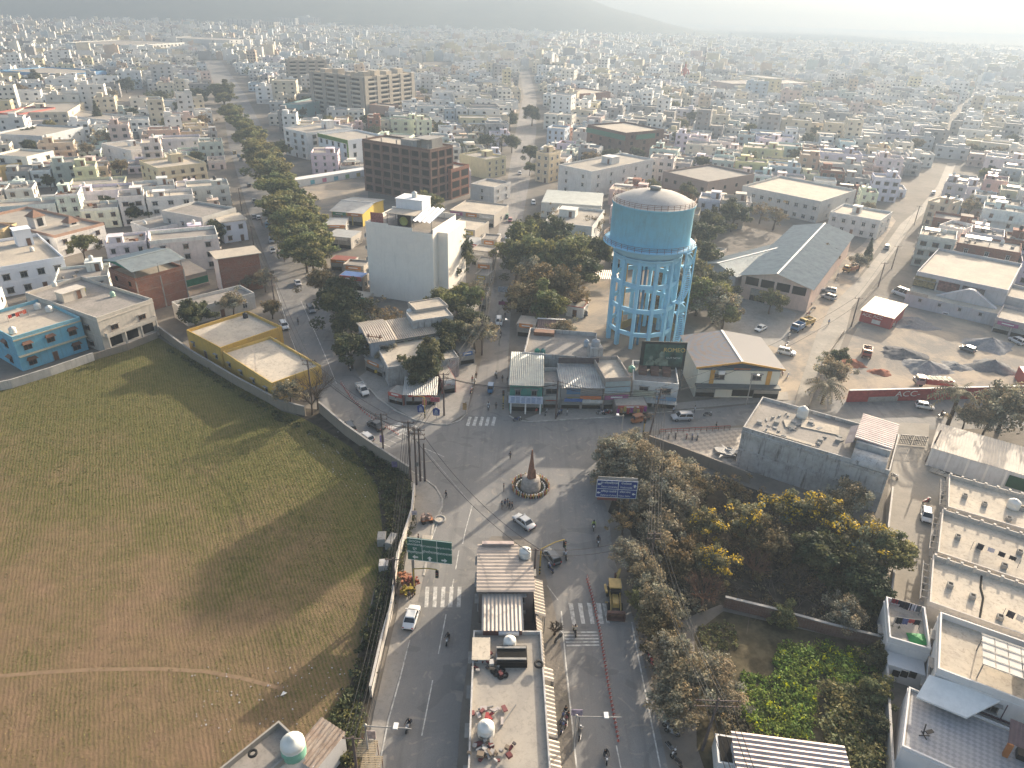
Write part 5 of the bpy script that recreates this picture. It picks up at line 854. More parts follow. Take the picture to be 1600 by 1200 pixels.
q = P(795, 990, 4.2); o = thing('duct', 'silver cylindrical duct lying below the lengthwise-ribbed shed', 'duct', (q.x, q.y, 4.4)); m = MB(); m.tube([(-1.3, 0, 0), (1.3, 0, 0)], .42, 12); m.build('duct_pipe', m_metal('silver', (.6, .6, .62), (.45, .45, .48)), o)
t, w, d, H = B('kiosk', 'small hut with tan lid roof on the left edge of the traffic island', 'hut', rect((739, 1030), (764, 1030), (742, 998), 4.6), 4.5, 1, (.42, .42, .41), nf=0, nl=0, nr=0, pp=0, bands=False, rm=sheet_tan, doors=False, occ=False); t['category'] = 'hut'; MB().box(0, 0, 4.56, w + .3, d + .3, .12).build('lid_roof', roof_pale, t)
for i, (a, b, c, z) in enumerate((((836, 960), (853, 960), (836, 905), 3.6), ((843, 1048), (853, 1048), (842, 962), 3.3), ((846, 1062), (866, 1062), (845, 1042), 3.4), ((852, 1150), (872, 1150), (848, 1070), 3.2), ((858, 1225), (880, 1225), (855, 1155), 3.2))):
 rc = rect(a, b, c, z); t = thing('stall_awning', ['wide ribbed stall awning nearest the junction', 'narrow rusted stall awning below the wide one', 'short striped stall awning with a box on top', 'long tan stall awning beside the pole sign', 'striped stall awning at the lower end of the island'][i], 'awning', (rc[0], rc[1], 0), rc[2]); w, d = rc[3], rc[4]
 m = MB(); m.corrug((w / 2, -d / 2, z - .35), (w / 2, d / 2, z - .35), (-w / 2, d / 2, z + .25), (-w / 2, -d / 2, z + .25), .55, .07); m.build('awning_sheet', sheet_tan, t); m = MB(); [m.beam((w / 2 - .1, (k / 3 - .5) * d * .95, 0), (w / 2 - .1, (k / 3 - .5) * d * .95, z - .35), .1) for k in range(4)]; m.build('post', steel, t); MB().box(-w / 2 + .3, 0, 0, .3, d, z - .3).build('back_wall', conc_st, t)
rc = rect((437, 1133), (330, 1220), (488, 1156), 5.6); t, w, d, H = B('flat_roof_house', 'flat-roofed house at the field corner with a big green and white tank', 'house', rc, 5.6, 1, (.58, .57, .54), nf=2, nl=2, nr=0, wm=paint, rm=roof_dark, pp=.8, style='grey', pcol=(.3, .28, .25)); c = P(460, 1178, 5.7)
tg = tank(c.x, c.y, 5.7, 'big round tank with white top and green belly on the field-corner house', (.62, .63, .58), r=1.25, h=2.5); m = MB(); m.lathe([(1.262, .12), (1.262, 1.35), (1.255, 1.36)], n=14); m.build('green_band', m_plain('sea_green_plastic', (.22, .45, .33)), tg)
tyre_at(tuple(P(395, 1178, 6.5)), 'white-edged tyre on the parapet of the field-corner house', .5)
t = thing('lean_to', 'rusty ribbed lean-to with white walls beside the field-corner house', 'shed', tuple(P(505, 1195)[:2]) + (0,), -.5); m = MB(); m.corrug((-2.0, -2.5, 3.6), (1.6, -2.5, 3.4), (1.6, 2.4, 3.8), (-2.0, 2.4, 4.0), .5, .08); m.build('roof', m_metal('rusty_sheet', (.40, .33, .27), (.26, .18, .13)), t); m = MB(); m.box(-.2, 0, 0, 3.4, 4.6, 3.4); m.build('wall', paint_clean, t, col=(.6, .58, .56))
t = thing('rooftop_shed', 'big shed with pinkish striped ribbed roof at the bottom of the garden', 'shed', (0, 0, 0)); rc = rect((1160, 1262), (1356, 1290), (1186, 1150), 4.6); t.location = (rc[0], rc[1], 0); t.rotation_euler = (0, 0, rc[2]); w, d = rc[3], rc[4]; OCC.append(rc)
m = MB(); m.corrug((-w / 2, d / 2, 4.9), (-w / 2, -d / 2, 4.2), (w / 2, -d / 2, 4.2), (w / 2, d / 2, 4.9), .55, .06); m.build('roof', sheet_pink, t); MB().box(0, 0, 0, w - .6, d - .6, 4.0).build('wall', paint, t, col=(.5, .5, .55))
t = thing('roof_frame', 'white-framed dark skylight box beside the pinkish ribbed shed', 'skylight', tuple(P(1138, 1195)[:2]) + (0,), -.15); MB().box(0, 0, 0, 3.4, 3.6, 2.6).build('frame', white, t); MB().box(0, 0, 2.6, 2.9, 3.1, .05).build('pane', dark, t)
# ---- vegetation
lf_dark = m_leaf('dark_leaves', (0.068, 0.082, 0.040), (0.092, 0.098, 0.050)); lf_green = m_leaf('green_leaves', (0.135, 0.15, 0.058), (0.17, 0.165, 0.075))
lf_olive = m_leaf('dusty_olive_leaves', (0.20, 0.18, 0.115), (0.23, 0.205, 0.14), .3); lf_brown = m_leaf('browning_leaves', (0.18, 0.135, 0.07), (0.14, 0.115, 0.06), .3)
lf_flower = m_leaf('yellow_flower_leaves', (0.14, 0.135, 0.07), (0.16, 0.15, 0.08), .3); lf_grass = m_leaf('lush_weeds', (0.15, 0.22, 0.045), (0.17, 0.225, 0.05), .4); lf_cream = m_leaf('cream_blossom', (0.42, 0.36, 0.24), (0.38, 0.34, 0.22), .3)
def leaf_mesh(name, mat, cent, rad_, n_per, size, seed=0, flat=0.75, flower=0.0, fcol=(4.8, 3.5, 0.6), dusty=0.0, taper=None, aspect=.62):
 """many leaf-sized faces gathered into clumps: cent (k,3), rad_ (k,)"""
 g = np.random.default_rng(seed); cent = np.asarray(cent, float); rad_ = np.asarray(rad_, float); k = len(cent); n = k * n_per
 ci = np.repeat(np.arange(k), n_per); d = g.normal(size=(n, 3)); d /= np.linalg.norm(d, axis=1, keepdims=True); r = g.random(n) ** .45
 p = cent[ci] + d * (rad_[ci] * r)[:, None] * np.array([1, 1, flat]); a = g.normal(size=(n, 3)); a[:, 2] *= .7; a /= np.linalg.norm(a, axis=1, keepdims=True)
 b = np.cross(a, d + g.normal(size=(n, 3)) * .5); b /= np.linalg.norm(b, axis=1, keepdims=True) + 1e-9; s = size * g.uniform(.6, 1.3, n)
 a = a * s[:, None]; b = b * (s * aspect)[:, None]
 V = np.stack([p - a * .5, p + b * .5, p + a * .55, p - b * .5], 1).reshape(-1, 3); me = bpy.data.meshes.new(name); me.vertices.add(4 * n); me.loops.add(4 * n); me.polygons.add(n)
 me.vertices.foreach_set('co', V.ravel()); me.loops.foreach_set('vertex_index', np.arange(4 * n, dtype=np.int32)); me.polygons.foreach_set('loop_start', np.arange(0, 4 * n, 4, dtype=np.int32)); me.polygons.foreach_set('loop_total', np.full(n, 4, dtype=np.int32))
 tint = (g.uniform(.6, 1.4, k)[ci] * g.uniform(.7, 1.35, n))[:, None] * np.ones((1, 3)); w = g.uniform(-.14, .14, k)[ci]; tint[:, 0] *= 1 + w; tint[:, 2] *= 1 - w
 if dusty: m_ = g.random(n) < dusty; tint[m_] *= np.array([1.5, 1.42, 1.5])
 if flower: m_ = (g.random(k)[ci] < flower * 1.6) & (g.random(n) < .62) & (d[:, 2] > -.3); tint[m_] = np.array(fcol) * g.uniform(.55, 1.0, m_.sum())[:, None]
 col = np.ones((n, 4)); col[:, :3] = tint; at = me.color_attributes.new('tint', 'FLOAT_COLOR', 'CORNER'); at.data.foreach_set('color', np.repeat(col, 4, 0).ravel()); me.materials.append(mat); me.update(); return me
def clumps(n, rx, rz, seed, hollow=.55, cr=(.26, .42), ragged=.25):
 g = np.random.default_rng(seed); d = g.normal(size=(n, 3)); d /= np.linalg.norm(d, axis=1, keepdims=True); d[:, 2] = np.where(d[:, 2] < -.45, -d[:, 2], d[:, 2])
 r = hollow + (1 - hollow) * g.random(n); r *= 1 + ragged * g.normal(size=n); c = d * r[:, None] * np.array([rx, rx, rz]); return c, g.uniform(*cr, n) * rx
def trunk_mesh(h, r, seed, spread=2.5, nb=6):
 g = random.Random(seed); m = MB(); top = Vector((g.uniform(-.4, .4), g.uniform(-.4, .4), h)); m.tube([(0, 0, -.3), (g.uniform(-.1, .1), .05, h * .5), top], r, 7, r * .55)
 for k in range(nb):
  a = 2 * math.pi * (k + g.random() * .6) / nb; e = top + Vector((math.cos(a) * spread, math.sin(a) * spread, spread * g.uniform(.5, 1.2))); m.tube([top * .82, top.lerp(e, .55) + Vector((0, 0, .3)), e], r * .45, 5, r * .12, cap=False)
 return m.mesh('trunk', bark)
TP = {}
def tree_proto(kind):
 """crown radius 5 m about the crown centre; trunk to the ground 6 m below"""
 if kind in TP: return TP[kind]
 sd = sum(map(ord, kind)); base = kind.rstrip('0123456789'); c, r = clumps(44, 4.1, 3.3, sd); tk = trunk_mesh(4.6, .32, sd)
 if base == 'dark': me = leaf_mesh('crown', lf_dark, c, r, 125, .62, sd)
 elif base == 'tall': c, r = clumps(60, 3.4, 5.0, sd, .5, (.3, .46)); me = leaf_mesh('crown', lf_dark, c, r, 120, .6, sd, 1.0, dusty=.25)
 elif base == 'green': me = leaf_mesh('crown', lf_green, c, r, 125, .62, sd, dusty=.1)
 elif base == 'avenue': c, r = clumps(52, 4.6, 2.3, sd, .5, (.24, .38)); me = leaf_mesh('crown', lf_green, c, r, 120, .62, sd, .5, dusty=.12)
 elif base == 'olive': c, r = clumps(70, 4.4, 2.8, sd, .35, (.18, .32)); me = leaf_mesh('crown', lf_olive, c, r, 85, .46, sd, .8, dusty=.3)
 elif base == 'brown': c, r = clumps(50, 4.3, 2.9, sd, .4, (.2, .36)); me = leaf_mesh('crown', lf_brown, c, r, 90, .5, sd)
 elif base == 'flower': c, r = clumps(64, 4.4, 3.0, sd, .4, (.16, .3)); me = leaf_mesh('crown', lf_flower, c, r, 80, .48, sd, .8, flower=.2, dusty=.12)
 elif base == 'cream': c, r = clumps(40, 4.2, 3.2, sd, .4, (.16, .28)); me = leaf_mesh('crown', lf_cream, c, r, 60, .42, sd)
 elif base == 'thin': c, r = clumps(46, 4.4, 3.4, sd, .3, (.12, .24)); me = leaf_mesh('crown', lf_brown, c, r, 34, .42, sd, dusty=.3)
 elif base == 'cone':
  g = np.random.default_rng(sd); z = np.linspace(-5, 7, 46); rr = 3.3 * (1 - (z + 5) / 12.5); a = g.uniform(0, 6.28, 46); c = np.stack([rr * .6 * np.cos(a), rr * .6 * np.sin(a), z], 1); me = leaf_mesh('crown', lf_dark, c, np.maximum(rr * .75, .5), 120, .55, sd)
 TP[kind] = (me, tk); return TP[kind]
def tree(kind, px, py, zc, r, label, group=None, name='tree', cat='tree', rzs=None):
 """crown centre seen at (px,py), zc above ground, crown radius r"""
 p = P(px, py, zc); me, tk = tree_proto(kind); s = r / 5; t = thing(name, label, cat, (p.x, p.y, 0), 0, group); rz = random.random() * 6.28
 inst(me, 'crown', t, (0, 0, zc), rz, (s * random.uniform(.92, 1.1), s * random.uniform(.92, 1.1), s * random.uniform(.9, 1.1)))
 k = max(.35, zc / 6.0); inst(tk, 'trunk', t, (0, 0, 0), rz, (max(.6, s), max(.6, s), k * .95)); return t
def palm(px, py, h, label, s=1.0):
 p = P(px, py, h); t = thing('palm_tree', label, 'palm tree', (p.x, p.y, 0)); m = MB(); m.tube([(0, 0, -.2), (.1, 0, h * .5), (0, 0, h)], .26 * s, 8, .2 * s); m.build('trunk', bark, t); g = random.Random(px); m = MB()
 for k in range(22):
  a = g.random() * 6.28; el = g.uniform(-.2, 1.1); L = g.uniform(2.6, 3.6) * s; d = Vector((math.cos(a), math.sin(a), 0)); sdv = Vector((-d.y, d.x, 0)); pts = [d * L * t_ * math.cos(el * (1 - t_)) + Vector((0, 0, h + L * (math.sin(el) * t_ - .75 * t_ * t_))) for t_ in (0, .25, .5, .75, 1)]
  for i in range(4):
   for sg in (-1, 1):
    for q in (0, .33, .66):
     b0 = pts[i].lerp(pts[i + 1], q); b1 = pts[i].lerp(pts[i + 1], q + .28); tip = b0.lerp(b1, .6) + sdv * sg * .75 * s * (1 - i * .17) + Vector((0, 0, -.3 * s)); v_ = g.uniform(.7, 1.3); m.col = (v_, v_, v_); m.add([tuple(b0), tuple(b1), tuple(tip)], [(0, 1, 2)])
 m.build('crown', lf_olive if s > 1.2 else lf_green, t); return t
def baretree(px, py, h, r, label, group=None, loc=None, n=9, col=bark):
 p = loc or P(px, py); t = thing('bare_tree', label, 'tree', tuple(p), 0, group); g = random.Random(int(px * 7 + py)); m = MB(); m.tube([(0, 0, -.2), (.1, .1, h * .35)], .22, 6, .16); m.build('trunk', col, t); m = MB()
 def br(a, d, L, rr, dep):
  e = a + d * L; m.tube([a, a.lerp(e, .5) + Vector((g.uniform(-.1, .1) * L, g.uniform(-.1, .1) * L, 0)), e], rr, 4, rr * .5, cap=False)
  if dep:
   for _ in range(4): dd = (d + Vector((g.uniform(-.8, .8), g.uniform(-.8, .8), g.uniform(-.25, .5)))).normalized(); br(a.lerp(e, g.uniform(.45, 1)), dd, L * .62, rr * .55, dep - 1)
 for k in range(n): a = 6.28 * k / n + g.random(); br(Vector((.1, .1, h * .32)), Vector((math.cos(a) * r / h, math.sin(a) * r / h, .8)).normalized(), h * .42, .1, 2)
 m.build('crown', col, t); return t
AV = [(372, 190, 8), (392, 212, 8), (404, 240, 9), (424, 268, 9.5), (416, 250, 8), (440, 300, 9.5), (432, 286, 8), (452, 328, 10), (470, 352, 9), (463, 338, 8.5), (482, 380, 8), (488, 398, 6.5), (476, 368, 7.5), (360, 172, 7.5), (398, 226, 7), (446, 318, 8), (476, 390, 7), (460, 362, 7), (412, 236, 7.5), (350, 155, 7), (338, 138, 7.5), (366, 181, 7.5), (384, 203, 7.5)]
AVW = 'first second third fourth fifth sixth seventh eighth ninth tenth eleventh twelfth thirteenth fourteenth fifteenth sixteenth seventeenth eighteenth nineteenth twentieth twenty-first twenty-second twenty-third'.split()
for i, (x, y, r) in enumerate(sorted(AV, key=lambda q: -q[1])): tree('avenue%d' % (i % 4), x, y, 7.5, r * .98, 'spreading green avenue tree, %s from the near end of the row' % AVW[i], 'row of avenue trees')
T2 = [('tall', 708, 408, 8.5, 6.2, 'tall dark leafy tree standing beside the blank white building'), ('green', 722, 470, 6, 5.2, 'round green tree below the tall dark leafy tree'), ('olive', 742, 522, 5, 4.6, 'dusty olive tree leaning over the centre road edge'), ('dark1', 706, 520, 5, 4, 'dark bushy tree at the end of the ribbed roof'),
 ('dark', 664, 568, 5.5, 4.8, 'dark round tree rising over the fork terrace'), ('dark1', 652, 590, 4, 3, 'small dark tree in front of the fork terrace tree'), ('dark2', 526, 482, 6, 6.2, 'broad dark tree at the inner curve of the avenue'), ('thin1', 582, 492, 4.5, 5, 'thin brownish tree under the blank white wall'), ('dark3', 548, 505, 4.5, 4.4, 'low dark tree between the avenue curve and sheds'), ('thin2', 610, 500, 4, 4, 'scraggly tree behind the two-part ribbed roof'),
 ('green1', 674, 318, 8, 4.6, 'yellow-green tree right behind the blank white building'), ('dark', 302, 490, 4.5, 4.4, 'dark young tree by the white compound wall'), ('olive1', 362, 472, 4.5, 3.6, 'grey-green young tree nearer the brick house'), ('olive2', 412, 436, 4, 3.2, 'dusty roadside bush tree beside the avenue'), ('brown1', 424, 482, 3, 2.6, 'brown bush behind the yellow house'), ('olive', 452, 612, 3.2, 3.2, 'grey-olive bush at the corner of the yellow house wall'),
 ('green2', 822, 378, 6, 7, 'green tree nearest the centre road in the tower grove'), ('dark1', 862, 372, 7, 7, 'dark green tree at the back of the tower grove'), ('green3', 884, 402, 7, 7.2, 'wide green tree in the middle of the tower grove'), ('brown', 846, 446, 6, 8, 'large browning tree at the front of the tower grove'), ('brown2', 882, 448, 6, 6, 'smaller browning tree beside the tower grove carport'), ('dark2', 806, 420, 5, 4.6, 'dark tree overhanging the centre road at the grove'), ('green', 910, 392, 6.5, 6, 'green tree at the right end of the tower grove'), ('thin', 925, 352, 5, 5.5, 'half-bare tree left of the blue tank'), ('thin3', 868, 342, 5, 5, 'half-bare tree in front of the white two-tier shop house'),
 ('dark3', 1092, 368, 6, 6.2, 'dark tree touching the right side of the blue tank'), ('dark', 1147, 334, 7, 6.6, 'dense round dark tree behind the smaller warehouse'), ('green1', 1080, 425, 6, 6, 'green tree right of the tower stair'), ('dark1', 1100, 402, 6, 5.5, 'dark tree between tower and smaller warehouse'), ('green2', 1092, 462, 6, 5.8, 'green tree over the tower compound wall'), ('olive2', 1118, 480, 5, 6, 'dusty tree by the paved yard of the warehouse'), ('green3', 1068, 470, 5, 4.6, 'leafy tree at the foot of the tower stair'),
 ('dark2', 828, 240, 6, 5, 'dark street tree on the centre road before the white shop house'), ('dark3', 800, 222, 6, 5, 'dark street tree left of the centre road bend'), ('dark', 797, 188, 7, 6, 'tall dark tree where the centre road narrows'), ('dark1', 832, 178, 8, 7, 'big dark tree over the far centre road'), ('dark2', 858, 108, 8, 8, 'large dark tree far up the centre road'), ('green', 828, 262, 4, 3.2, 'small round street tree beside the white shop house'),
 ('dark', 52, 128, 7, 9, 'big dark tree among the far left houses'), ('brown1', 32, 142, 6, 7, 'browning tree below the big dark far-left tree'), ('cone', 152, 180, 6.5, 6, 'dark cone-shaped fir behind the grey-blue block'), ('dark2', 175, 128, 6, 8, 'dark tree left of the far open ground'), ('dark1', 196, 134, 6, 7, 'dark tree beside the grey shed roof on the open ground'), ('brown', 112, 162, 5.5, 6, 'brownish tree left of the fir'), ('dark3', 120, 172, 5, 5, 'dark bush tree touching the fir'), ('dark', 348, 146, 8, 9, 'dark tree at the head of the avenue'), ('dark1', 312, 152, 6, 7, 'dark tree left of the avenue head'), ('thin1', 318, 190, 5, 6.5, 'brown half-bare tree beside the far avenue'), ('thin2', 300, 170, 5, 6.5, 'brown half-bare tree near the open ground'), ('cream', 158, 217, 6, 6.5, 'pale cream flowering tree among the left houses'), ('dark2', 46, 212, 5, 4.8, 'dark round tree beside the pink house'), ('dark3', 208, 176, 5, 4, 'dark slim tree beside the low white house'), ('dark', 212, 332, 4.5, 4, 'dark bushy tree beside the red porch roof'), ('olive', 386, 440, 3, 2.4, 'dusty shrub at the brick house corner'), ('dark2', 335, 362, 4, 4.2, 'dark tree beside the pale blue house'), ('dark3', 250, 150, 5, 5, 'small dark tree on the open ground edge'), ('green1', 440, 235, 5, 5, 'green tree beside the hospital block'), ('dark', 440, 290, 5, 3.4, 'dark slim tree by the school yard'),
 ('dark1', 1065, 216, 6, 6, 'dark tree among houses behind the unfinished pink block'), ('thin', 1212, 338, 5.5, 6, 'leafless brown tree before the long white building'), ('thin3', 1190, 330, 5, 5, 'second leafless tree before the long white building'), ('cone', 1358, 392, 3.2, 2.6, 'small green cypress beside the concrete lane'), ('olive1', 1300, 582, 3.5, 4, 'dusty bush at the mouth of the concrete lane'), ('dark2', 1312, 560, 3, 2.6, 'small dark bush beside the parked red tractor'), ('olive', 1575, 636, 6, 6.5, 'dusty round tree over the white ribbed shed'), ('olive2', 1545, 655, 4.5, 3.6, 'thin dusty tree between palm and white shed'), ('olive1', 1512, 650, 4, 3, 'small dusty tree beside the tall palm')]
T2 += [('dark', 838, 362, 7, 6.5, 'dark tree at the back corner of the tower grove by the road'), ('green2', 800, 398, 6, 5.5, 'green tree leaning over the centre road from the grove'), ('green', 848, 405, 7, 7.5, 'broad green crown between the dark and browning grove trees'), ('dark2', 905, 425, 6, 5.5, 'dark tree beside the tan carport'), ('brown1', 818, 470, 5, 6, 'browning tree lowest on the centre road side of the grove'), ('green3', 856, 478, 5, 5, 'small green tree above the pump house'), ('thin2', 900, 465, 4.5, 5, 'thin bare tree beside the white store room'), ('olive', 832, 425, 6, 6, 'dusty tree inside the grove near the road'), ('dark1', 930, 395, 6, 6, 'dark tree directly left of the tower columns'), ('olive2', 1050, 440, 6, 6, 'dusty tree seen between the tower columns'), ('dark3', 1120, 445, 5.5, 5, 'dark tree against the smaller warehouse end'), ('green', 1132, 492, 4, 4, 'rounded green shrub by the warehouse court'), ('brown', 1030, 470, 5, 5, 'brownish tree behind the tower stair'), ('dark', 1112, 350, 6, 6, 'dark tree behind the blue tank on its right'), ('thin', 1060, 345, 6, 6, 'bare tree above the blue tank rim'), ('olive1', 880, 515, 3.5, 3.6, 'dusty shrub beside the pump house'),
 ('dark1', 548, 545, 5, 4.2, 'dark tree over the avenue pavement of the fork'), ('olive', 600, 545, 4, 3.4, 'dusty tree before the two-part ribbed roof'), ('dark3', 735, 500, 5, 4.2, 'dark tree on the verge above the leaning olive tree'), ('green1', 690, 470, 5, 4, 'green tree behind the raised blocks'), ('brown2', 500, 440, 5, 4.5, 'brownish tree by the avenue below the red-roofed shed'), ('dark2', 536, 452, 5, 4.5, 'dark tree in front of the blue-fronted booth'), ('olive2', 745, 455, 4, 3.4, 'dusty street tree by the low shop roofs'), ('dark', 690, 545, 4.5, 3.8, 'dark tree at the right end of the fork terrace'), ('green2', 1205, 470, 4, 3.4, 'green tree in the warehouse court'), ('thin3', 1290, 405, 4, 4, 'bare tree by the lane behind the warehouse'), ('olive', 1345, 408, 3.5, 3.2, 'dusty tree at the lane edge above the orange truck')]
for k_, x, y, z, r, l in T2: tree(k_, x, y, z, r * 1.12, l)
T3 = [('olive', 966, 712, 4.5, 5.2, 'large dusty grey shrub at the junction corner'), ('olive1', 1012, 730, 4.5, 6.2, 'widest dusty shrub beside the blue road sign'), ('olive2', 1040, 765, 4, 4.6, 'dusty shrub mass below the forecourt wall'), ('olive', 985, 755, 4, 4.2, 'dusty shrub right behind the blue road sign'), ('thin1', 975, 815, 3, 3.2, 'thin twiggy shrub below the blue road sign'),
 ('flower', 1108, 822, 4.5, 5, 'yellow-flowering tree at the left of the thicket'), ('flower1', 1172, 812, 5, 5.4, 'yellow-flowering tree under the stained wall, second'), ('flower2', 1238, 800, 5.5, 6, 'brightest yellow-flowering tree under the stained wall'), ('flower', 1300, 812, 5, 6, 'yellow-flowering tree in the middle right of the thicket'), ('flower1', 1352, 850, 5, 6, 'yellow-flowering tree beside the driveway wall'), ('green2', 1395, 862, 4.5, 3.6, 'green tree overhanging the driveway'), ('olive1', 1330, 780, 5, 4.4, 'dusty tree at the stained wall corner'), ('flower2', 1112, 880, 4, 4.4, 'yellow-brown flowering tree above the bare bush'), ('dark1', 1285, 870, 3.5, 5, 'dark leafy tree inside the thicket'), ('dark2', 1345, 910, 3, 4.6, 'dark tree at the thicket corner by the driveway'), ('olive2', 1320, 960, 2.2, 3.8, 'low weedy bush in the thicket corner'), ('brown2', 1200, 855, 3, 4.4, 'browning bush among the bare branches'),
 ('olive', 985, 868, 3.5, 3.6, 'dusty roadside tree beside the excavator bucket'), ('olive1', 1010, 900, 4, 3.8, 'dusty roadside tree, next below the excavator'), ('olive2', 1030, 945, 4.5, 4.2, 'dusty roadside tree level with the second crossing'), ('green1', 1000, 935, 3, 2.6, 'spiky green roadside plant by the verge'), ('brown1', 1028, 985, 3.5, 3.8, 'brownish roadside tree over the verge'), ('olive', 1052, 1020, 4.5, 3.6, 'dusty tree above the parked motorcycle row'), ('olive1', 1066, 1060, 4.5, 5, 'broad dusty tree with pale leaves over the right-hand leg'), ('olive2', 1108, 1050, 3.5, 4, 'pale-leaved tree between road and garden beds'), ('olive', 1050, 1100, 4, 3.8, 'lowest dusty roadside tree over the right-hand leg'), ('olive1', 1130, 1090, 3, 3.6, 'pale bushy tree at the garden edge'), ('green3', 1225, 965, 1.6, 2.4, 'round grey-green shrub beside the brown brick wall'), ('green', 1372, 1080, 2.4, 2.4, 'yellow-green bush against the white boundary wall'), ('dark', 1368, 1030, 2, 2.4, 'dark creeper bush on the white boundary wall'), ('dark2', 1366, 1130, 1.6, 2.2, 'dark weed bush lower on the white boundary wall'), ('dark1', 1398, 995, 3.5, 1.8, 'potted climber on the laundry terrace corner')]
T3 += [('olive', 955, 745, 2.6, 4.2, 'dusty shrub skirt under the blue road sign panel'), ('olive2', 1000, 780, 2.8, 5.0, 'low dusty shrub behind the sign posts'), ('olive1', 1055, 740, 3.2, 4.6, 'dusty shrub against the dark forecourt wall'), ('olive', 1062, 795, 3, 4.4, 'dusty shrub between sign and flowering trees'), ('olive2', 985, 700, 3.4, 4.2, 'dusty shrub top nearest the east road pole'), ('thin3', 1105, 765, 2.6, 4.5, 'twiggy brown shrub below the forecourt wall end'), ('olive1', 1030, 830, 3, 4.2, 'dusty shrub under the cables before the thicket'), ('brown', 1065, 870, 3, 4.2, 'rust-brown shrub left of the flowering trees'), ('thin1', 1150, 770, 2.4, 4, 'bare brown shrub under the stained wall end')]
for k_, x, y, z, r, l in T3: f_ = .8 if k_[:3] == 'flo' else .88 if y > 890 else 1; tree(k_, x, y, z * (.8 if f_ < 1 else .9), r * f_, l)
for x, y, h, l, s in ((646, 182, 10, 'tall palm behind the pinkish-brown block', 1.4), (725, 195, 8, 'palm in the dark grove beside the centre road, first', 1.3), (742, 196, 8, 'palm in the dark grove beside the centre road, second', 1.3), (758, 198, 8, 'palm in the dark grove beside the centre road, third', 1.3), (722, 226, 7, 'low palm above the pale yellow house, left one', 1.2), (738, 230, 7, 'low palm above the pale yellow house, right one', 1.2), (784, 215, 8, 'palm next to the centre road bend', 1.5), (1292, 600, 5, 'bushy palm behind the old concrete building', 1.3), (1500, 612, 8, 'tall dusty palm beside the red lettered wall', 1.6), (1010, 935, 3.2, 'spiky palm shoot beside the excavator verge', .8)): palm(x, y, h, l, s)
baretree(497, 640, 9, 5, 'leafless dark tree at the roadside wall by the yellow house'); baretree(488, 648, 7, 4, 'second leafless tree leaning from the roadside wall')
redbark = m_plain('reddish_twigs', (.17, .10, .07), .95, .1); baretree(1095, 950, 5.5, 4.5, 'leafless reddish bush above the garden wall', n=16, col=redbark); baretree(866, 992, 2.0, 1.6, 'dry twiggy bush beside the stall awnings', n=12)
baretree(1175, 905, 5, 4.2, 'bare tangled tree in the thicket, left side', n=14, col=redbark); baretree(1245, 935, 5, 5, 'bare tangled tree in the thicket centre', n=14); baretree(1215, 885, 5, 5, 'bare tangled tree under the flowering trees', n=14)
def scatter(name, poly_px, n, size, mat, seed, hgt=(.1, .5), rr=(.3, .8), per=14, patch=0.0, flower=0.0, dusty=.1, kind='stuff'):
 q = poly(*poly_px); g = np.random.default_rng(seed); xs = [p.x for p in q]; ys = [p.y for p in q]; out = []
 while len(out) < n:
  x, y = g.uniform(min(xs), max(xs)), g.uniform(min(ys), max(ys))
  if inpoly(x, y, q) and (not patch or math.sin(x * .7 + seed) * math.sin(y * .55) > g.uniform(-1, 1) * patch - .2): out.append((x, y, g.uniform(*hgt)))
 me = leaf_mesh(name, mat, out, g.uniform(*rr, n), per, size, seed, .7, flower, dusty=dusty); o = bpy.data.objects.new(name, me); C.objects.link(o); o['kind'] = kind; return o
def inpoly(x, y, q):
 r = False; n = len(q); j = n - 1
 for i in range(n):
  if (q[i][1] > y) != (q[j][1] > y) and x < (q[j][0] - q[i][0]) * (y - q[i][1]) / (q[j][1] - q[i][1]) + q[i][0]: r = not r
  j = i
 return r
scatter('undergrowth', [(560, 700), (600, 720), (640, 750), (648, 800), (618, 930), (600, 960), (575, 1080), (540, 1150), (520, 1170), (545, 1060), (590, 930), (605, 850), (595, 770)], 420, .42, lf_dark, 5, (.1, .9), (.4, 1.1), 30)
scatter('undergrowth', [(250, 540), (300, 565), (440, 648), (520, 690), (560, 715), (590, 760), (550, 720), (480, 675), (430, 655)], 160, .35, lf_dark, 6, (.05, .4), (.3, .8), 22)
scatter('weeds', [(500, 1140), (545, 1085), (570, 1120), (560, 1200), (500, 1190)], 90, .4, lf_green, 8, (.2, 1.0), (.4, 1.0), 30)
scatter('lush_weeds', [(1212, 1010), (1290, 1010), (1372, 1025), (1378, 1190), (1300, 1190), (1295, 1060), (1275, 1050), (1270, 1160), (1190, 1150), (1145, 1100), (1160, 1080), (1210, 1090)], 760, .32, lf_grass, 9, (.1, .7), (.4, 1.1), 34, flower=.05)
scatter('lush_weeds', [(1280, 1075), (1370, 1080), (1372, 1220), (1295, 1210)], 120, .45, lf_green, 19, (.5, 1.5), (.7, 1.4), 40)
scatter('vegetable_bed', [(1090, 980), (1145, 968), (1155, 1010), (1100, 1030)], 160, .26, lf_green, 10, (.05, .25), (.2, .4), 10); scatter('vegetable_bed', [(1160, 1050), (1205, 1060), (1200, 1085), (1155, 1075)], 140, .26, lf_grass, 11, (.05, .25), (.2, .4), 10); scatter('vegetable_bed', [(1110, 1100), (1200, 1100), (1210, 1150), (1130, 1150)], 200, .3, lf_olive, 12, (.05, .3), (.2, .5), 12)
scatter('thicket', [(1090, 800), (1180, 775), (1380, 835), (1372, 995), (1240, 960), (1130, 935), (1050, 860)], 420, .42, lf_brown, 13, (.1, .8), (.4, 1.1), 14, dusty=.35); scatter('thicket', [(1300, 880), (1380, 850), (1370, 1000), (1290, 970)], 150, .42, lf_dark, 14, (.3, 1.5), (.5, 1.3), 26)
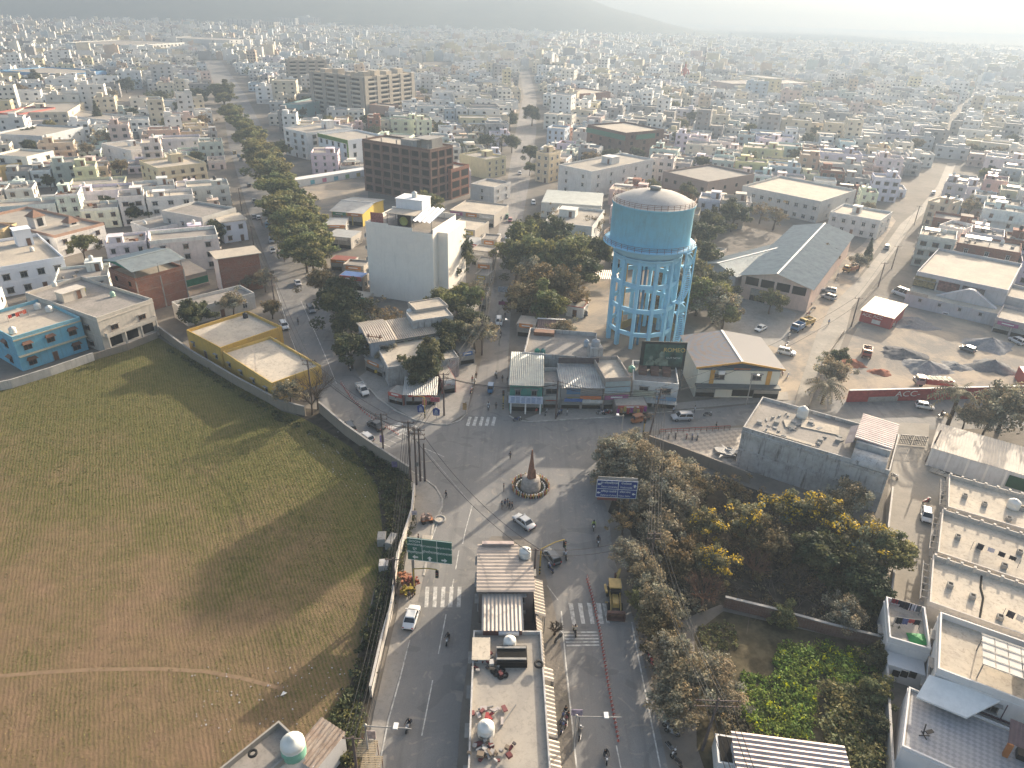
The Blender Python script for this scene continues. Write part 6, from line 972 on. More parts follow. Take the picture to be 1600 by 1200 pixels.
scatter('weeds', [(985, 800), (1060, 850), (1100, 950), (1060, 1000), (1100, 1120), (1060, 1120), (1010, 960)], 220, .4, lf_olive, 15, (.1, .8), (.4, 1.0), 22, dusty=.3)
scatter('dry_litter', [(985, 960), (1010, 960), (1045, 1120), (1035, 1120)], 80, .25, lf_brown, 16, (.02, .1), (.3, .7), 8)
m = MB(); g_ = random.Random(5)
for k in range(170):
 p = P(g_.uniform(1130, 1330), g_.uniform(850, 965)); a = g_.random() * 6.28; L = g_.uniform(1.5, 5); m.tube([p + Vector((0, 0, g_.uniform(0, .5))), p + Vector((math.cos(a) * L, math.sin(a) * L, g_.uniform(.2, 2.2)))], .05, 4, .02, cap=False)
tag(m.build('brushwood', m_plain('grey_twig', (.16, .13, .11), .95, .1)), kind='stuff')
def stubble():
 g = np.random.default_rng(21); q = poly((0, 640), (20, 602), (150, 564), (247, 532), (300, 565), (370, 604), (440, 648), (500, 668), (548, 702), (590, 760), (592, 860), (568, 960), (530, 1080), (500, 1150), (420, 1190), (330, 1230), (0, 1230), (-40, 900)); xs = [p.x for p in q]; ys = [p.y for p in q]; out = []
 while len(out) < 15000:
  x, y = g.uniform(min(xs), max(xs)), g.uniform(min(ys), max(ys))
  a = rad(-28); u = x * math.cos(a) - y * math.sin(a); row = abs((u / 1.25 + .8 * math.sin(y * .07)) % 1 - .5) * 2; gk = .35 + .35 * math.sin(x * .11 + 1.3 * math.sin(y * .05)) + .3 * math.sin(y * .09 + x * .03) + (y - 80) / 90
  if row < .55 + .25 * g.random() and g.random() < max(.22, gk) and inpoly(x, y, q): out.append((x, y, .04))
 me = leaf_mesh('crop_tufts', m_leaf('crop_leaves', (.15, .14, .045), (.16, .15, .05), .3), out, g.uniform(.1, .3, len(out)), 3, .16, 22, .3, dusty=.25); o = bpy.data.objects.new('crop_tufts', me); C.objects.link(o); o['kind'] = 'stuff'
stubble()
# ---- the town: individual houses near, one mass far
random.seed(42)
def obb_hit(a, b, pad=0.5):
 for (r1, r2) in ((a, b), (b, a)):
  c, s = math.cos(r1[2]), math.sin(r1[2])
  for ax in ((c, s), (-s, c)):
   d = abs((r2[0] - r1[0]) * ax[0] + (r2[1] - r1[1]) * ax[1]); e = 0
   for r in (r1, r2): cc, ss = math.cos(r[2]), math.sin(r[2]); e += abs(cc * ax[0] + ss * ax[1]) * r[3] / 2 + abs(-ss * ax[0] + cc * ax[1]) * r[4] / 2
   if d > e + pad: return False
 return True
def road_poly(L, R_): return poly(*L) + poly(*R_)[::-1]
EXC = [road_poly([(a - b * .014, b) for a, b in AVL], [(a + b * .06, b) for a, b in AVR]), road_poly([(a - b * .012, b) for a, b in CEL], [(a + b * .014, b) for a, b in CER]),
  poly((-300, 640), (0, 612), (140, 572), (250, 530), (300, 545), (500, 640), (1600, 640), (2200, 660), (2200, 1500), (-400, 1500)),
  poly((1180, 640), (1215, 600), (1225, 500), (1270, 455), (1340, 385), (1395, 345), (1462, 255), (1500, 250), (1490, 285), (1430, 355), (1412, 400), (1405, 430), (1640, 500), (1750, 560), (1750, 650)),
  poly((780, 640), (790, 500), (795, 440), (830, 400), (850, 375), (930, 372), (1075, 470), (1090, 520), (1230, 500), (1230, 650)), poly((930, 385), (1090, 375), (1120, 370), (1215, 345), (1335, 350), (1230, 480), (1130, 540), (900, 540)), poly((460, 290), (575, 270), (580, 340), (500, 345)), poly((560, 600), (470, 380), (490, 350), (800, 340), (790, 600)),
  poly((200, 145), (330, 145), (330, 175), (200, 172)), poly((650, 100), (700, 96), (705, 108), (650, 112)), poly((225, 420), (270, 470), (320, 520), (290, 530), (200, 540)), poly((380, 440), (430, 440), (470, 560), (390, 490))]
EXB = [(min(p.x for p in q), max(p.x for p in q), min(p.y for p in q), max(p.y for p in q), q) for q in EXC]
def blocked(x, y, w, d, rz):
 c, s = math.cos(rz), math.sin(rz)
 for u, v in ((0, 0), (.5, .5), (-.5, .5), (.5, -.5), (-.5, -.5)):
  X, Y = x + u * w * c - v * d * s, y + u * w * s + v * d * c
  for b in EXB:
   if b[0] <= X <= b[1] and b[2] <= Y <= b[3] and inpoly(X, Y, b[4]): return True
 me = (x, y, rz, w, d)
 return any(abs(o[0] - x) < 60 and abs(o[1] - y) < 60 and obb_hit(me, o) for o in OCC)
PAL = [('white', (0.78, 0.77, 0.74), 34), ('off-white', (0.74, 0.70, 0.62), 16), ('cream', (0.68, 0.60, 0.46), 12), ('pale grey', (0.57, 0.57, 0.56), 12), ('pale yellow', (0.64, 0.56, 0.36), 5), ('pink', (0.56, 0.44, 0.40), 3), ('peach', (0.55, 0.42, 0.31), 4), ('pale blue', (0.48, 0.55, 0.60), 4), ('mint', (0.50, 0.56, 0.52), 1), ('grey concrete', (0.32, 0.31, 0.30), 12), ('lilac', (0.54, 0.52, 0.57), 1)]
PW = [p[2] for p in PAL]
def cand():
 """plots on three street grids; each grid follows the road of its quarter"""
 out = []
 def grid(ang, org, u0, u1, v0, v1, inside):
  ca, sa = math.cos(ang), math.sin(ang); v = v0; row = 0
  while v < v1:
   dist = math.hypot(org[0], org[1] + v); dep = random.uniform(11, 14.5); u = u0 + random.uniform(0, 6)
   while u < u1:
    w = random.choice((8, 9, 10, 12, 15, 20)) * random.uniform(.9, 1.1); x = org[0] + (u + w / 2) * ca - (v + dep / 2) * sa; y = org[1] + (u + w / 2) * sa + (v + dep / 2) * ca
    if inside(x, y): out.append((x, y, ang + random.uniform(-.03, .03) + (random.choice((-.3, .25, .5)) if random.random() < .08 else 0), w * .98, dep * random.uniform(.84, .99)))
    u += w + (random.uniform(.1, .6) if random.random() < .8 else random.uniform(2, 5))
   v += dep + (.5 if row % 2 == 0 else random.uniform(4, 5.5)); row += 1
 ave = [P(345, 150), P(385, 320), P(432, 450), P(478, 590)]; cen = [P(818, 150), P(793, 280), P(772, 420), P(738, 620)]; lan = [P(1500, 170), P(1402, 345), P(1252, 600)]
 def side(pts, x, y):
  for a, b in zip(pts[:-1], pts[1:]):
   if b.y <= y: return x - (a.x + (b.x - a.x) * (y - a.y) / (b.y - a.y)) if abs(a.y - b.y) > .1 else x - a.x
  return x - pts[-1].x
 lim = 2500
 vis = lambda x, y: y > 60 and math.hypot(x, y) < lim and -60 < proj((x, y, 4))[0] < 1660
 avs = lambda x, y: side(ave, x, y) if y < 590 else x - (ave[0].x - (y - ave[0].y) * .42); ces = lambda x, y: side(cen, x, y) if y < 590 else x - (cen[0].x + (y - cen[0].y) * .04); las = lambda x, y: side(lan, x, y) if y < 560 else x - (lan[0].x + (y - lan[0].y) * .62)
 grid(rad(24), (-60, 120), -1900, 700, -150, 2400, lambda x, y: vis(x, y) and avs(x, y) < -4)
 grid(rad(9), (-40, 160), -1200, 1200, -150, 2400, lambda x, y: vis(x, y) and avs(x, y) > 9 and ces(x, y) < -5)
 grid(rad(-17), (20, 150), -1200, 1900, -300, 2400, lambda x, y: vis(x, y) and ces(x, y) > 6 and las(x, y) < -5)
 grid(rad(-31), (70, 130), -900, 1900, -400, 2400, lambda x, y: vis(x, y) and las(x, y) > 8)
 return out
LAND = [('blue house', -103, 145), ('cream veranda house', -93, 155), ('green-edged brick house', -90, 187), ('pyramid-roofed house', -150, 230), ('off-white cube house', -200, 330), ('cream balcony house', -170, 320), ('dark fir', -290, 420), ('pale blossoming tree', -240, 370), ('hospital block', -118, 380), ('apartment block', -105, 500), ('dark brick block', -45, 310), ('pale yellow house', -20, 330), ('white balconied block', 30, 330), ('netted brick block', 50, 430), ('unfinished pink block', 100, 320), ('long white building', 140, 310), ('lane-side white house', 180, 310), ('mural store', 170, 210), ('peach-ended warehouse', 105, 220), ('blue water tower', 32, 168), ('far tall towers', -250, 900)]
def ordw(n):
 A = 'first second third fourth fifth sixth seventh eighth ninth tenth eleventh twelfth thirteenth fourteenth fifteenth sixteenth seventeenth eighteenth nineteenth'.split(); Tn = ['', '', 'twenty', 'thirty', 'forty', 'fifty', 'sixty']
 if n <= 19: return A[n - 1]
 t_, u_ = divmod(n, 10); return (Tn[t_][:-1] + 'ieth') if u_ == 0 else Tn[t_] + '-' + A[u_ - 1]
cs = [c for c in cand() if not blocked(*c[:2], c[3], c[4], c[2])]
kept = []; cell = {}
for c in cs:            # grids of neighbouring quarters may meet: keep the first comer
 k = (int(c[0] // 30), int(c[1] // 30)); nb = [o for i in (-1, 0, 1) for j in (-1, 0, 1) for o in cell.get((k[0] + i, k[1] + j), ())]
 if not any(obb_hit(c, o, .15) for o in nb): kept.append(c); cell.setdefault(k, []).append(c)
def treeplot(c): return random.random() < (.11 if math.hypot(c[0], c[1]) < 900 else .12)
plots = [(c, math.hypot(c[0], c[1]), treeplot(c)) for c in kept]; plots.sort(key=lambda q: q[1])
inframe = lambda c: -20 < proj((c[0], c[1], 5))[0] < 1620
NEAR = 205; near = [q for q in plots if not q[2] and inframe(q[0])][:NEAR]; ids = {id(q) for q in near}; far = [q for q in plots if id(q) not in ids and not q[2]]; tplots = [q for q in plots if q[2]]
rank = {}
for c, dist, _ in near:
 pxx, pyy = proj((c[0], c[1], 0)); ln, lx, ly = min(LAND, key=lambda L: (L[1] - c[0]) ** 2 + (L[2] - c[1]) ** 2); lpx, lpy = proj((lx, ly, 0)); dx, dy = pxx - lpx, pyy - lpy
 side_ = ('right of' if dx > 0 else 'left of') if abs(dx) > 1.3 * abs(dy) else ('behind' if dy < 0 else 'in front of'); rank.setdefault((ln, side_), []).append(((lx - c[0]) ** 2 + (ly - c[1]) ** 2, id(c)))
place = {}
for (ln, sd), v in rank.items():
 for i, (_, k) in enumerate(sorted(v)): place[k] = '%s nearest %s the %s' % (ordw(i + 1), sd, ln)
for c, dist, _ in near:
 x, y, rz, w, d = c; nm, col, _w = random.choices(PAL, PW)[0]; col = tuple(min(.82, k * random.uniform(.85, 1.08)) for k in col); fl = random.choices((1, 2, 3, 4), (12, 48, 33, 7))[0]; fh = random.uniform(2.9, 3.3); H = fl * fh
 bare = nm == 'grey concrete' and random.random() < .5; wm_ = brick if (random.random() < .05) else (conc_st if bare else paint); nm = 'red brick' if wm_ is brick else nm; flip = random.random() < .5
 room = (random.choice((-1, 1)) * w * .22, random.choice((-1, 1)) * d * .25, min(w * .45, 3.8), min(d * .35, 4.2), 2.5) if random.random() < .62 else None
 rt = random.random(); rmt = roof_pale if rt < .3 else roof_c if rt < .62 else roof_dark; lab = '%s %s-storey house%s, %s' % (nm, ('one', 'two', 'three', 'four')[fl - 1], ' with roof room' if room else '', place[id(c)])
 t, w, d, H = building('house', lab, 'house', (x, y, rz, w, d), H, fl, col, wm=wm_, rm=rmt, nf=2 if w < 10 else 3, nl=2, nr=2 if x < 60 else 1, style=random.choice(('plain', 'brown', 'grey', 'plain')) if not bare else 'open', room=room, balcony=random.random() < .3 and fl > 1, pp=random.choice((.7, .9, 1.1)), ww=random.choice((1.1, 1.4, 1.8)), group='town houses', occ=False, pcol=tuple(min(.82, k * 1.12) for k in col) if random.random() < .5 else None, doors=random.random() < .6)
 if random.random() < .6: tank(*on(t, (room[0] if room else w * .2) + random.uniform(-.6, .6), room[1] if room else d * .3, H + .1 + (2.75 if room else 0)), '%s water tank on the house %s' % (('white', 'black')[random.random() < .22], place[id(c)]), TW if random.random() < .8 else (.03, .03, .035), r=.6, h=1.3)
 if random.random() < .7:
  m = MB(); [m.box(random.uniform(-.4, .4) * w, random.uniform(-.4, .4) * d, H + .06, random.uniform(.3, 1.6), random.uniform(.3, 1.2), random.uniform(.15, .9), random.random()) for _ in range(random.randint(3, 8))]; m.build('roof_clutter', random.choice((conc, roof_dark, rust)), t)['kind'] = 'stuff'
 if random.random() < .3: m = MB(); m.box(-w * .2, -d * .15, H + 2.3, w * .42, d * .3, .1, 0); r0 = m.build('roof_canopy', random.choice((sheet_grey, sheet_tan, sheet_green)), t); m = MB(); [m.beam((-w * .2 + a, -d * .15 + b, H), (-w * .2 + a, -d * .15 + b, H + 2.3), .1) for a in (-w * .2, w * .2) for b in (-d * .13, d * .13)]; m.build('post', steel, r0)
m = MB(); gr = random.Random(9); LM = MB()
def wallbox(x, y, z0, sx, sy, sz, rz):
 m.box(x, y, z0, sx, sy, sz, rz)
for c, dist, _ in far:
 x, y, rz, w, d = c; nm, col, _w = gr.choices(PAL, PW)[0]; k = gr.uniform(.8, 1.1); col = tuple(min(.82, q * k) for q in col); fl = gr.choices((1, 2, 3, 4, 6), (10, 40, 34, 13, 3))[0]; H = fl * 3.1; m.cur = 0; m.col = col; m.box(x, y, 0, w, d, H, rz)
 rc_ = gr.choice(((.36, .32, .27), (.27, .25, .23), (.20, .19, .175), (.44, .40, .34), (.16, .155, .15))); cc, ss = math.cos(rz), math.sin(rz); L = lambda u, v: (x + u * cc - v * ss, y + u * ss + v * cc)
 m.cur = 1; m.col = rc_; m.box(x, y, H, w - .5, d - .5, .12, rz); m.cur = 0; m.col = col
 if dist < 1500:
  for u, v, a, b in ((0, -d / 2 + .12, w, .24), (0, d / 2 - .12, w, .24), (-w / 2 + .12, 0, .24, d - .5), (w / 2 - .12, 0, .24, d - .5)): q = L(u, v); m.box(*q, H, a, b, .85, rz)
 if gr.random() < .6: q = L(gr.choice((-1, 1)) * w * .25, gr.choice((-1, 1)) * d * .25); m.box(*q, H, 3.4, 3.6, 2.7, rz)
 if gr.random() < .55 and dist < 1100: q = L(gr.uniform(-.3, .3) * w, gr.uniform(-.3, .3) * d); m.col = TW if gr.random() < .8 else (.04, .04, .045); m.box(*q, H + .6, 1.1, 1.1, 1.3, rz)
 if dist < 1000:
  m.cur = 2; nx = 2 if w < 10 else 3
  for f in range(fl):
   z = f * 3.1 + .9
   m.col = (.03, .032, .036)
   for i in range(nx): q = L((i + .5 - nx / 2) * w / nx, -d / 2); m.box(*q, z, gr.choice((1.0, 1.5, 2.0)), .12, 1.35, rz)
   for sg in (-1, 1):
    for i in (0, 1): q = L(sg * w / 2, (i - .5) * d * .45); m.box(*q, z, .12, 1.2, 1.3, rz)
  m.cur = 0; m.col = tuple(q * .9 for q in col)
  if fl > 1 and gr.random() < .5: q = L(0, -d / 2 - .5); m.box(*q, 2.95, w * .9, 1.1, .9, rz)
tp = N('town_paint', .8, .2); v = tp.coord('Object'); tp.base(tp.mix(tp.ramp(tp.noise(v, .12, 6, .7), .45, .7, 0, .45), tp.attr(), (.2, .18, .16)))
tag(m.build('distant_houses', [tp.m, tp.m, glass]), kind='stuff')
used = {}; PL = ['dark', 'dark1', 'dark2', 'dark3', 'green1', 'green2', 'brown1', 'olive1']; PLW = {'dark': 'dark green', 'gree': 'mid green', 'brow': 'browning', 'oliv': 'dusty grey-green'}
mass_c = []; ti = 0; trk = {}
tsel = [q for q in tplots if inframe(q[0]) and q[1] > 150][:95]
for c, dist, _ in tsel:
 pxx, pyy = proj((c[0], c[1], 0)); ln, lx, ly = min(LAND, key=lambda L: (L[1] - c[0]) ** 2 + (L[2] - c[1]) ** 2); lpx, lpy = proj((lx, ly, 0)); dx, dy = pxx - lpx, pyy - lpy; sd = ('right of' if dx > 0 else 'left of') if abs(dx) > 1.3 * abs(dy) else ('behind' if dy < 0 else 'in front of'); trk.setdefault((ln, sd), []).append(((lx - c[0]) ** 2 + (ly - c[1]) ** 2, c))
for (ln, sd), v in trk.items():
 for i, (_, c) in enumerate(sorted(v, key=lambda q: q[0])):
  kd = random.choice(PL); me, tk = tree_proto(kd); s = random.uniform(.6, 1.1); t = thing('tree', '%s tree between houses, %s such tree %s the %s' % (PLW[kd[:4]], ordw(i + 1), sd, ln), 'tree', (c[0], c[1], 0), random.random() * 6, 'trees between the town houses'); inst(me, 'crown', t, (0, 0, 6 * s + .5), 0, (s, s, s)); inst(tk, 'trunk', t, (0, 0, 0), 0, (s, s, s))
g2 = np.random.default_rng(4); cc_ = []; rr_ = []
for c, dist, _ in tplots:
 if any(c is q[0] for q in tsel): continue
 for j in range(7): cc_.append((c[0] + g2.normal() * 2.6, c[1] + g2.normal() * 2.6, 5 + g2.normal() * 2)); rr_.append(g2.uniform(1.8, 3.0))
def row(px0, py0, px1, py1, n, r=4.5):
 a, b = P(px0, py0), P(px1, py1)
 for i in range(n):
  p = a.lerp(b, (i + g2.random()) / n)
  for j in range(7): cc_.append((p.x + g2.normal() * r * .5, p.y + g2.normal() * r * .5, 6 + g2.normal() * 2.4)); rr_.append(g2.uniform(1.8, 3.4))
row(200, 92, 275, 90, 16, 7); row(285, 92, 400, 92, 20, 7); row(632, 96, 718, 78, 26, 8); row(640, 92, 715, 74, 24, 8); row(150, 30, 200, 32, 14, 10); row(0, 50, 120, 40, 16, 9); row(560, 88, 640, 86, 10, 6); row(1440, 70, 1640, 78, 30, 14); row(1150, 60, 1290, 70, 14, 10); row(1330, 62, 1500, 62, 20, 12); row(700, 198, 770, 200, 8, 4); row(230, 165, 300, 168, 10, 5); row(1040, 150, 1100, 160, 6, 5)
tag(bpy.data.objects.new('distant_trees', leaf_mesh('distant_trees', lf_dark, cc_, rr_, 16, 1.5, 3)), kind='stuff'); C.objects.link(bpy.data.objects['distant_trees'])
mast_m = m_plain('mast_steel', (.14, .13, .13), .7)
def mast(px, py, h, label, w=3.0):
 p = P(px, py); t = thing('lattice_mast', label, 'mast', tuple(p)); m = MB(); n = int(h / 4)
 W_ = lambda z: w * (1 - z / h) + .5
 for sx, sy in ((-1, -1), (1, -1), (1, 1), (-1, 1)): m.beam((sx * w / 2, sy * w / 2, 0), (sx * .25, sy * .25, h), .35)
 for i in range(n):
  z0, z1 = i * h / n, (i + 1) * h / n; a, b = (w * (1 - z0 / h) + .5 * z0 / h) / 2, (w * (1 - z1 / h) + .5 * z1 / h) / 2
  for sx, sy, tx, ty in ((-1, -1, 1, -1), (1, -1, 1, 1), (1, 1, -1, 1), (-1, 1, -1, -1)): m.beam((sx * a, sy * a, z0), (tx * b, ty * b, z1), .16)
 m.build('lattice', mast_m, t); m = MB(); [m.box(math.cos(k) * 1.1, math.sin(k) * 1.1, h * .88, .6, .5, 2.4, k) for k in (0, 1.6, 3.2, 4.8)]; m.build('antenna', white, t)
mast(1096, 132, 36, 'dark lattice mast beside the red statue', 5); mast(925, 40, 60, 'thin far mast in front of the hill foot', 7); mast(1045, 44, 60, 'faint far mast right of the hill end', 7); mast(1596, 105, 34, 'faint mast at the far right of the town', 5); mast(272, 70, 34, 'slim pole mast before the white school block', 3)
p = P(1068, 130); t = thing('statue', 'tall red statue of a standing figure among distant roofs', 'statue', tuple(p)); rs = m_plain('red_statue_paint', (.48, .10, .06), .6); m = MB(); m.lathe([(.1, 4), (3.2, 4.2), (2.6, 8), (2.2, 11), (3.3, 14.5), (2.4, 16.6), (1.0, 17.2), (1.5, 18.4), (1.4, 19.8), (.8, 21), (.1, 21.6)], n=16); m.build('figure', rs, t); m = MB(); m.tube([(3, 0, 15), (4.6, -1, 12), (3.6, -2, 10)], .8, 8, .55); m.tube([(-3, 0, 15), (-4.4, -1, 12), (-3.4, -2, 10)], .8, 8, .55); m.build('arm', rs, t); MB().lathe([(1.6, 21), (1.2, 22.4), (.1, 24)], n=12).build('crown_ornament', m_plain('gold_paint', (.45, .32, .1)), t); MB().box(0, 0, 0, 8, 8, 4).build('plinth', white, t)
# ---- vehicles
def car_parts(L, W_, H, kind):
 """meshes of one car type, heading +x, wheels on z=0"""
 hw = W_ / 2; b = MB(); zb = .28; belt = H * (.62 if kind != 'van' else .52); hood = H * (.56 if kind != 'van' else .5)
 if kind == 'sedan': top = (-.32, -.20, .10, .27); tail = .92
 elif kind == 'hatch': top = (-.48, -.40, .10, .28); tail = 1.0
 elif kind == 'suv': top = (-.48, -.44, .12, .26); tail = 1.0
 elif kind == 'van': top = (-.495, -.47, .30, .44); tail = 1.0
 else: top = (-.05, -.01, .16, .28); tail = .9          # pickup
 xs = [(-.5, .86, .45, belt * .82 * tail), (-.47, .96, zb, belt * .95 * tail), (-.3, 1, zb, belt * (1 if kind != 'pickup' else .9)), (0, 1, zb, belt), (.22, 1, zb, belt), (.3, .99, zb, hood + (belt - hood) * .5), (.44, .94, zb, hood * .92), (.49, .86, .34, hood * .78), (.5, .78, .42, hood * .68)]
 rings = []
 for (x, k, z0, z1) in xs:
  w = hw * k; zm = z0 + (z1 - z0) * .55; rings.append([(x * L, -w * .9, z0), (x * L, -w, z0 + .12), (x * L, -w, zm), (x * L, -w * .93, z1 - .03), (x * L, -w * .84, z1), (x * L, w * .84, z1), (x * L, w * .93, z1 - .03), (x * L, w, zm), (x * L, w, z0 + .12), (x * L, w * .9, z0)])
 n = len(rings[0]); vs = [p for r in rings for p in r]; fs = [(i * n + k, i * n + (k + 1) % n, (i + 1) * n + (k + 1) % n, (i + 1) * n + k) for i in range(len(rings) - 1) for k in range(n)]
 b.add(vs, [f[::-1] for f in fs], True); b.add(rings[0], [tuple(range(n))]); b.add(rings[-1], [tuple(range(n))[::-1]])
 a0, a1, a2, a3 = (t * L for t in top); wb, wt = hw * .9, hw * .74; zr = H - .06
 lo = [(a0, -wb), (a3, -wb), (a3, wb), (a0, wb)]; hi = [(a1, -wt), (a2, -wt), (a2, wt), (a1, wt)]
 b.add([(x, y, H - .09) for x, y in [(a1 - .06, -wt - .03), (a2 + .06, -wt - .03), (a2 + .06, wt + .03), (a1 - .06, wt + .03)]] + [(x * .96, y * .88, H) for x, y in hi], [(0, 1, 5, 4), (1, 2, 6, 5), (2, 3, 7, 6), (3, 0, 4, 7), (4, 5, 6, 7)])
 for (p, q) in zip(lo, hi): b.beam((p[0], p[1], belt - .03), (q[0], q[1], H - .06), .09)
 for xm in ((a0 * .5 + a3 * .5, a1 * .5 + a2 * .5),) + (((a0 * .72 + a3 * .28, a1 * .75 + a2 * .25), (a0 * .25 + a3 * .75, a1 * .25 + a2 * .75)) if kind == 'van' else ()):
  for s in (-1, 1): b.beam((xm[0], s * wb, belt - .02), (xm[1], s * wt, H - .07), .08)
 for s in (-1, 1): b.box(a3 - .25, s * (hw + .08), belt + .02, .16, .2, .14)
 g = MB(); g.add([(x, y * .985, belt - .04) for x, y in lo] + [(x, y * .985, zr - .02) for x, y in hi], [(0, 1, 5, 4), (1, 2, 6, 5), (2, 3, 7, 6), (3, 0, 4, 7)])
 if kind == 'pickup':
  b.box(-.28 * L, 0, belt * .9, .42 * L, W_ * .86, .02)
  for s in (-1, 1): b.box(-.28 * L, s * hw * .93, belt * .9, .42 * L, .08, .42)
  b.box(-.49 * L, 0, belt * .82, .08, W_ * .9, .45)
 if kind in ('suv', 'van'):
  for s in (-1, 1): b.box((a1 + a2) / 2, s * wt * .82, H, (a2 - a1) * .8, .05, .05)
 tr = MB(); tr.cur = 0; tr.box(.495 * L, 0, .36, .1, W_ * .66, .22); tr.box(-.495 * L, 0, .36, .1, W_ * .66, .2)
 m = dict(body=b.mesh('body', carm), window=g.mesh('window', glass), bumper=tr.mesh('bumper', black))
 w = MB(); r = .31 if kind in ('hatch', 'sedan') else .36; prof = [(r * .62, -.1), (r * .96, -.1), (r, -.05), (r, .05), (r * .96, .1), (r * .62, .1)]; w.lathe(prof, n=14); m['wheel'] = w.mesh('wheel', tyre); w = MB(); w.lathe([(.01, -.085), (r * .62, -.07), (r * .62, .07), (.01, .085)], n=12); m['rim'] = w.mesh('rim', chrome); m['r'] = r
 h = MB(); h.box(0, 0, -.07, .1, .34, .15, 0, .02, .03); m['headlight'] = h.mesh('headlight', lampw); h = MB(); h.box(0, 0, -.12, .08, .26, .24); m['taillight'] = h.mesh('taillight', lampr); m['dim'] = (L, W_, H, hood, belt * tail); return m
CK = {'hatch': (3.8, 1.7, 1.52), 'sedan': (4.4, 1.75, 1.47), 'suv': (4.4, 1.82, 1.72), 'van': (5.0, 1.9, 2.15), 'minibus': (7.0, 2.1, 2.65), 'pickup': (4.9, 1.75, 1.75)}; CM = {}
def car(kind, front, rear, col, label, cat='car', group=None, z=0.02):
 if kind not in CM: CM[kind] = car_parts(*CK[kind], 'van' if kind == 'minibus' else kind)
 m = CM[kind]; L, W_, H, hood, bt = m['dim']; a, b = P(*front), P(*rear); c = a.lerp(b, .5); an = math.atan2(a.y - b.y, a.x - b.x)
 t = thing({'hatch': 'car', 'sedan': 'car', 'suv': 'car', 'van': 'van', 'minibus': 'minibus', 'pickup': 'pickup_truck'}[kind], label, cat, (c.x, c.y, z), an, group)
 inst(m['body'], 'body', t, col=col); inst(m['window'], 'window', t); inst(m['bumper'], 'bumper', t)
 for x in (-.31, .31):
  for s in (-1, 1): w = inst(m['wheel'], 'wheel', t, (x * L, s * (W_ / 2 - .1), m['r'])); w.rotation_euler = (rad(90), 0, 0); inst(m['rim'], 'rim', w)
 for s in (-1, 1): inst(m['headlight'], 'headlight', t, (.47 * L, s * W_ * .34, hood * .8), s * -.25); inst(m['taillight'], 'taillight', t, (-.49 * L, s * W_ * .36, bt * .78))
 return t
CW, CS, CB, CG = (.62, .62, .61), (.38, .39, .40), (.018, .019, .022), (.10, .11, .12)
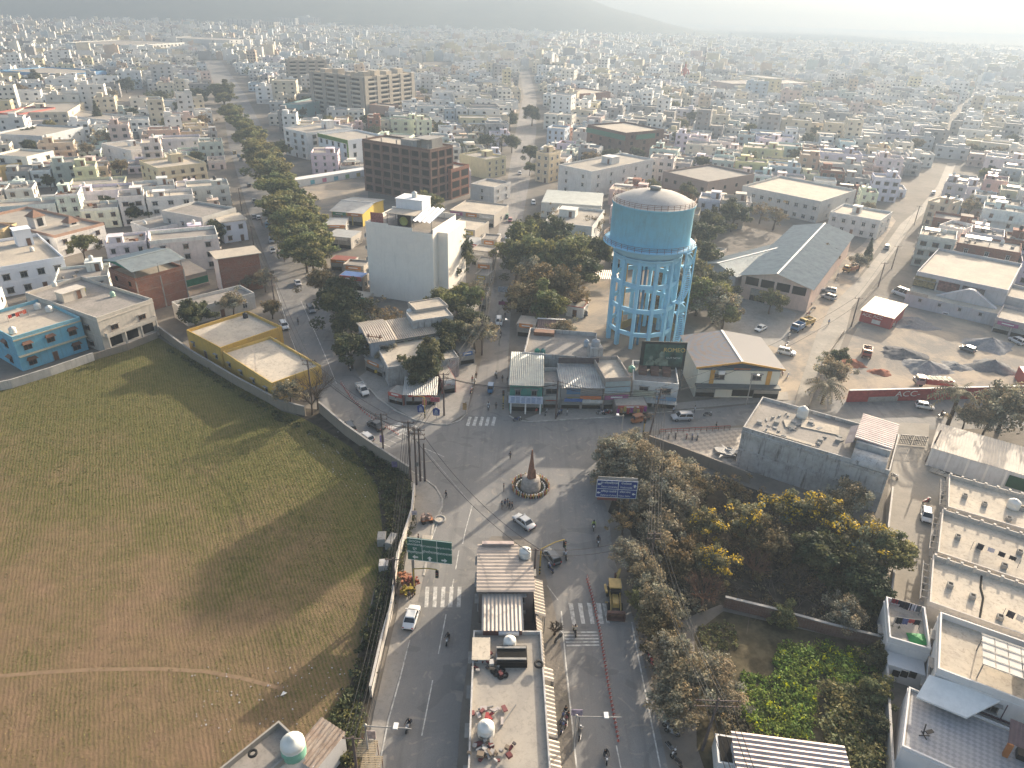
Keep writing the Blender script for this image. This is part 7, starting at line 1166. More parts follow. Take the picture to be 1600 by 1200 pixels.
for a in [('sedan', (649, 950), (637, 988), CW, 'white car with black glass roof parked by the roadside wall'), ('sedan', (805, 809), (832, 830), CS, 'silver sedan turning at the roundabout'), ('hatch', (852, 862), (871, 886), CG, 'dark grey hatchback beside the island shed'), ('suv', (1046, 656), (1084, 655), CS, 'silver SUV on the east road below the hall'), ('hatch', (1461, 641), (1427, 635), CW, 'white hatchback passing the red lettered wall'), ('hatch', (1447, 823), (1445, 797), CW, 'white hatchback facing down the narrow driveway'),
 ('sedan', (461, 437), (470, 452), CW, 'white sedan in the middle of the avenue beyond the curve'), ('suv', (491, 494), (482, 480), CG, 'grey car parked against the dark curve tree'), ('suv', (450, 520), (439, 505), CW, 'white SUV parked beside the yellow house'), ('hatch', (466, 582), (472, 566), CW, 'white hatchback at the end of the yellow house'), ('suv', (541, 662), (552, 680), (.03, .035, .04), 'dark SUV by the roadside wall near the avenue crossing'), ('sedan', (576, 661), (600, 675), CB, 'black sedan waiting at the avenue crossing'), ('hatch', (563, 680), (582, 694), CS, 'silver hatchback right beside the roadside wall'),
 ('suv', (780, 516), (779, 496), CW, 'white SUV driving down the centre road'), ('suv', (426, 384), (424, 373), CS, 'silver car in the avenue passing the brick house'), ('sedan', (418, 345), (421, 354), CW, 'white car further up the avenue, second of two abreast'), ('hatch', (403, 338), (406, 347), CW, 'white car at the left edge of the far avenue'), ('hatch', (396, 312), (399, 319), CS, 'small silver car far up the avenue'), ('hatch', (375, 248), (378, 254), CW, 'tiny white car near the top of the avenue'), ('suv', (366, 238), (368, 243), (.3, .2, .05), 'tiny tan vehicle near the top of the avenue'),
 ('hatch', (779, 378), (780, 369), CW, 'white car on the centre road, left of a pair'), ('hatch', (793, 377), (792, 369), CW, 'white car on the centre road, right of a pair'), ('suv', (806, 385), (806, 376), CG, 'dark car at the grove edge of the centre road'), ('hatch', (790, 312), (790, 306), CS, 'grey car far up the centre road'), ('hatch', (812, 275), (812, 270), CW, 'small white car by the white balconied block'), ('suv', (834, 322), (833, 316), CW, 'white car parked before the green-roofed hall'), ('suv', (891, 494), (920, 494), (.05, .055, .06), 'dark car parked in the tower compound'), ('suv', (560, 338), (520, 336), (.25, .27, .24), 'pale car parked beside the yellow workshop'),
 ('suv', (1388, 382), (1382, 396), (.35, .38, .38), 'pale grey car coming down the concrete lane'), ('suv', (1240, 556), (1217, 551), CW, 'white SUV parked at the mouth of the lane'), ('suv', (1281, 454), (1308, 459), CS, 'silver SUV parked behind another beside the lane'), ('suv', (1281, 463), (1307, 471), CS, 'silver SUV parked nearer of two beside the lane'), ('hatch', (1469, 318), (1464, 328), CW, 'white car far along the lane'), ('hatch', (1489, 314), (1493, 322), CS, 'grey car parked far along the lane by the houses'), ('hatch', (1430, 470), (1448, 474), (.5, .52, .54), 'pale car in the yard row between minibus and van'), ('suv', (1473, 498), (1484, 480), CW, 'white SUV with roof rack in the yard row'), ('suv', (1498, 499), (1513, 478), (.06, .05, .05), 'dark open-topped jeep in the yard row'), ('hatch', (1519, 505), (1531, 492), (.45, .43, .38), 'beige car last in the yard row'), ('suv', (1578, 531), (1598, 541), (.5, .5, .5), 'white vehicle nosed into the yard edge'), ('hatch', (428, 398), (425, 390), CW, 'white car just beyond the avenue walkers'), ('sedan', (399, 345), (396, 338), CB, 'black car coming down the left edge of the far avenue'), ('hatch', (388, 288), (391, 295), CG, 'grey car beside the avenue trees near the school wall'), ('suv', (381, 270), (384, 277), CW, 'white car above the grey one on the far avenue'), ('hatch', (507, 432), (514, 446), CS, 'silver car parked under the nearest avenue tree'), ('sedan', (770, 405), (771, 396), CS, 'silver car at the left kerb of the centre road'), ('hatch', (797, 350), (797, 343), (.3, .05, .04), 'red car far up the centre road'), ('suv', (1460, 300), (1455, 308), CW, 'white car second along the far lane'), ('hatch', (1502, 545), (1520, 552), CG, 'dark car parked among the gravel heaps'), ('suv', (1535, 500), (1548, 488), (.3, .31, .32), 'grey car at the end of the yard row by the red sign'), ('sedan', (1180, 520), (1196, 512), CW, 'white car in the paved warehouse court')]: car(*a)
car('minibus', (1393, 457), (1428, 470), CW, 'white minibus parked along the grey store wall', 'minibus'); car('van', (1453, 494), (1461, 470), CW, 'white van second in the yard row', 'van'); car('pickup', (574, 622), (560, 604), (.55, .53, .49), 'old white pickup truck on the avenue curve', 'pickup truck'); car('pickup', (1393, 500), (1391, 514), (.55, .55, .5), 'cream open-bed pickup in front of the red shed', 'pickup truck')
q = P(1567, 513); t = thing('covered_car', 'car under a pale grey dust cover in the yard', 'car', tuple(q), -.35); m = MB(); L = 4.5
pr_ = [(-2.3, .9, .35), (-2.2, .95, .9), (-1.5, .95, 1.15), (-.8, .8, 1.5), (.5, .8, 1.52), (1.2, .92, 1.1), (2.1, .92, .85), (2.3, .85, .35)]
rg = [[(x, -w - .06, .02), (x, -w, z * .6), (x, -w * .75, z), (x, w * .75, z), (x, w, z * .6), (x, w + .06, .02)] for x, w, z in pr_]; m.add([p for r in rg for p in r], [(i * 6 + k, (i + 1) * 6 + k, (i + 1) * 6 + k + 1, i * 6 + k + 1) for i in range(7) for k in range(5)], True); m.add(rg[0], [(0, 1, 2, 3, 4, 5)]); m.add(rg[-1], [(5, 4, 3, 2, 1, 0)]); m.build('dust_cover', m_plain('dust_cover_cloth', (.44, .42, .42), .95, .1), t)
def truck(front, rear, L, cab, bed, label, cat='truck', load=None, tarp=None):
 a, b = P(*front), P(*rear); c = a.lerp(b, .5); t = thing('truck', label, cat, (c.x, c.y, .02), math.atan2(a.y - b.y, a.x - b.x)); W_ = 2.1
 m = MB(); m.box(L * .38, 0, .6, L * .24, W_, 1.0); m.box(L * .36, 0, 1.6, L * .2, W_ * .96, .75, 0, .12, .1); m.build('cab', carm, t, col=cab); m = MB(); m.box(L * .47, 0, 1.62, .06, W_ * .8, .6); [m.box(L * .37, s * W_ * .485, 1.65, L * .12, .04, .5) for s in (-1, 1)]; m.build('window', glass, t)
 m = MB(); m.box(-L * .13, 0, .75, L * .72, W_, .18); [m.box(-L * .13, s * W_ / 2, .93, L * .72, .1, 1.1) for s in (-1, 1)]; m.box(-L * .49, 0, .93, .1, W_, 1.1); m.box(L * .23, 0, .93, .1, W_, 1.3); [m.box(-L * .13 + (k - 2.5) * L * .13, s * (W_ / 2 + .06), .93, .12, .06, 1.1) for k in range(6) for s in (-1, 1)]; m.build('cargo_bed', carm, t, col=bed)
 if tarp: m = MB(); [m.add([(-L * .49 + i * L * .72 / 5, -W_ / 2, 2.05), (-L * .49 + (i + 1) * L * .72 / 5 - .1, -W_ / 2, 2.05), (-L * .49 + (i + 1) * L * .72 / 5 - .1, W_ / 2, 2.15), (-L * .49 + i * L * .72 / 5, W_ / 2, 2.15)], [(0, 1, 2, 3)]) for i in range(5)]; m.build('tarpaulin', m_plain('green_tarpaulin', (.06, .10, .06)), t)
 if load: m = MB(); g = random.Random(int(L * 100)); [m.box(-L * .13 + g.uniform(-.3, .3) * L, g.uniform(-.35, .35) * W_, .93, g.uniform(.4, 1), g.uniform(.4, .9), g.uniform(.6, 1.3), g.random()) for _ in range(12)]; m.build('load', m_plain('mixed_load', load, .9, var=.7, sc=3), t)
 w = MB(); w.lathe([(.25, -.14), (.44, -.14), (.46, 0), (.44, .14), (.25, .14), (.01, .1)], n=14); wm_ = w.mesh('wheel', tyre)
 for x in (-.36, .36):
  for s in (-1, 1): inst(wm_, 'wheel', t, (x * L, s * (W_ / 2 - .15), .45)).rotation_euler = (rad(90), 0, 0)
 m = MB(); m.box(L * .5, 0, .7, .08, W_ * .9, .3); m.build('bumper', black, t); return t
truck((1312, 428), (1345, 420), 6.4, (.5, .25, .06), (.45, .14, .05), 'orange-bodied truck parked beside the lane near the warehouse', load=(.2, .17, .14)); truck((1237, 521), (1253, 512), 4.2, (.07, .16, .3), (.1, .2, .34), 'small blue truck by the lane with goods piled'); truck((1248, 512), (1270, 505), 4.6, (.45, .3, .05), (.45, .28, .05), 'small yellow truck loaded next to the blue one', load=(.25, .2, .12)); truck((1412, 600), (1500, 606), 8.2, (.3, .28, .26), (.32, .06, .05), 'long red-sided truck behind the lettered wall', tarp=True); truck((1140, 488), (1160, 466), 4.6, (.45, .46, .46), (.5, .5, .5), 'grey-white van truck in the warehouse court', load=(.4, .4, .4)); truck((1352, 568), (1354, 545), 4.6, (.28, .07, .05), (.3, .2, .16), 'red and white tractor truck at the yard edge', load=(.3, .12, .08))
def backhoe():
 a, b = P(963, 978), P(955, 905); c = a.lerp(b, .5); t = thing('backhoe_loader', 'yellow backhoe loader with wide front bucket parked on the right-hand leg', 'excavator', (c.x, c.y, .02), math.atan2(a.y - b.y, a.x - b.x)); Y = m_plain('machine_yellow', (.38, .26, .08), .5, .4, var=.3); R = m_plain('bucket_brown', (.17, .09, .07), .7, .3, var=.5)
 m = MB(); m.box(-.2, 0, .75, 3.8, 1.1, .5); m.box(1.3, 0, 1.1, 2.0, 1.0, .75, 0, .1, .08); m.build('chassis', Y, t)
 m = MB(); m.box(-.7, 0, 2.75, 1.9, 1.75, .16); [m.beam((x, y, 1.2), (x, y, 2.75), .09) for x in (-1.5, .15) for y in (-.75, .75)]; m.build('cab_frame', Y, t); m = MB(); m.box(-.7, 0, 1.35, 1.55, 1.42, 1.35, 0, .04, .04); m.build('window', glass, t); m = MB(); m.box(.3, 0, 2.3, .5, 1.5, .3); m.build('visor', black, t)
 for x, r in ((-1.2, .75), (1.5, .55)):
  for s in (-1, 1): w = MB(); w.lathe([(.3, -.2), (r * .95, -.2), (r, 0), (r * .95, .2), (.3, .2), (.01, .1)], n=18); inst(w.mesh('wheel', tyre), 'wheel', t, (x, s * .85, r)).rotation_euler = (rad(90), 0, 0)
 for s in (-1, 1): m = MB(); m.beam((.1, s * .68, 1.7), (2.0, s * .68, 1.35), .18, .26); m.beam((2.0, s * .68, 1.35), (2.9, s * .68, .75), .18, .24); m.build('loader_arm', Y, t)
 m = MB(); m.box(3.0, 0, .2, .12, 2.5, 1.0); m.box(3.4, 0, .16, .85, 2.5, .1); m.box(3.2, 0, 1.15, .5, 2.5, .1); [m.box(3.4, s * 1.24, .2, .8, .06, .8) for s in (-1, 1)]; m.build('bucket', R, t)
 m = MB(); m.beam((-1.9, .2, 1.2), (-3.1, .9, 3.3), .3, .4); m.build('boom', Y, t); m = MB(); m.beam((-3.1, .9, 3.3), (-4.0, .7, 1.5), .24, .3); m.build('dipper_arm', Y, t); m = MB(); m.box(-4.1, .7, .7, .7, .7, .8, 0, .12, 0); m.build('digging_bucket', R, t)
 m = MB(); m.beam((.6, -1.25, 2.3), (-1.2, -1.35, 2.0), .3); m.beam((.6, -1.25, .4), (1.6, -1.2, 1.4), .22); m.build('stabiliser', Y, t)
backhoe()
def rickshaw(front, rear, col, label):
 a, b = P(*front), P(*rear); c = a.lerp(b, .5); t = thing('auto_rickshaw', label, 'auto rickshaw', (c.x, c.y, .02), math.atan2(a.y - b.y, a.x - b.x)); m = MB(); m.box(-.35, 0, .35, 1.9, 1.3, .75); m.box(.85, 0, .35, .55, .9, .7, 0, .12, .1); m.box(1.05, 0, .55, .3, .5, .4); m.build('body', carm, t, col=col); m = MB(); m.box(-.25, 0, 1.72, 2.0, 1.32, .14, 0, .12, .1); m.box(-1.2, 0, 1.0, .1, 1.28, .75); [m.beam((x, s * .6, 1.0), (x, s * .58, 1.75), .07) for x in (.65, -.3) for s in (-1, 1)]; m.build('hood', carm, t, col=tuple(k * .8 + .03 for k in col)); MB().add([(.78, -.5, 1.05), (.78, .5, 1.05), (.62, .48, 1.72), (.62, -.48, 1.72)], [(0, 1, 2, 3)]).build('windscreen', glass, t)
 for x, y in ((1.05, 0), (-.8, .55), (-.8, -.55)): w = MB(); w.lathe([(.12, -.06), (.24, -.06), (.25, 0), (.24, .06), (.12, .06)], n=12); inst(w.mesh('wheel', tyre), 'wheel', t, (x, y, .25)).rotation_euler = (rad(90), 0, 0)
for a in (((765, 622), (768, 603), (.07, .2, .36), 'blue three-wheeler coming down the centre road'), ((418, 360), (417, 352), (.08, .25, .4), 'blue three-wheeler in the far avenue'), ((372, 244), (374, 249), (.06, .12, .2), 'tiny dark three-wheeler at the top of the avenue'), ((792, 345), (792, 338), (.1, .25, .15), 'green three-wheeler far up the centre road'), ((985, 662), (1002, 658), (.42, .16, .06), 'orange cart-like three-wheeler parked at the junction pole')): rickshaw(*a)
# ---- motorcycles and people
BK = {}
def bike_meshes():
 if BK: return BK
 w = MB(); w.lathe([(.22, -.05), (.29, -.05), (.31, 0), (.29, .05), (.22, .05), (.22, -.05)], n=16); [w.beam((0, 0, 0), (.24 * math.cos(k), .24 * math.sin(k), 0), .02) for k in (0, 1.05, 2.1, 3.14, 4.2, 5.2)]; BK['wheel'] = w.mesh('wheel', tyre)
 m = MB(); m.tube([(-.35, 0, .62), (0, 0, .72), (.25, 0, .84), (.48, 0, .78)], [.1, .13, .19, .1], 8); m.box(.0, 0, .3, .45, .26, .32, 0, .05, .03); m.box(-.45, 0, .55, .6, .2, .12); m.build; BK['body'] = m.mesh('body', carm)
 m = MB(); m.box(-.3, 0, .76, .75, .26, .1, 0, .05, .04); BK['seat'] = m.mesh('seat', black)
 m = MB(); m.tube([(.48, -.34, .98), (.55, -.12, 1.02), (.55, .12, 1.02), (.48, .34, .98)], .025, 5); [m.beam((.55, s * .08, 1.0), (.72, s * .08, .31), .045) for s in (-1, 1)]; m.beam((-.6, .12, .31), (.0, .12, .4), .06); m.tube([(-.75, -.16, .4), (.1, -.16, .3)], .045, 6); BK['handlebar'] = m.mesh('handlebar', chrome)
 m = MB(); m.box(.66, 0, .82, .14, .2, .2); BK['headlight'] = m.mesh('headlight', lampw); return BK
def skin_body(name, joints, edges, mats, zones):
 me = bpy.data.meshes.new(name); me.from_pydata([j[0] for j in joints], edges, []); o = bpy.data.objects.new(name, me); C.objects.link(o); o.modifiers.new('s', 'SKIN'); sd = me.skin_vertices[0].data
 for i, j in enumerate(joints): sd[i].radius = (j[1], j[1] * (j[2] if len(j) > 2 else 1)); sd[i].use_root = i == 0
 u = o.modifiers.new('u', 'SUBSURF'); u.levels = 1; dg = bpy.context.evaluated_depsgraph_get(); r = bpy.data.meshes.new_from_object(o.evaluated_get(dg)); r.name = name; bpy.data.objects.remove(o); r.materials.clear(); [r.materials.append(m) for m in mats]
 for p in r.polygons: p.material_index = zones(p.center); p.use_smooth = True
 return r
trous = [m_plain('dark_trousers', (.03, .035, .05), .9), m_plain('grey_trousers', (.12, .12, .12), .9), m_plain('brown_trousers', (.12, .09, .06), .9)]
def pose(kind):
 J = [((0, 0, .95), .13, .85), ((0, 0, 1.15), .13, .8), ((0, 0, 1.38), .16, .7), ((0, 0, 1.52), .055), ((0.01, 0, 1.60), .085), ((0.01, 0, 1.70), .09), ((0.01, 0, 1.78), .05)]; E = [(0, 1), (1, 2), (2, 3), (3, 4), (4, 5), (5, 6)]
 def limb(par, pts):
  k = par
  for p, r in pts: J.append((p, r)); E.append((k, len(J) - 1)); k = len(J) - 1
  return k
 if kind == 'ride':
  J = [((-.25, 0, .92), .14, .9), ((-.2, 0, 1.1), .13, .85), ((-.1, 0, 1.33), .155, .75), ((-.05, 0, 1.46), .055), ((-.02, 0, 1.54), .085), ((-.02, 0, 1.64), .09), ((-.02, 0, 1.72), .05)]
 for s in (-1, 1):
  if kind == 'ride':
   limb(0, [((-.22, s * .12, .9), .09), ((.18, s * .2, .82), .075), ((.12, s * .2, .38), .05), ((.26, s * .2, .33), .04)]); h = limb(2, [((-.08, s * .22, 1.36), .06), ((.12, s * .3, 1.12), .045), ((.42, s * .33, 1.03), .035), ((.5, s * .33, 1.02), .035)]); hd = Vector((.5, s * .33, 1.02)); fd = Vector((.7, 0, -.7))
  else:
   st = .22 * s if kind == 'walk' else 0.02 * s; limb(0, [((0, s * .1, .88), .085), ((st * .7 + .03, s * .11, .5), .06), ((st - (.06 if kind == 'walk' and s < 0 else 0), s * .11, .09), .042), ((st + .13, s * .12, .04), .035)]); sw = -st * .8; h = limb(2, [((0, s * .2, 1.4), .058), ((sw * .4 - .02, s * .25, 1.13), .043), ((sw + .04, s * .25, .9), .033), ((sw + .06, s * .25, .84), .035)]); hd = Vector((sw + .06, s * .25, .84)); fd = Vector((.25, 0, -1)).normalized()
  sd = Vector((0, 1, 0))
  for f, (o_, l_) in enumerate(((-.03, .06), (-.011, .075), (.009, .07), (.028, .055))): a = hd + sd.cross(fd) * o_ + fd * .03; limb(h, [(tuple(a), .011), (tuple(a + fd * l_ + Vector((.012, 0, 0))), .008)])
  limb(h, [(tuple(hd - sd.cross(fd) * .045 + fd * .01), .012), (tuple(hd - sd.cross(fd) * .06 + fd * .045), .009)])
 return J, E
PM = {}
def person_meshes(kind, tr):
 k = (kind, tr)
 if k not in PM:
  J, E = pose(kind); dz = -.05 if kind == 'ride' else 0
  def zone(c):
   if c.z > 1.46 + dz: return 2
   if abs(c.y) > .19 and ((kind != 'ride' and c.z < .93) or (kind == 'ride' and c.x > .40 and c.z > .85)): return 2
   if kind == 'ride': return 1 if (c.z < .95 and not (abs(c.y) > .25 and c.z > .85)) else 0
   if c.z < .96 and abs(c.y) < .2: return 1 if c.z > .09 else 3
   return 0
  b = skin_body('body', J, E, [clothm, trous[tr], skin, black], zone); h = MB(); x0 = -.02 if kind == 'ride' else .01; z0 = J[5][0][2]
  h.lathe([(.098, z0 - .02), (.105, z0 + .04), (.09, z0 + .09), (.05, z0 + .125), (.005, z0 + .135)], x0 - .015, 0, 12); hm_ = h.mesh('hair', hairm); n = MB(); n.add([(x0 + .085, -.012, z0 - .05), (x0 + .085, .012, z0 - .05), (x0 + .115, 0, z0 - .05), (x0 + .09, 0, z0 - .0)], [(0, 2, 3), (2, 1, 3), (0, 1, 2)]); n.cur = 1; [n.box(x0 + .088, s * .032, z0 - .012, .012, .02, .01) for s in (-1, 1)]; n.box(x0 + .082, 0, z0 - .085, .01, .045, .008); n.cur = 0; [n.box(x0 - .005, s * .093, z0 - .045, .03, .015, .055) for s in (-1, 1)]; fm = n.mesh('face', [skin, hairm]); PM[k] = (b, hm_, fm)
 return PM[k]
helm = m_plain('helmet_shell', (.025, .025, .028), .3, .5)
def person(p, rz, kind, col, label, tr=0, group=None, z=.02, helmet=False, fig=1.0):
 b, h, fm = person_meshes(kind, tr); t = thing('person', label, 'person', (p[0], p[1], z), rz, group); t.scale = (fig,) * 3; inst(b, 'body', t, col=col); inst(fm, 'face', t)
 if helmet: m = MB(); m.lathe([(.11, 1.53), (.135, 1.6), (.14, 1.68), (.11, 1.76), (.05, 1.8), (.005, 1.805)], -.02, 0, 14); inst(m.mesh('helmet', helm), 'helmet', t)
 else: inst(h, 'hair', t)
 return t
def bike(px, py, rz, col, label, rider=None, group=None, helmet=True, lean=0.06, pillion=None):
 B_ = bike_meshes(); p = P(px, py); t = thing('motorcycle', label, 'motorcycle', (p.x, p.y, .03), rz, group); t.rotation_euler = (0 if rider else lean, 0, rz)
 inst(B_['body'], 'body', t, col=col); inst(B_['seat'], 'seat', t); inst(B_['handlebar'], 'handlebar', t); inst(B_['headlight'], 'headlight', t)
 for x in (-.62, .68): inst(B_['wheel'], 'wheel', t, (x, 0, .31)).rotation_euler = (rad(90), 0, 0)
 if rider: person(p, rz, 'ride', rider[0], rider[1], random.randrange(3), z=.03, helmet=helmet)
 if pillion: person((p.x - .42 * math.cos(rz), p.y - .42 * math.sin(rz)), rz, 'ride', pillion[0], pillion[1], random.randrange(3), z=.06, helmet=False)
 return t
UP, DN = rad(92), rad(-92)
for a in [(700, 1003, rad(-100), (.2, .2, .2), 'white-fronted scooter on the lower left-hand leg', ((.03, .03, .035), 'person in black riding the white-fronted scooter')), (639, 1138, rad(-105), (.4, .4, .4), 'pale scooter lowest on the left-hand leg', ((.025, .025, .03), 'person in black jacket riding the lowest pale scooter')), (898, 990, rad(97), (.05, .05, .05), 'dark motorcycle at the second crossing', ((.46, .40, .30), 'person in cream shirt riding away at the second crossing')), (946, 1186, rad(-88), (.12, .12, .13), 'bulky silver-black motorcycle at the bottom of the right-hand leg', ((.02, .02, .02), 'person in black with helmet on the bulky motorcycle')),
 (927, 826, rad(-95), (.04, .04, .04), 'motorcycle just below the blue road sign', ((.3, .4, .1), 'person in lime vest riding below the blue road sign')), (934, 850, rad(-92), (.04, .03, .03), 'motorcycle following below the blue road sign', ((.06, .05, .05), 'person in dark red-brown riding behind the lime-vested rider')), (883, 872, rad(100), (.04, .04, .04), 'motorcycle beside the dark grey hatchback', ((.45, .48, .52), 'person in pale shirt riding beside the dark grey hatchback')), (525, 553, rad(-70), (.03, .03, .03), 'black motorcycle in the avenue curve', ((.03, .03, .03), 'person in black riding through the avenue curve')), (763, 639, rad(-90), (.3, .3, .3), 'scooter just above the small zebra crossing', ((.5, .5, .5), 'person in white shirt riding toward the small zebra crossing')),
 (493, 573, rad(-65), (.03, .03, .03), 'dark motorcycle by the bare tree on the avenue', ((.05, .04, .04), 'person in dark clothes on the motorcycle by the bare tree')), (775, 590, rad(110), (.04, .04, .04), 'motorcycle below the centre road trees', ((.5, .5, .5), 'person in white riding up below the centre road trees')), (466, 506, rad(110), (.03, .03, .03), 'small dark motorcycle in the middle of the avenue', ((.04, .06, .09), 'person in dark blue riding in the middle of the avenue')), (782, 527, rad(-90), (.03, .03, .03), 'motorcycle behind the white centre road SUV', ((.06, .06, .08), 'person riding behind the white centre road SUV')), (785, 477, rad(-92), (.03, .03, .03), 'motorcycle under the centre road banner', ((.04, .04, .05), 'person in black riding under the centre road banner')), (546, 578, rad(-58), (.03, .03, .03), 'motorcycle at the inner kerb of the avenue curve', ((.05, .05, .06), 'person riding along the inner kerb of the avenue')), (434, 402, rad(105), (.03, .03, .03), 'motorcycle among walkers on the far avenue', ((.04, .04, .05), 'person on a motorcycle among avenue walkers')), (410, 352, rad(105), (.03, .03, .03), 'far motorcycle beside the avenue trees', ((.04, .04, .05), 'person riding beside the far avenue trees')), (1470, 652, rad(15), (.05, .04, .06), 'motorcycle behind the white hatchback on the east road', ((.03, .03, .04), 'person in black riding behind the white hatchback'))]: bike(*a)
PARK = [(1022, 690, 1.2), (1044, 685, 1.3), (1055, 684, 1.4), (1072, 685, 1.3), (1081, 686, 1.4), (1089, 686, 1.3), (1046, 1140, 2.6), (1050, 1148, 2.7), (1048, 1172, -1.0), (1056, 1192, 2.2), (872, 1000, .9), (878, 1125, 1.2), (884, 1130, 1.4), (878, 1140, 1.3), (1014, 1028, 1.9), (1018, 1040, 2.0), (808, 658, .2), (944, 646, .1), (950, 648, .3), (938, 648, -.1), (853, 648, 1.3), (872, 650, 1.1), (1232, 528, 1.1), (1228, 540, .9), (1265, 478, .5), (1270, 484, .4), (1262, 492, .5), (1306, 438, .9), (1308, 432, 1.0), (1222, 585, 1.4), (1230, 590, 1.1), (760, 468, 1.5), (757, 476, 1.4), (754, 500, 1.5), (750, 515, 1.6), (742, 600, 1.5), (739, 606, 1.6), (736, 614, 1.4), (905, 1150, 1.4), (860, 892, 2.0), (1105, 650, .1), (985, 645, 1.0)]
for i, (x, y, r) in enumerate(PARK): bike(x, y, r, random.choice(((.03, .03, .03), (.25, .04, .04), (.04, .06, .15), (.3, .3, .3), (.12, .12, .12))), 'parked motorcycle leaning on its stand at the roadside', group='parked motorcycles')
bike(1397, 747, -1.35, (.5, .5, .5), 'white scooter standing beside the concrete building in the driveway'); bike(1446, 786, .4, (.45, .05, .06), 'red and white scooter ahead of the white driveway hatchback')
PPL = [(697, 779, 'walk', 3.6, (.015, .015, .02), 'person in black walking near the kerb island'), (797, 718, 'walk', 1.2, (.03, .035, .06), 'person in dark clothes crossing above the monument'), (787, 768, 'stand', 0, (.03, .03, .04), 'lone person standing left of the monument'), (784, 796, 'stand', .3, (.03, .04, .06), 'person at the outer end of the group below the monument'), (789, 793, 'walk', 2.2, (.04, .06, .1), 'person in navy, tallest-standing in the group below the monument'), (793, 792, 'stand', 3, (.03, .04, .07), 'person in the middle of the group below the monument'), (796, 796, 'stand', 2.4, (.05, .04, .04), 'person nearest the silver sedan in the group'), (800, 797, 'walk', 3.3, (.02, .02, .03), 'person at the inner end of the group below the monument'), (1118, 671, 'walk', 3.0, (.03, .05, .04), 'person in dark green walking along the east road'), (1294, 508, 'walk', 1.0, (.06, .14, .3), 'person in blue standing on the concrete lane'), (445, 410, 'walk', 1.6, (.03, .03, .03), 'person in black walking in the avenue by the trees'), (434, 398, 'walk', 1.6, (.05, .05, .05), 'person walking further up the avenue'), (883, 862, 'stand', 2.8, (.45, .4, .3), 'person in straw-coloured top by the island corner'), (634, 925, 'stand', .5, (.4, .3, .04), 'person in yellow headscarf by the roadside stall'), (640, 937, 'stand', 1.5, (.05, .05, .06), 'person crouching-height in dark at the roadside stall'), (654, 848, 'stand', 0, (.04, .04, .05), 'person in black waiting behind the green sign'), (883, 1118, 'stand', 2, (.02, .02, .02), 'person in black among the island motorcycles'), (887, 1126, 'stand', 1, (.03, .03, .03), 'second person in black among the island motorcycles'), (1372, 0, 'stand', 0, (0, 0, 0), None), (877, 648, 'stand', 2, (.06, .1, .2), 'person in blue before the blue shop board'), (838, 648, 'stand', 2, (.4, .06, .05), 'person in red inside the green shop front'), (886, 650, 'stand', 3, (.5, .5, .5), 'person in white before the narrow grey shop'), (1085, 645, 'stand', 3, (.45, .47, .5), 'person in white at the shop beside the hall'), (1052, 646, 'stand', 2, (.4, .42, .5), 'person in pale clothes at the pink-goods shop'), (660, 640, 'stand', 1, (.05, .05, .06), 'person sitting-height under the fork shed'), (619, 632, 'stand', 1, (.5, .5, .5), 'person in white by the brick-red stall'), (738, 598, 'stand', 2, (.3, .08, .06), 'person in red beside the centre road motorcycles'), (744, 592, 'stand', 2, (.03, .03, .03), 'person in black beside the centre road motorcycles'), (785, 597, 'walk', 1.4, (.04, .04, .05), 'person walking up at the green shop corner'), (793, 600, 'stand', 1.4, (.05, .05, .05), 'person standing at the green shop corner'), (757, 512, 'stand', 1.4, (.03, .03, .03), 'person in black by the centre road verge'), (762, 521, 'walk', 1.4, (.06, .05, .05), 'person walking by the centre road verge'), (789, 497, 'walk', 1.4, (.05, .05, .06), 'person walking beside the white centre road SUV'), (775, 640, 'stand', 1.4, (.04, .04, .04), 'person at the corner below the green shop sign'), (1462, 480, 'stand', 1.4, (.1, .05, .05), None), (1566, 0, 'stand', 0, (0, 0, 0), None), (1558, 530, 'stand', 0, (.05, .05, .05), 'dark dog-sized figure'), (1440, 478, 'stand', 0, (.3, .1, .05), 'person in brown between the parked minibus and van'), (728, 640, 'stand', 1, (.4, .3, .2), 'person by the poster post on the pavement')]
for x, y, k, rz, c, l in PPL:
 if l and 'dog' not in l: person(P(x, y), rz, k, c, l, random.randrange(3))
# ---- roundabout monument
c = P(829, 762); mo = thing('monument', 'brown stone spire on a round plinth inside a ring of posts', 'monument', (c.x, c.y, 0)); st = m_plain('plinth_stone', (.36, .32, .28), .9, .15, var=.4); sp = m_plain('spire_stone', (.30, .15, .10), .85, .2, var=.4, sc=2)
MB().lathe([(1.75, 0), (1.75, 1.0), (1.6, 1.05), (1.6, 2.0), (1.45, 2.05), (1.3, 2.2), (.01, 2.25)], n=32).build('plinth', st, mo); m = MB(); m.box(0, 0, 2.2, 1.05, 1.05, 3.2, .6, .26, .26); m.box(0, 0, 5.4, .5, .5, 2.6, .6, .17, .17); m.build('spire', sp, mo); m = MB(); m.box(.55, .1, 2.2, .35, .8, 1.7, .6, .1, .2); m.box(-.45, -.35, 2.2, .3, .6, .8, .6, .05, .1); m.build('buttress', sp, mo)
MB().lathe([(3.15, 0), (3.15, .35), (2.95, .35), (2.95, .05), (1.8, .05)], n=40).build('planter_ring', soil_m, mo); m = MB(); m.lathe([(3.2, .55), (3.3, .55), (3.3, .62), (3.2, .62), (3.2, .55)], n=40); m.build('ring_rail', m_plain('ochre_rail', (.42, .29, .08)), mo)
for k in range(44): a = 2 * math.pi * k / 44; MB().box(3.25 * math.cos(a), 3.25 * math.sin(a), 0, .2, .12, .95, a).build('ring_post', ocm, mo, col=[(.40, .10, .07), (.45, .32, .08), (.52, .49, .43)][k % 3])
m = MB()
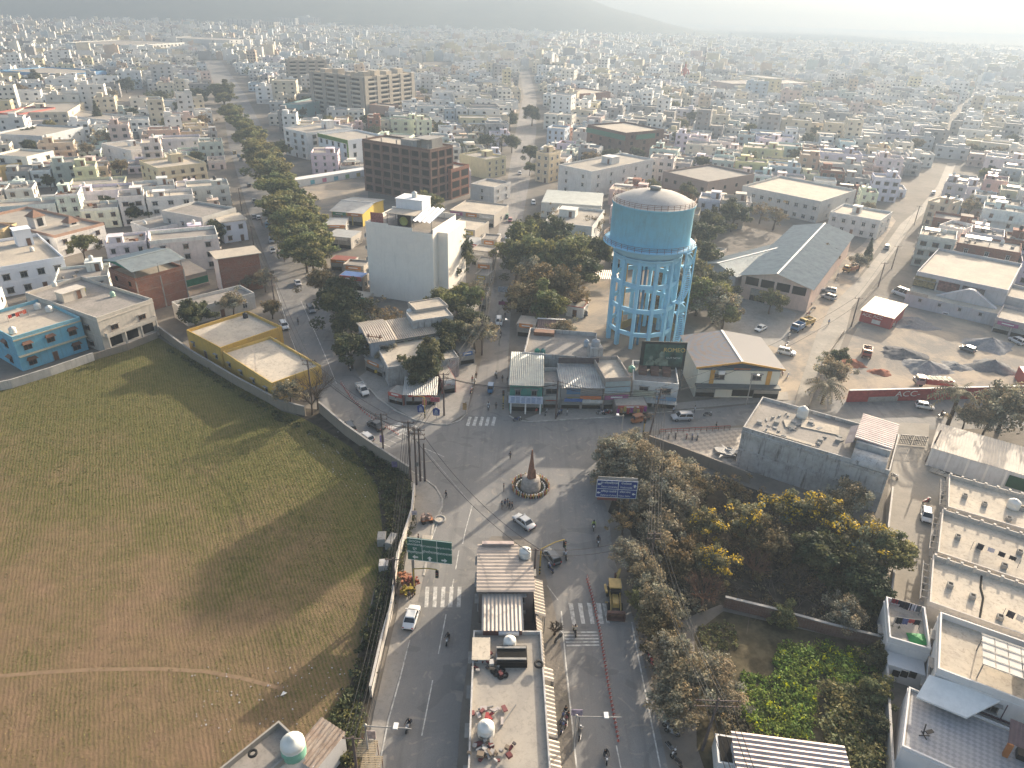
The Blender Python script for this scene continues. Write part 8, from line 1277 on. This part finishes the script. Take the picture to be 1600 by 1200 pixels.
for k in range(30): a = 2 * math.pi * k / 30; m.box(2.5 * math.cos(a), 2.5 * math.sin(a), .05, .2, .2, .35, a)
m.build('edging_stone', white, mo)
leafo = bpy.data.objects.new('low_planting', leaf_mesh('low_planting', lf_dark, [(2.3 * math.cos(a), 2.3 * math.sin(a), .2) for a in np.linspace(0, 6.2, 26)], np.full(26, .28), 12, .22, 3)); C.objects.link(leafo); leafo.parent = mo
dm = MB(); dm.tube([(0, 0, 0), (0, 0, .95)], .06, 8); dm.box(0, 0, 0, .26, .26, .05); dm.cur = 1; [dm.lathe([(.062, z), (.068, z + .02), (.068, z + .1), (.062, z + .12)], n=8) for z in (.45, .7)]; dmm = dm.mesh('flexible_post', [m_plain('faded_red_plastic', (.38, .09, .07), .6), white])
def posts(pts, n, label, group):
 q = poly(*pts); L = [0]
 for a, b in zip(q[:-1], q[1:]): L.append(L[-1] + (b - a).length)
 for i in range(n):
  s = L[-1] * i / (n - 1)
  for k in range(len(q) - 1):
   if s <= L[k + 1] + 1e-6: p = q[k].lerp(q[k + 1], (s - L[k]) / (L[k + 1] - L[k])); break
  tag(inst(dmm, 'flexible_post', None, (p.x, p.y, .03)), label, 'bollard', group)
posts([(917, 906), (925, 935), (938, 992), (950, 1070), (966, 1158)], 46, 'red and white flexible post dividing the right-hand leg', 'flexible posts along the right-hand leg'); posts([(533, 600), (548, 622), (566, 642), (588, 659)], 22, 'red and white flexible post dividing the avenue curve', 'flexible posts along the avenue curve'); posts([(603, 667), (622, 679)], 7, 'red and white flexible post at the avenue crossing', 'flexible posts at the avenue crossing')
# ---- signs
def sign_post_board(px, py, w, z0, h, col, label, name, rz=0.0, off=0.0):
 p = P(px, py); t = thing(name, label, 'road sign', (p.x, p.y, 0), rz); MB().box(off, -.12, z0, w, .12, h).build('panel', col, t); return t
grn = m_plain('sign_green', (.008, .10, .075), .5, .4, var=.1); blu_ = m_plain('sign_blue_panel', (.01, .04, .19), .5, .4, var=.1); wt = m_plain('sign_lettering', (.62, .66, .64), .5, var=.05)
def arrow(t, x, z, s, d):
 m = MB(); q = [(-.5, 0), (0, .5), (0, .18), (.55, .18), (.55, -.18), (0, -.18), (0, -.5)]; r = {'l': 0, 'u': -math.pi / 2, 'r': math.pi}[d]
 m.add([(x + s * (a * math.cos(r) - b * math.sin(r)), -.2, z + s * (a * math.sin(r) + b * math.cos(r))) for a, b in q], [tuple(range(7))]); m.build('arrow', wt, t)
t = sign_post_board(647, 914, 6.4, 5.0, 4.0, grn, 'green three-column overhead road sign on a single post', 'road_sign', rad(-7), 2.55); MB().beam((0, .1, 0), (0, .1, 8.6), .38).build('post', steel, t)
m = MB(); [m.box(-.65 + k * 2.133, -.2, 5.0, .06, .03, 4.0) for k in (1, 2)]; [m.box(2.55, -.2, z, 6.4, .03, .07) for z in (5.0, 8.93)]; m.build('divider', wt, t)
X = lambda x, z, s, sz, sx=1.0: text(s, sz, wt, (x, -.2, z), (rad(90), 0, 0), t, 'lettering', sx=sx)
X(.42, 8.45, 'DOON', .52); X(.42, 7.85, 'UNIVERSITY', .46, .9); X(.42, 7.15, 'दून', .55); X(.42, 6.45, 'विश्वविद्यालय', .5, .9); X(2.55, 7.75, 'MOTHROWALA', .42, .86); X(2.55, 6.75, 'मोथरोवाला', .55); X(4.68, 7.75, 'BANJARAWALA', .40, .84); X(4.68, 6.7, 'बंजारावाला', .55); arrow(t, .42, 5.6, .8, 'l'); arrow(t, 2.55, 5.6, .8, 'u'); arrow(t, 4.68, 5.55, .8, 'r')
t = sign_post_board(969, 812, 6.6, 4.6, 3.4, blu_, 'blue two-by-two road sign standing before the dusty shrubs', 'road_sign', rad(-2), -1.2); [MB().beam((x, .1, 0), (x, .1, 8.6), .22).build('post', steel, t) for x in (-.2, 1.2)]; MB().box(-2.6, -.1, 4.0, 3.2, .1, .5).build('lower_strip', m_plain('dull_red_strip', (.2, .07, .06)), t); MB().box(-1.2, -.05, 8.1, 6.4, .1, .5).build('upper_strip', conc, t)
m = MB(); m.box(-1.2, -.2, 6.28, 6.6, .03, .07); m.box(-1.0, -.2, 4.6, .08, .03, 3.4); [m.box(-1.2, -.2, z, 6.6, .03, .07) for z in (4.6, 7.95)]; [m.box(-1.2 + s * 3.27, -.2, 4.6, .07, .03, 3.4) for s in (-1, 1)]; m.build('border', wt, t)
X(-2.45, 7.5, 'दून विश्वविद्यालय', .5, .85); X(-2.45, 6.75, 'Doon University', .46, .85); X(.25, 7.5, 'मोथरोवाला', .5, .85); X(.3, 6.75, 'Mothrowala', .46, .85); X(-2.45, 5.8, 'डिफेन्स कालोनी', .5, .85); X(-2.45, 5.05, 'Defence Colony', .46, .85); X(.2, 5.8, 'विधान सभा', .5, .85); X(.15, 5.05, 'Vidhan Sabha', .42, .85); arrow(t, -4.1, 7.2, .55, 'l'); arrow(t, -4.1, 5.5, .55, 'l'); arrow(t, 1.65, 7.1, .6, 'u'); arrow(t, 1.6, 5.5, .55, 'l')
for px, py, l, hh in ((658, 650, 'blue house-shaped board at the fork, left of the two', 0), (682, 655, 'blue house-shaped board at the fork, right of the two', 1)):
 p = P(px, py); t = thing('notice_board', l, 'sign', tuple(p)); m = MB(); m.add([(x, y, z) for y in (-.05, .05) for x, z in ((-.65, .9), (.65, .9), (.75, 2.3), (0, 2.8), (-.75, 2.3))], [(0, 1, 2, 3, 4), (9, 8, 7, 6, 5)] + [(i, i + 5, (i + 1) % 5 + 5, (i + 1) % 5) for i in range(5)]); m.build('panel', blu_, t); m = MB(); [m.box(0, -.07, 1.2 + i * .3, .8 - .1 * i, .02, .1) for i in range(4)]; m.build('lettering', wt, t); m = MB(); m.beam((0, .02, 0), (0, .02, .9), .08); m.build('post', steel, t)
for px, py, w, h, z, c, l in ((680, 640, 1.9, 1.0, 1.9, (.45, .12, .16), 'pink poster board above the fork boards'), (664, 646, .9, 1.3, 2.0, (.5, .2, .17), 'small red-white poster on the striped signal pole'), (600, 577, .9, 1.2, 1.4, (.5, .48, .46), 'white round-topped board by the avenue pavement'), (588, 590, .6, .8, 1.2, (.5, .35, .05), 'yellow box sign by the avenue pavement'), (790, 478, 4.5, 1.5, 4.2, (.35, .38, .42), 'pale banner across the centre road'), (790, 488, 4.0, 1.0, 2.2, (.25, .06, .14), 'maroon banner under the pale one on the centre road'), (726, 648, .8, 1.6, 1.2, (.5, .32, .15), 'orange-pink poster post on the pavement corner'), (898, 1144, 1.3, 1.0, 3.0, (.36, .30, .38), 'tilted mauve pole sign beside the island awnings'), (582, 1175, 1.1, 1.3, 2.4, (.5, .4, .38), 'red-printed board beside the roadside stall roof'), (606, 788, .9, 1.0, 1.6, (.42, .36, .42), None), (648, 818, .9, .8, 1.8, (.44, .40, .44), 'pinkish poster on the wall-side post near the cart'), (617, 737, 1.0, 1.2, 1.0, (.2, .16, .28), 'purple poster hung on the roadside fence'), (598, 705, .8, 1.6, 2.0, (.25, .2, .38), 'purple banner on the avenue-side pole'), (575, 345, 2.6, 2.6, 3.0, (.45, .18, .17), 'faded red hoarding by the avenue trees')):
 if l: p = P(px, py); t = thing('sign_board', l, 'sign', tuple(p)); MB().box(0, 0, z, w, .08, h).build('panel', m_plain('poster_%d_%d' % (px, py), c, .7, var=.5, sc=2.5), t); MB().beam((w * .3, .08, 0), (w * .3, .08, z + h * .6), .09).build('post', steel, t)
# ---- poles and cables
polec = m_plain('pole_steel', (.13, .10, .09), .8, .3); polew = m_plain('concrete_pole', (.36, .34, .31), .9); cable = m_plain('cable_black', (.03, .03, .03), .7)
def pole(px, py, h, label, arms=2, lean=(0, 0), mat=None, w=2.2, rz=0.0, name='power_pole'):
 p = P(px, py); t = thing(name, label, 'pole', tuple(p), rz); m = MB(); m.tube([(0, 0, -.2), (lean[0], lean[1], h)], .2, 8, .14); m.build('shaft', mat or polec, t)
 for k in range(arms):
  z = h - .3 - k * .9; m = MB(); m.beam((lean[0] * z / h - w / 2, lean[1] * z / h, z), (lean[0] * z / h + w / 2, lean[1] * z / h, z), .1); m.build('crossarm', polec, t)
  for x in (-w * .45, 0, w * .45): m = MB(); m.lathe([(.02, 0), (.07, .03), (.04, .12), (.07, .2), (.02, .28)], lean[0] * z / h + x, lean[1] * z / h, 8); m.cur = 0; v = m.v; m.v = [(a, b, c_ + z + .05) for a, b, c_ in v]; m.build('insulator', m_plain('insulator_brown', (.16, .08, .05), .4) if 'insulator_brown' not in MATS else MATS['insulator_brown'], t)
 if 'junction box' in label: MB().box(lean[0] * .3 + .25, 0, h * .35, .5, .4, .8).build('junction_box', steel, t)
 return Vector((p.x + lean[0], p.y + lean[1], h))
tops = {}
for k, a in dict(a=(642, 752, 12.5, 'tall power pole on the wall-side pavement, left of the cluster'), b=(651, 758, 12.0, 'power pole with junction box in the middle of the cluster', 2), c=(657, 752, 11.0, 'power pole, right of the cluster on the kerb island', 3), d=(664, 752, 8.0, 'thin short pole beside the pole cluster', 0), e=(600, 718, 10, 'power pole between the silver hatchback and the wall', 2), f=(488, 628, 10, 'power pole beside the leafless tree', 2), g=(1012, 690, 12, 'leaning power pole with tangled cables at the east road corner', 3, (1.2, 0)), h=(1012, 905, 9, 'rust-red power pole rising from the roadside trees', 2), i=(1097, 1172, 8.5, 'wide-armed power pole beside the garden corner', 2, (.6, .3), None, 5.0), j=(833, 932, 9, 'slim power pole at the corner of the ribbed island shed', 1), k=(868, 655, 9, 'cable-hung pole in front of the shop row', 2), l=(694, 650, 10, 'cable-hung pole at the fork corner', 2), m=(753, 555, 9, 'power pole on the centre road left verge', 2), n=(770, 440, 9, 'next power pole up the centre road verge', 2), o=(398, 395, 9, 'power pole on the left edge of the avenue', 2), p=(430, 480, 9, 'power pole beside the parked white SUV', 2), q=(378, 330, 9, 'power pole further up the avenue edge', 1), r=(560, 1225, 8, 'roadside pole at the bottom of the wall', 1), s=(618, 930, 7, 'dark pole behind the green overhead sign', 1), t=(1393, 420, 8, 'power pole beside the lane, upper', 1), u=(1372, 448, 8, 'power pole beside the lane, middle', 1), v=(1330, 510, 8.5, 'power pole at the yard fence by the lane', 1), w=(1428, 352, 8, 'power pole far along the lane', 1), x=(1446, 722, 7, 'slanting pole beside the white shed corner', 0, (1.0, .4))).items(): tops[k] = pole(*a)
p = P(588, 572); t = thing('transformer_frame', 'rusty two-legged transformer frame by the avenue sheds', 'transformer', tuple(p), -.15); m = MB(); [m.beam((s * 1.3, 0, 0), (s * 1.3, 0, 8), .2) for s in (-1, 1)]; m.beam((-1.6, 0, 3), (1.6, 0, 3), .2); m.beam((-1.9, 0, 7.5), (1.9, 0, 7.5), .18); m.build('frame', rust, t); m = MB(); m.box(0, 0, 3.1, 1.5, 1.0, 1.5); m.build('transformer', steel, t); m = MB(); [m.box(x, 0, 7.6, .12, .12, .5) for x in (-1.5, -.5, .5, 1.5)]; m.build('insulator', MATS['insulator_brown'], t)
def wires(a, b, n, sag, label, spread=1.0, r=.045):
 a, b = (tops[k] if isinstance(k, str) else k for k in (a, b)); t = thing('power_line', label, 'cable', tuple(a)); d = (b - a); s = Vector((-d.y, d.x, 0)).normalized()
 for k in range(n):
  o = s * spread * ((k - (n - 1) / 2) / max(n - 1, 1)) * 2 + Vector((0, 0, -.35 - .5 * (k % 3))); m = MB(); m.tube([d * u + o + Vector((0, 0, -sag * 4 * u * (1 - u) * (1 + .2 * (k % 2)))) for u in [i / 10 for i in range(11)]], r, 3, cap=False); m.build('wire', cable, t)
for a in (('f', 'e', 4, .8, 'cable span from the leafless-tree pole to the crossing pole'), ('e', 'a', 5, .5, 'cable span along the roadside wall to the pole cluster'), ('a', 's', 6, 1.0, 'bundle of cables dropping beside the field wall behind the green sign', .7), ('s', 'r', 6, 1.0, 'bundle of cables along the lower field wall', .9), ('b', 'l', 3, 1.0, 'cable span across the avenue mouth'), ('l', 'k', 3, 1.5, 'cable span across the centre road mouth'), ('k', 'g', 5, 1.2, 'cable span along the shop fronts'), ('g', 'h', 5, 1.5, 'cables over the dusty shrubs to the rust-red pole', .9), ('h', 'i', 5, 1.6, 'cables over the roadside trees to the wide-armed pole', 1.2), ('i', Vector((26, 32, 8)), 5, 1.0, 'cables leaving the wide-armed pole at the garden corner', 1.6), ('l', 'm', 4, .8, 'cable span up the centre road to the verge pole'), ('m', 'n', 4, .8, 'cable span further up the centre road'), ('o', 'p', 3, .8, 'cable span on the avenue edge past the brick house'), ('q', 'o', 3, .8, 'cable span on the upper avenue edge'), ('p', 'f', 3, .8, 'cable span beside the yellow house'), ('j', 'h', 2, 1.2, 'cables crossing the right-hand leg'), ('b', 'j', 2, 2.0, 'cables crossing the junction to the island shed'), ('t', 'u', 2, .5, 'cable span along the concrete lane, upper'), ('u', 'v', 2, .6, 'cable span along the concrete lane, lower'), ('w', 't', 2, .5, 'cable span far along the concrete lane'), ('v', 'g', 2, 2.5, 'long cable span from the lane to the east road corner')): wires(*a)
def lamp(px, py, h, arm, label, rz=0.0, mat=None):
 p = P(px, py); t = thing('street_lamp', label, 'street lamp', tuple(p), rz); m = MB(); m.tube([(0, 0, 0), (0, 0, h)], .13, 8, .09); m.lathe([(.16, h - .1), (.2, h), (.12, h + .12), (.01, h + .15)], n=8); m.build('shaft', mat or polew, t); m = MB(); m.tube([(0, 0, h - .15), (arm, 0, h - .05)], .07, 6); m.build('arm', mat or polew, t); m = MB(); m.box(arm * .66, .1, h, .5, .75, .16); m.build('lamp_head', lampw, t)
lamp(577, 1192, 6.5, 5.0, 'grey pole with long camera arm over the left-hand leg', -.05); lamp(895, 1172, 6.0, 5.0, 'grey pole with long arm over the right-hand leg'); lamp(1166, 632, 7.5, 1.8, 'street lamp before the orange-trimmed hall', -.6); lamp(969, 690, 6, -1.6, 'street lamp at the east road mouth'); lamp(780, 540, 7, 2.4, 'street lamp on the centre road', .1)
def signal(px, py, h, label, arm=None, rz=0.0):
 p = P(px, py); t = thing('traffic_signal', label, 'traffic signal', tuple(p), rz); m = MB(); m.tube([(0, 0, 0), (0, 0, h)], .11, 8); m.build('shaft', m_plain('signal_yellow', (.40, .29, .07)) if 'signal_yellow' not in MATS else MATS['signal_yellow'], t); x = 0
 m = MB(); [m.lathe([(.125, z), (.13, z + .02), (.13, z + .28), (.125, z + .3)], n=8) for z in (.2, .8, 1.4)]; m.build('black_band', black, t)
 if arm: m = MB(); m.tube([(0, 0, h), (arm * .6, 0, h + .4), (arm, 0, h + .3)], .08, 6); m.build('arm', MATS['signal_yellow'], t); x = arm
 m = MB(); m.box(x, -.15, h - 1.0, .42, .3, 1.2); m.build('signal_head', black, t); [MB().lathe([(.01, 0), (.12, 0), (.12, .03), (.01, .03)], n=10).build('lens', mm, t, (x, -.31, h - .78 + i * .36)) for i, mm in enumerate((m_plain('lens_green', (.02, .12, .06), .3), m_plain('lens_amber', (.3, .15, .02), .3), lampr))]
signal(664, 654, 5, 'yellow striped traffic signal at the fork tip', -2.2, .1); signal(648, 930, 5, 'yellow traffic signal behind the green overhead sign', 3.4, -.1); signal(843, 898, 5, 'curved yellow traffic signal at the island corner', 4.0, .5); signal(786, 640, 4.5, 'yellow traffic signal at the green shop corner'); signal(1004, 684, 4.5, 'traffic signal beside the east road pole')
# ---- odds and ends
def pile(px, py, r, h, col, label, name='gravel_pile', sx=1.3):
 r *= .88; h *= .85; col = tuple(c * 1.2 for c in col)
 p = P(px, py); g = np.random.default_rng(int(px + py)); m = MB(); n = 26; R_ = 9; vs = []
 for j in range(R_ + 1):
  for k in range(n): a = 6.283 * k / n; u = 1 - j / R_; rr = r * u * (1 + .16 * math.sin(3 * a + px) + .08 * math.sin(7 * a) + g.normal() * .05); vs.append((p.x + rr * math.cos(a) * sx, p.y + rr * math.sin(a), max(0.0, h * (1 - u) ** 1.1 + g.normal() * .09 * (1 if j else 0))))
 m.add(vs, [(j * n + k, j * n + (k + 1) % n, (j + 1) * n + (k + 1) % n, (j + 1) * n + k) for j in range(R_) for k in range(n)], True); gm2 = m_plain('gravel_%d' % px, col, .95, .1, var=.35, sc=2); o = m.build(name, gm2); tag(o, label, 'gravel heap')
for a in ((1447, 575, 5.2, 2.4, (.22, .22, .22), 'pale grey gravel heap nearest the lettered wall'), (1410, 553, 5.0, 1.6, (.11, .11, .115), 'dark gravel heap with orange bricks beside it'), (1546, 540, 5.5, 2.6, (.22, .22, .225), 'grey gravel heap in the far middle of the yard'), (1550, 574, 5.0, 2.4, (.15, .15, .15), 'darker gravel heap beside the container shed'), (1492, 573, 3.4, .9, (.2, .2, .2), 'flat small gravel heap between two taller ones'), (1424, 506, 6.0, .8, (.17, .17, .18), 'flattened gravel spread behind the cream pickup'), (1375, 582, 2.4, .9, (.27, .11, .07), 'red brick rubble heap by the lane bushes'), (1395, 552, 1.0, .5, (.36, .17, .1), 'little orange brick heap on the dark gravel'), (1330, 568, 3.0, 1.0, (.26, .11, .07), 'heap of red bricks beside the tractor truck')): pile(*a)
def slab(px, py, s, rz, mat, label, name='concrete_block', cat='block'): p = P(px, py); o = MB().box(0, 0, 0, *s).build(name, mat, None, tuple(p), rz); bv = o.modifiers.new('b', 'BEVEL'); bv.width = .05; tag(o, label, cat)
slab(597, 848, (1.3, 2.0, 1.5), .1, conc, 'pale square concrete block among the dark verge plants'); slab(612, 852, (1.1, 2.6, 1.5), -.25, conc, 'long concrete block next to the square one in the verge'); slab(600, 888, (1.4, 1.6, 1.2), .1, conc_st, 'mossy concrete block lower in the verge'); slab(667, 842, (1.6, 1.2, .3), 0, roof_pale, 'flat pale slab on the pavement behind the green sign')
p = P(687, 813); o = thing('manhole', 'round stone well cover beside the kerb island', 'manhole', tuple(p)); MB().lathe([(1.0, 0), (1.0, .35), (.7, .35), (.7, .2), (.01, .2)], n=20).build('rim', conc, o); MB().lathe([(.66, .22), (.01, .28)], n=20).build('lid', roof_pale, o)
p = P(667, 816); o = thing('street_cart', 'orange handcart heaped with goods on the pavement', 'cart', tuple(p), .3); MB().box(0, 0, .7, 1.9, 1.2, .12).build('tray', m_plain('orange_tray', (.42, .16, .07)), o); m = MB(); g = random.Random(1); [m.box(g.uniform(-.7, .7), g.uniform(-.4, .4), .82, .4, .35, g.uniform(.2, .9), g.random()) for _ in range(16)]; m.build('goods', m_plain('cart_goods', (.5, .36, .3), .8, var=.7, sc=4), o); [MB().tube([(x, -.62, .35), (x, .62, .35)], .34, 12).build('wheel', tyre, o) for x in (-.6, .6)]
for px, py, l, c in ((627, 905, 'orange flower stall under the wall behind the green sign', (.46, .2, .1)), (640, 915, 'red-orange stall heap beside the flower stall', (.42, .13, .08)), (636, 1 + 928, 'small goods stall with yellow cloth by the crossing', (.45, .33, .05)), (1010, 654, 'small tan-topped stall at the east road pole', (.4, .3, .2))):
 p = P(px, py); o = thing('market_stall', l, 'stall', tuple(p)); m = MB(); g = random.Random(px); [m.box(g.gauss(0, .6), g.gauss(0, .5), .7, g.uniform(.2, .5), g.uniform(.2, .5), g.uniform(.1, .6), g.random()) for _ in range(20)]; m.build('goods', m_plain('stall_goods_%d' % px, c, .8, var=.8, sc=4), o); m = MB(); m.box(0, 0, .6, 2.0, 1.4, .1); [m.beam((x, y, 0), (x, y, .6), .08) for x in (-.9, .9) for y in (-.6, .6)]; m.build('table', rust, o)
for i, (px, py, z, l) in enumerate(((573, 1170, 2.4, 'upper bamboo-slat stall roof by the lower road edge'), (580, 1195, 2.6, 'lower bamboo-slat stall roof by the lower road edge'))):
 p = P(px, py, z); o = thing('stall_roof', l, 'stall', (p.x, p.y, 0)); m = MB(); [m.beam((-1.1, -.9 + k * .2, z), (1.1, -.9 + k * .2, z + .1), .12, .05) for k in range(10)]; m.build('slat_roof', m_plain('bamboo', (.36, .29, .19)), o); m = MB(); [m.beam((x, y, 0), (x, y, z), .08) for x in (-1, 1) for y in (-.8, .9)]; m.build('post', rust, o)
ft = N('forecourt_tiles', .7, .3); v = ft.coord('Object', (1, 1, 1), .5); ck = ft.nd('ShaderNodeTexChecker'); ck.inputs['Scale'].default_value = 1.1; ck.inputs[1].default_value = (.44, .38, .31, 1); ck.inputs[2].default_value = (.28, .25, .22, 1); ft.ln(v, ck.inputs[0]); ft.base(ft.mix(ft.ramp(ft.noise(ft.coord('Object'), .6, 5), .42, .7, 0, .5), ck.outputs[0], (.36, .33, .29)))
struct('forecourt', poly((1022, 693), (1042, 677), (1162, 672), (1164, 742), (1120, 728)), .12, ft.m)
a, b = P(1030, 678), P(1140, 672); o = thing('railing', 'low red railing behind the parked forecourt motorcycles', 'railing', tuple(a), math.atan2((b - a).y, (b - a).x)); L = (b - a).length; m = MB(); [m.box(L * k / 12, 0, 0, .1, .1, 1.0) for k in range(13)]; m.build('baluster', rust, o); m = MB(); m.box(L / 2, 0, 1.0, L, .12, .1); m.box(L / 2, 0, .5, L, .06, .08); m.build('rail', m_plain('red_rail', (.3, .07, .05)), o)
p = P(1142, 712); o = thing('scrap_heap', 'heap of bent white sheets and scrap on the forecourt end', 'scrap', tuple(p)); m = MB(); g = random.Random(8); [m.add([(g.gauss(0, 1.3) + a_ * .8, g.gauss(0, 1.0) + b_ * .7, g.uniform(.1, 1.3)) for a_, b_ in ((-1, -1), (1, -1), (1, 1), (-1, 1))], [(0, 1, 2, 3)]) for _ in range(16)]; m.build('bent_sheet', m_plain('bent_sheet_paint', (.42, .41, .39), var=.4), o)
p = P(1490 - 25, 742);
for i in range(9): pp_ = P(1452 + i * 3.2, 738 + i * 1.2); o = MB().beam((0, 0, .25), (1.0, .9 - i * .1, .5 + .1 * (i % 3)), .3, .08).build('plank', roof_pale, None, tuple(pp_)); tag(o, 'loose plank leaning in the stack beside the white shed wall', 'plank', 'planks beside the white shed')
tag(MB().add([(0, 0, .05), (.6, .1, .3), (.7, .5, .05), (.2, .6, .2)], [(0, 1, 2), (0, 2, 3)]).build('plastic_bag', white, None, tuple(P(438, 1088))), 'crumpled white plastic bag lying on the field', 'litter')
m = MB(); g = random.Random(77)
for k in range(190):
 u = g.random(); px = 300 + g.random() * 240 if u < .4 else 470 + g.random() * 130; py = 1040 + g.random() * 110 if u < .4 else 660 + g.random() * 120
 if u > .4 and abs((py - 660) - (px - 470) * .85) > 40: continue
 q = P(px, py); m.box(q.x, q.y, .02, g.uniform(.06, .2), g.uniform(.06, .16), g.uniform(.03, .1), g.random() * 3)
tag(m.build('litter', m_plain('pale_litter', (.5, .49, .5), var=.5, sc=3)), kind='stuff')
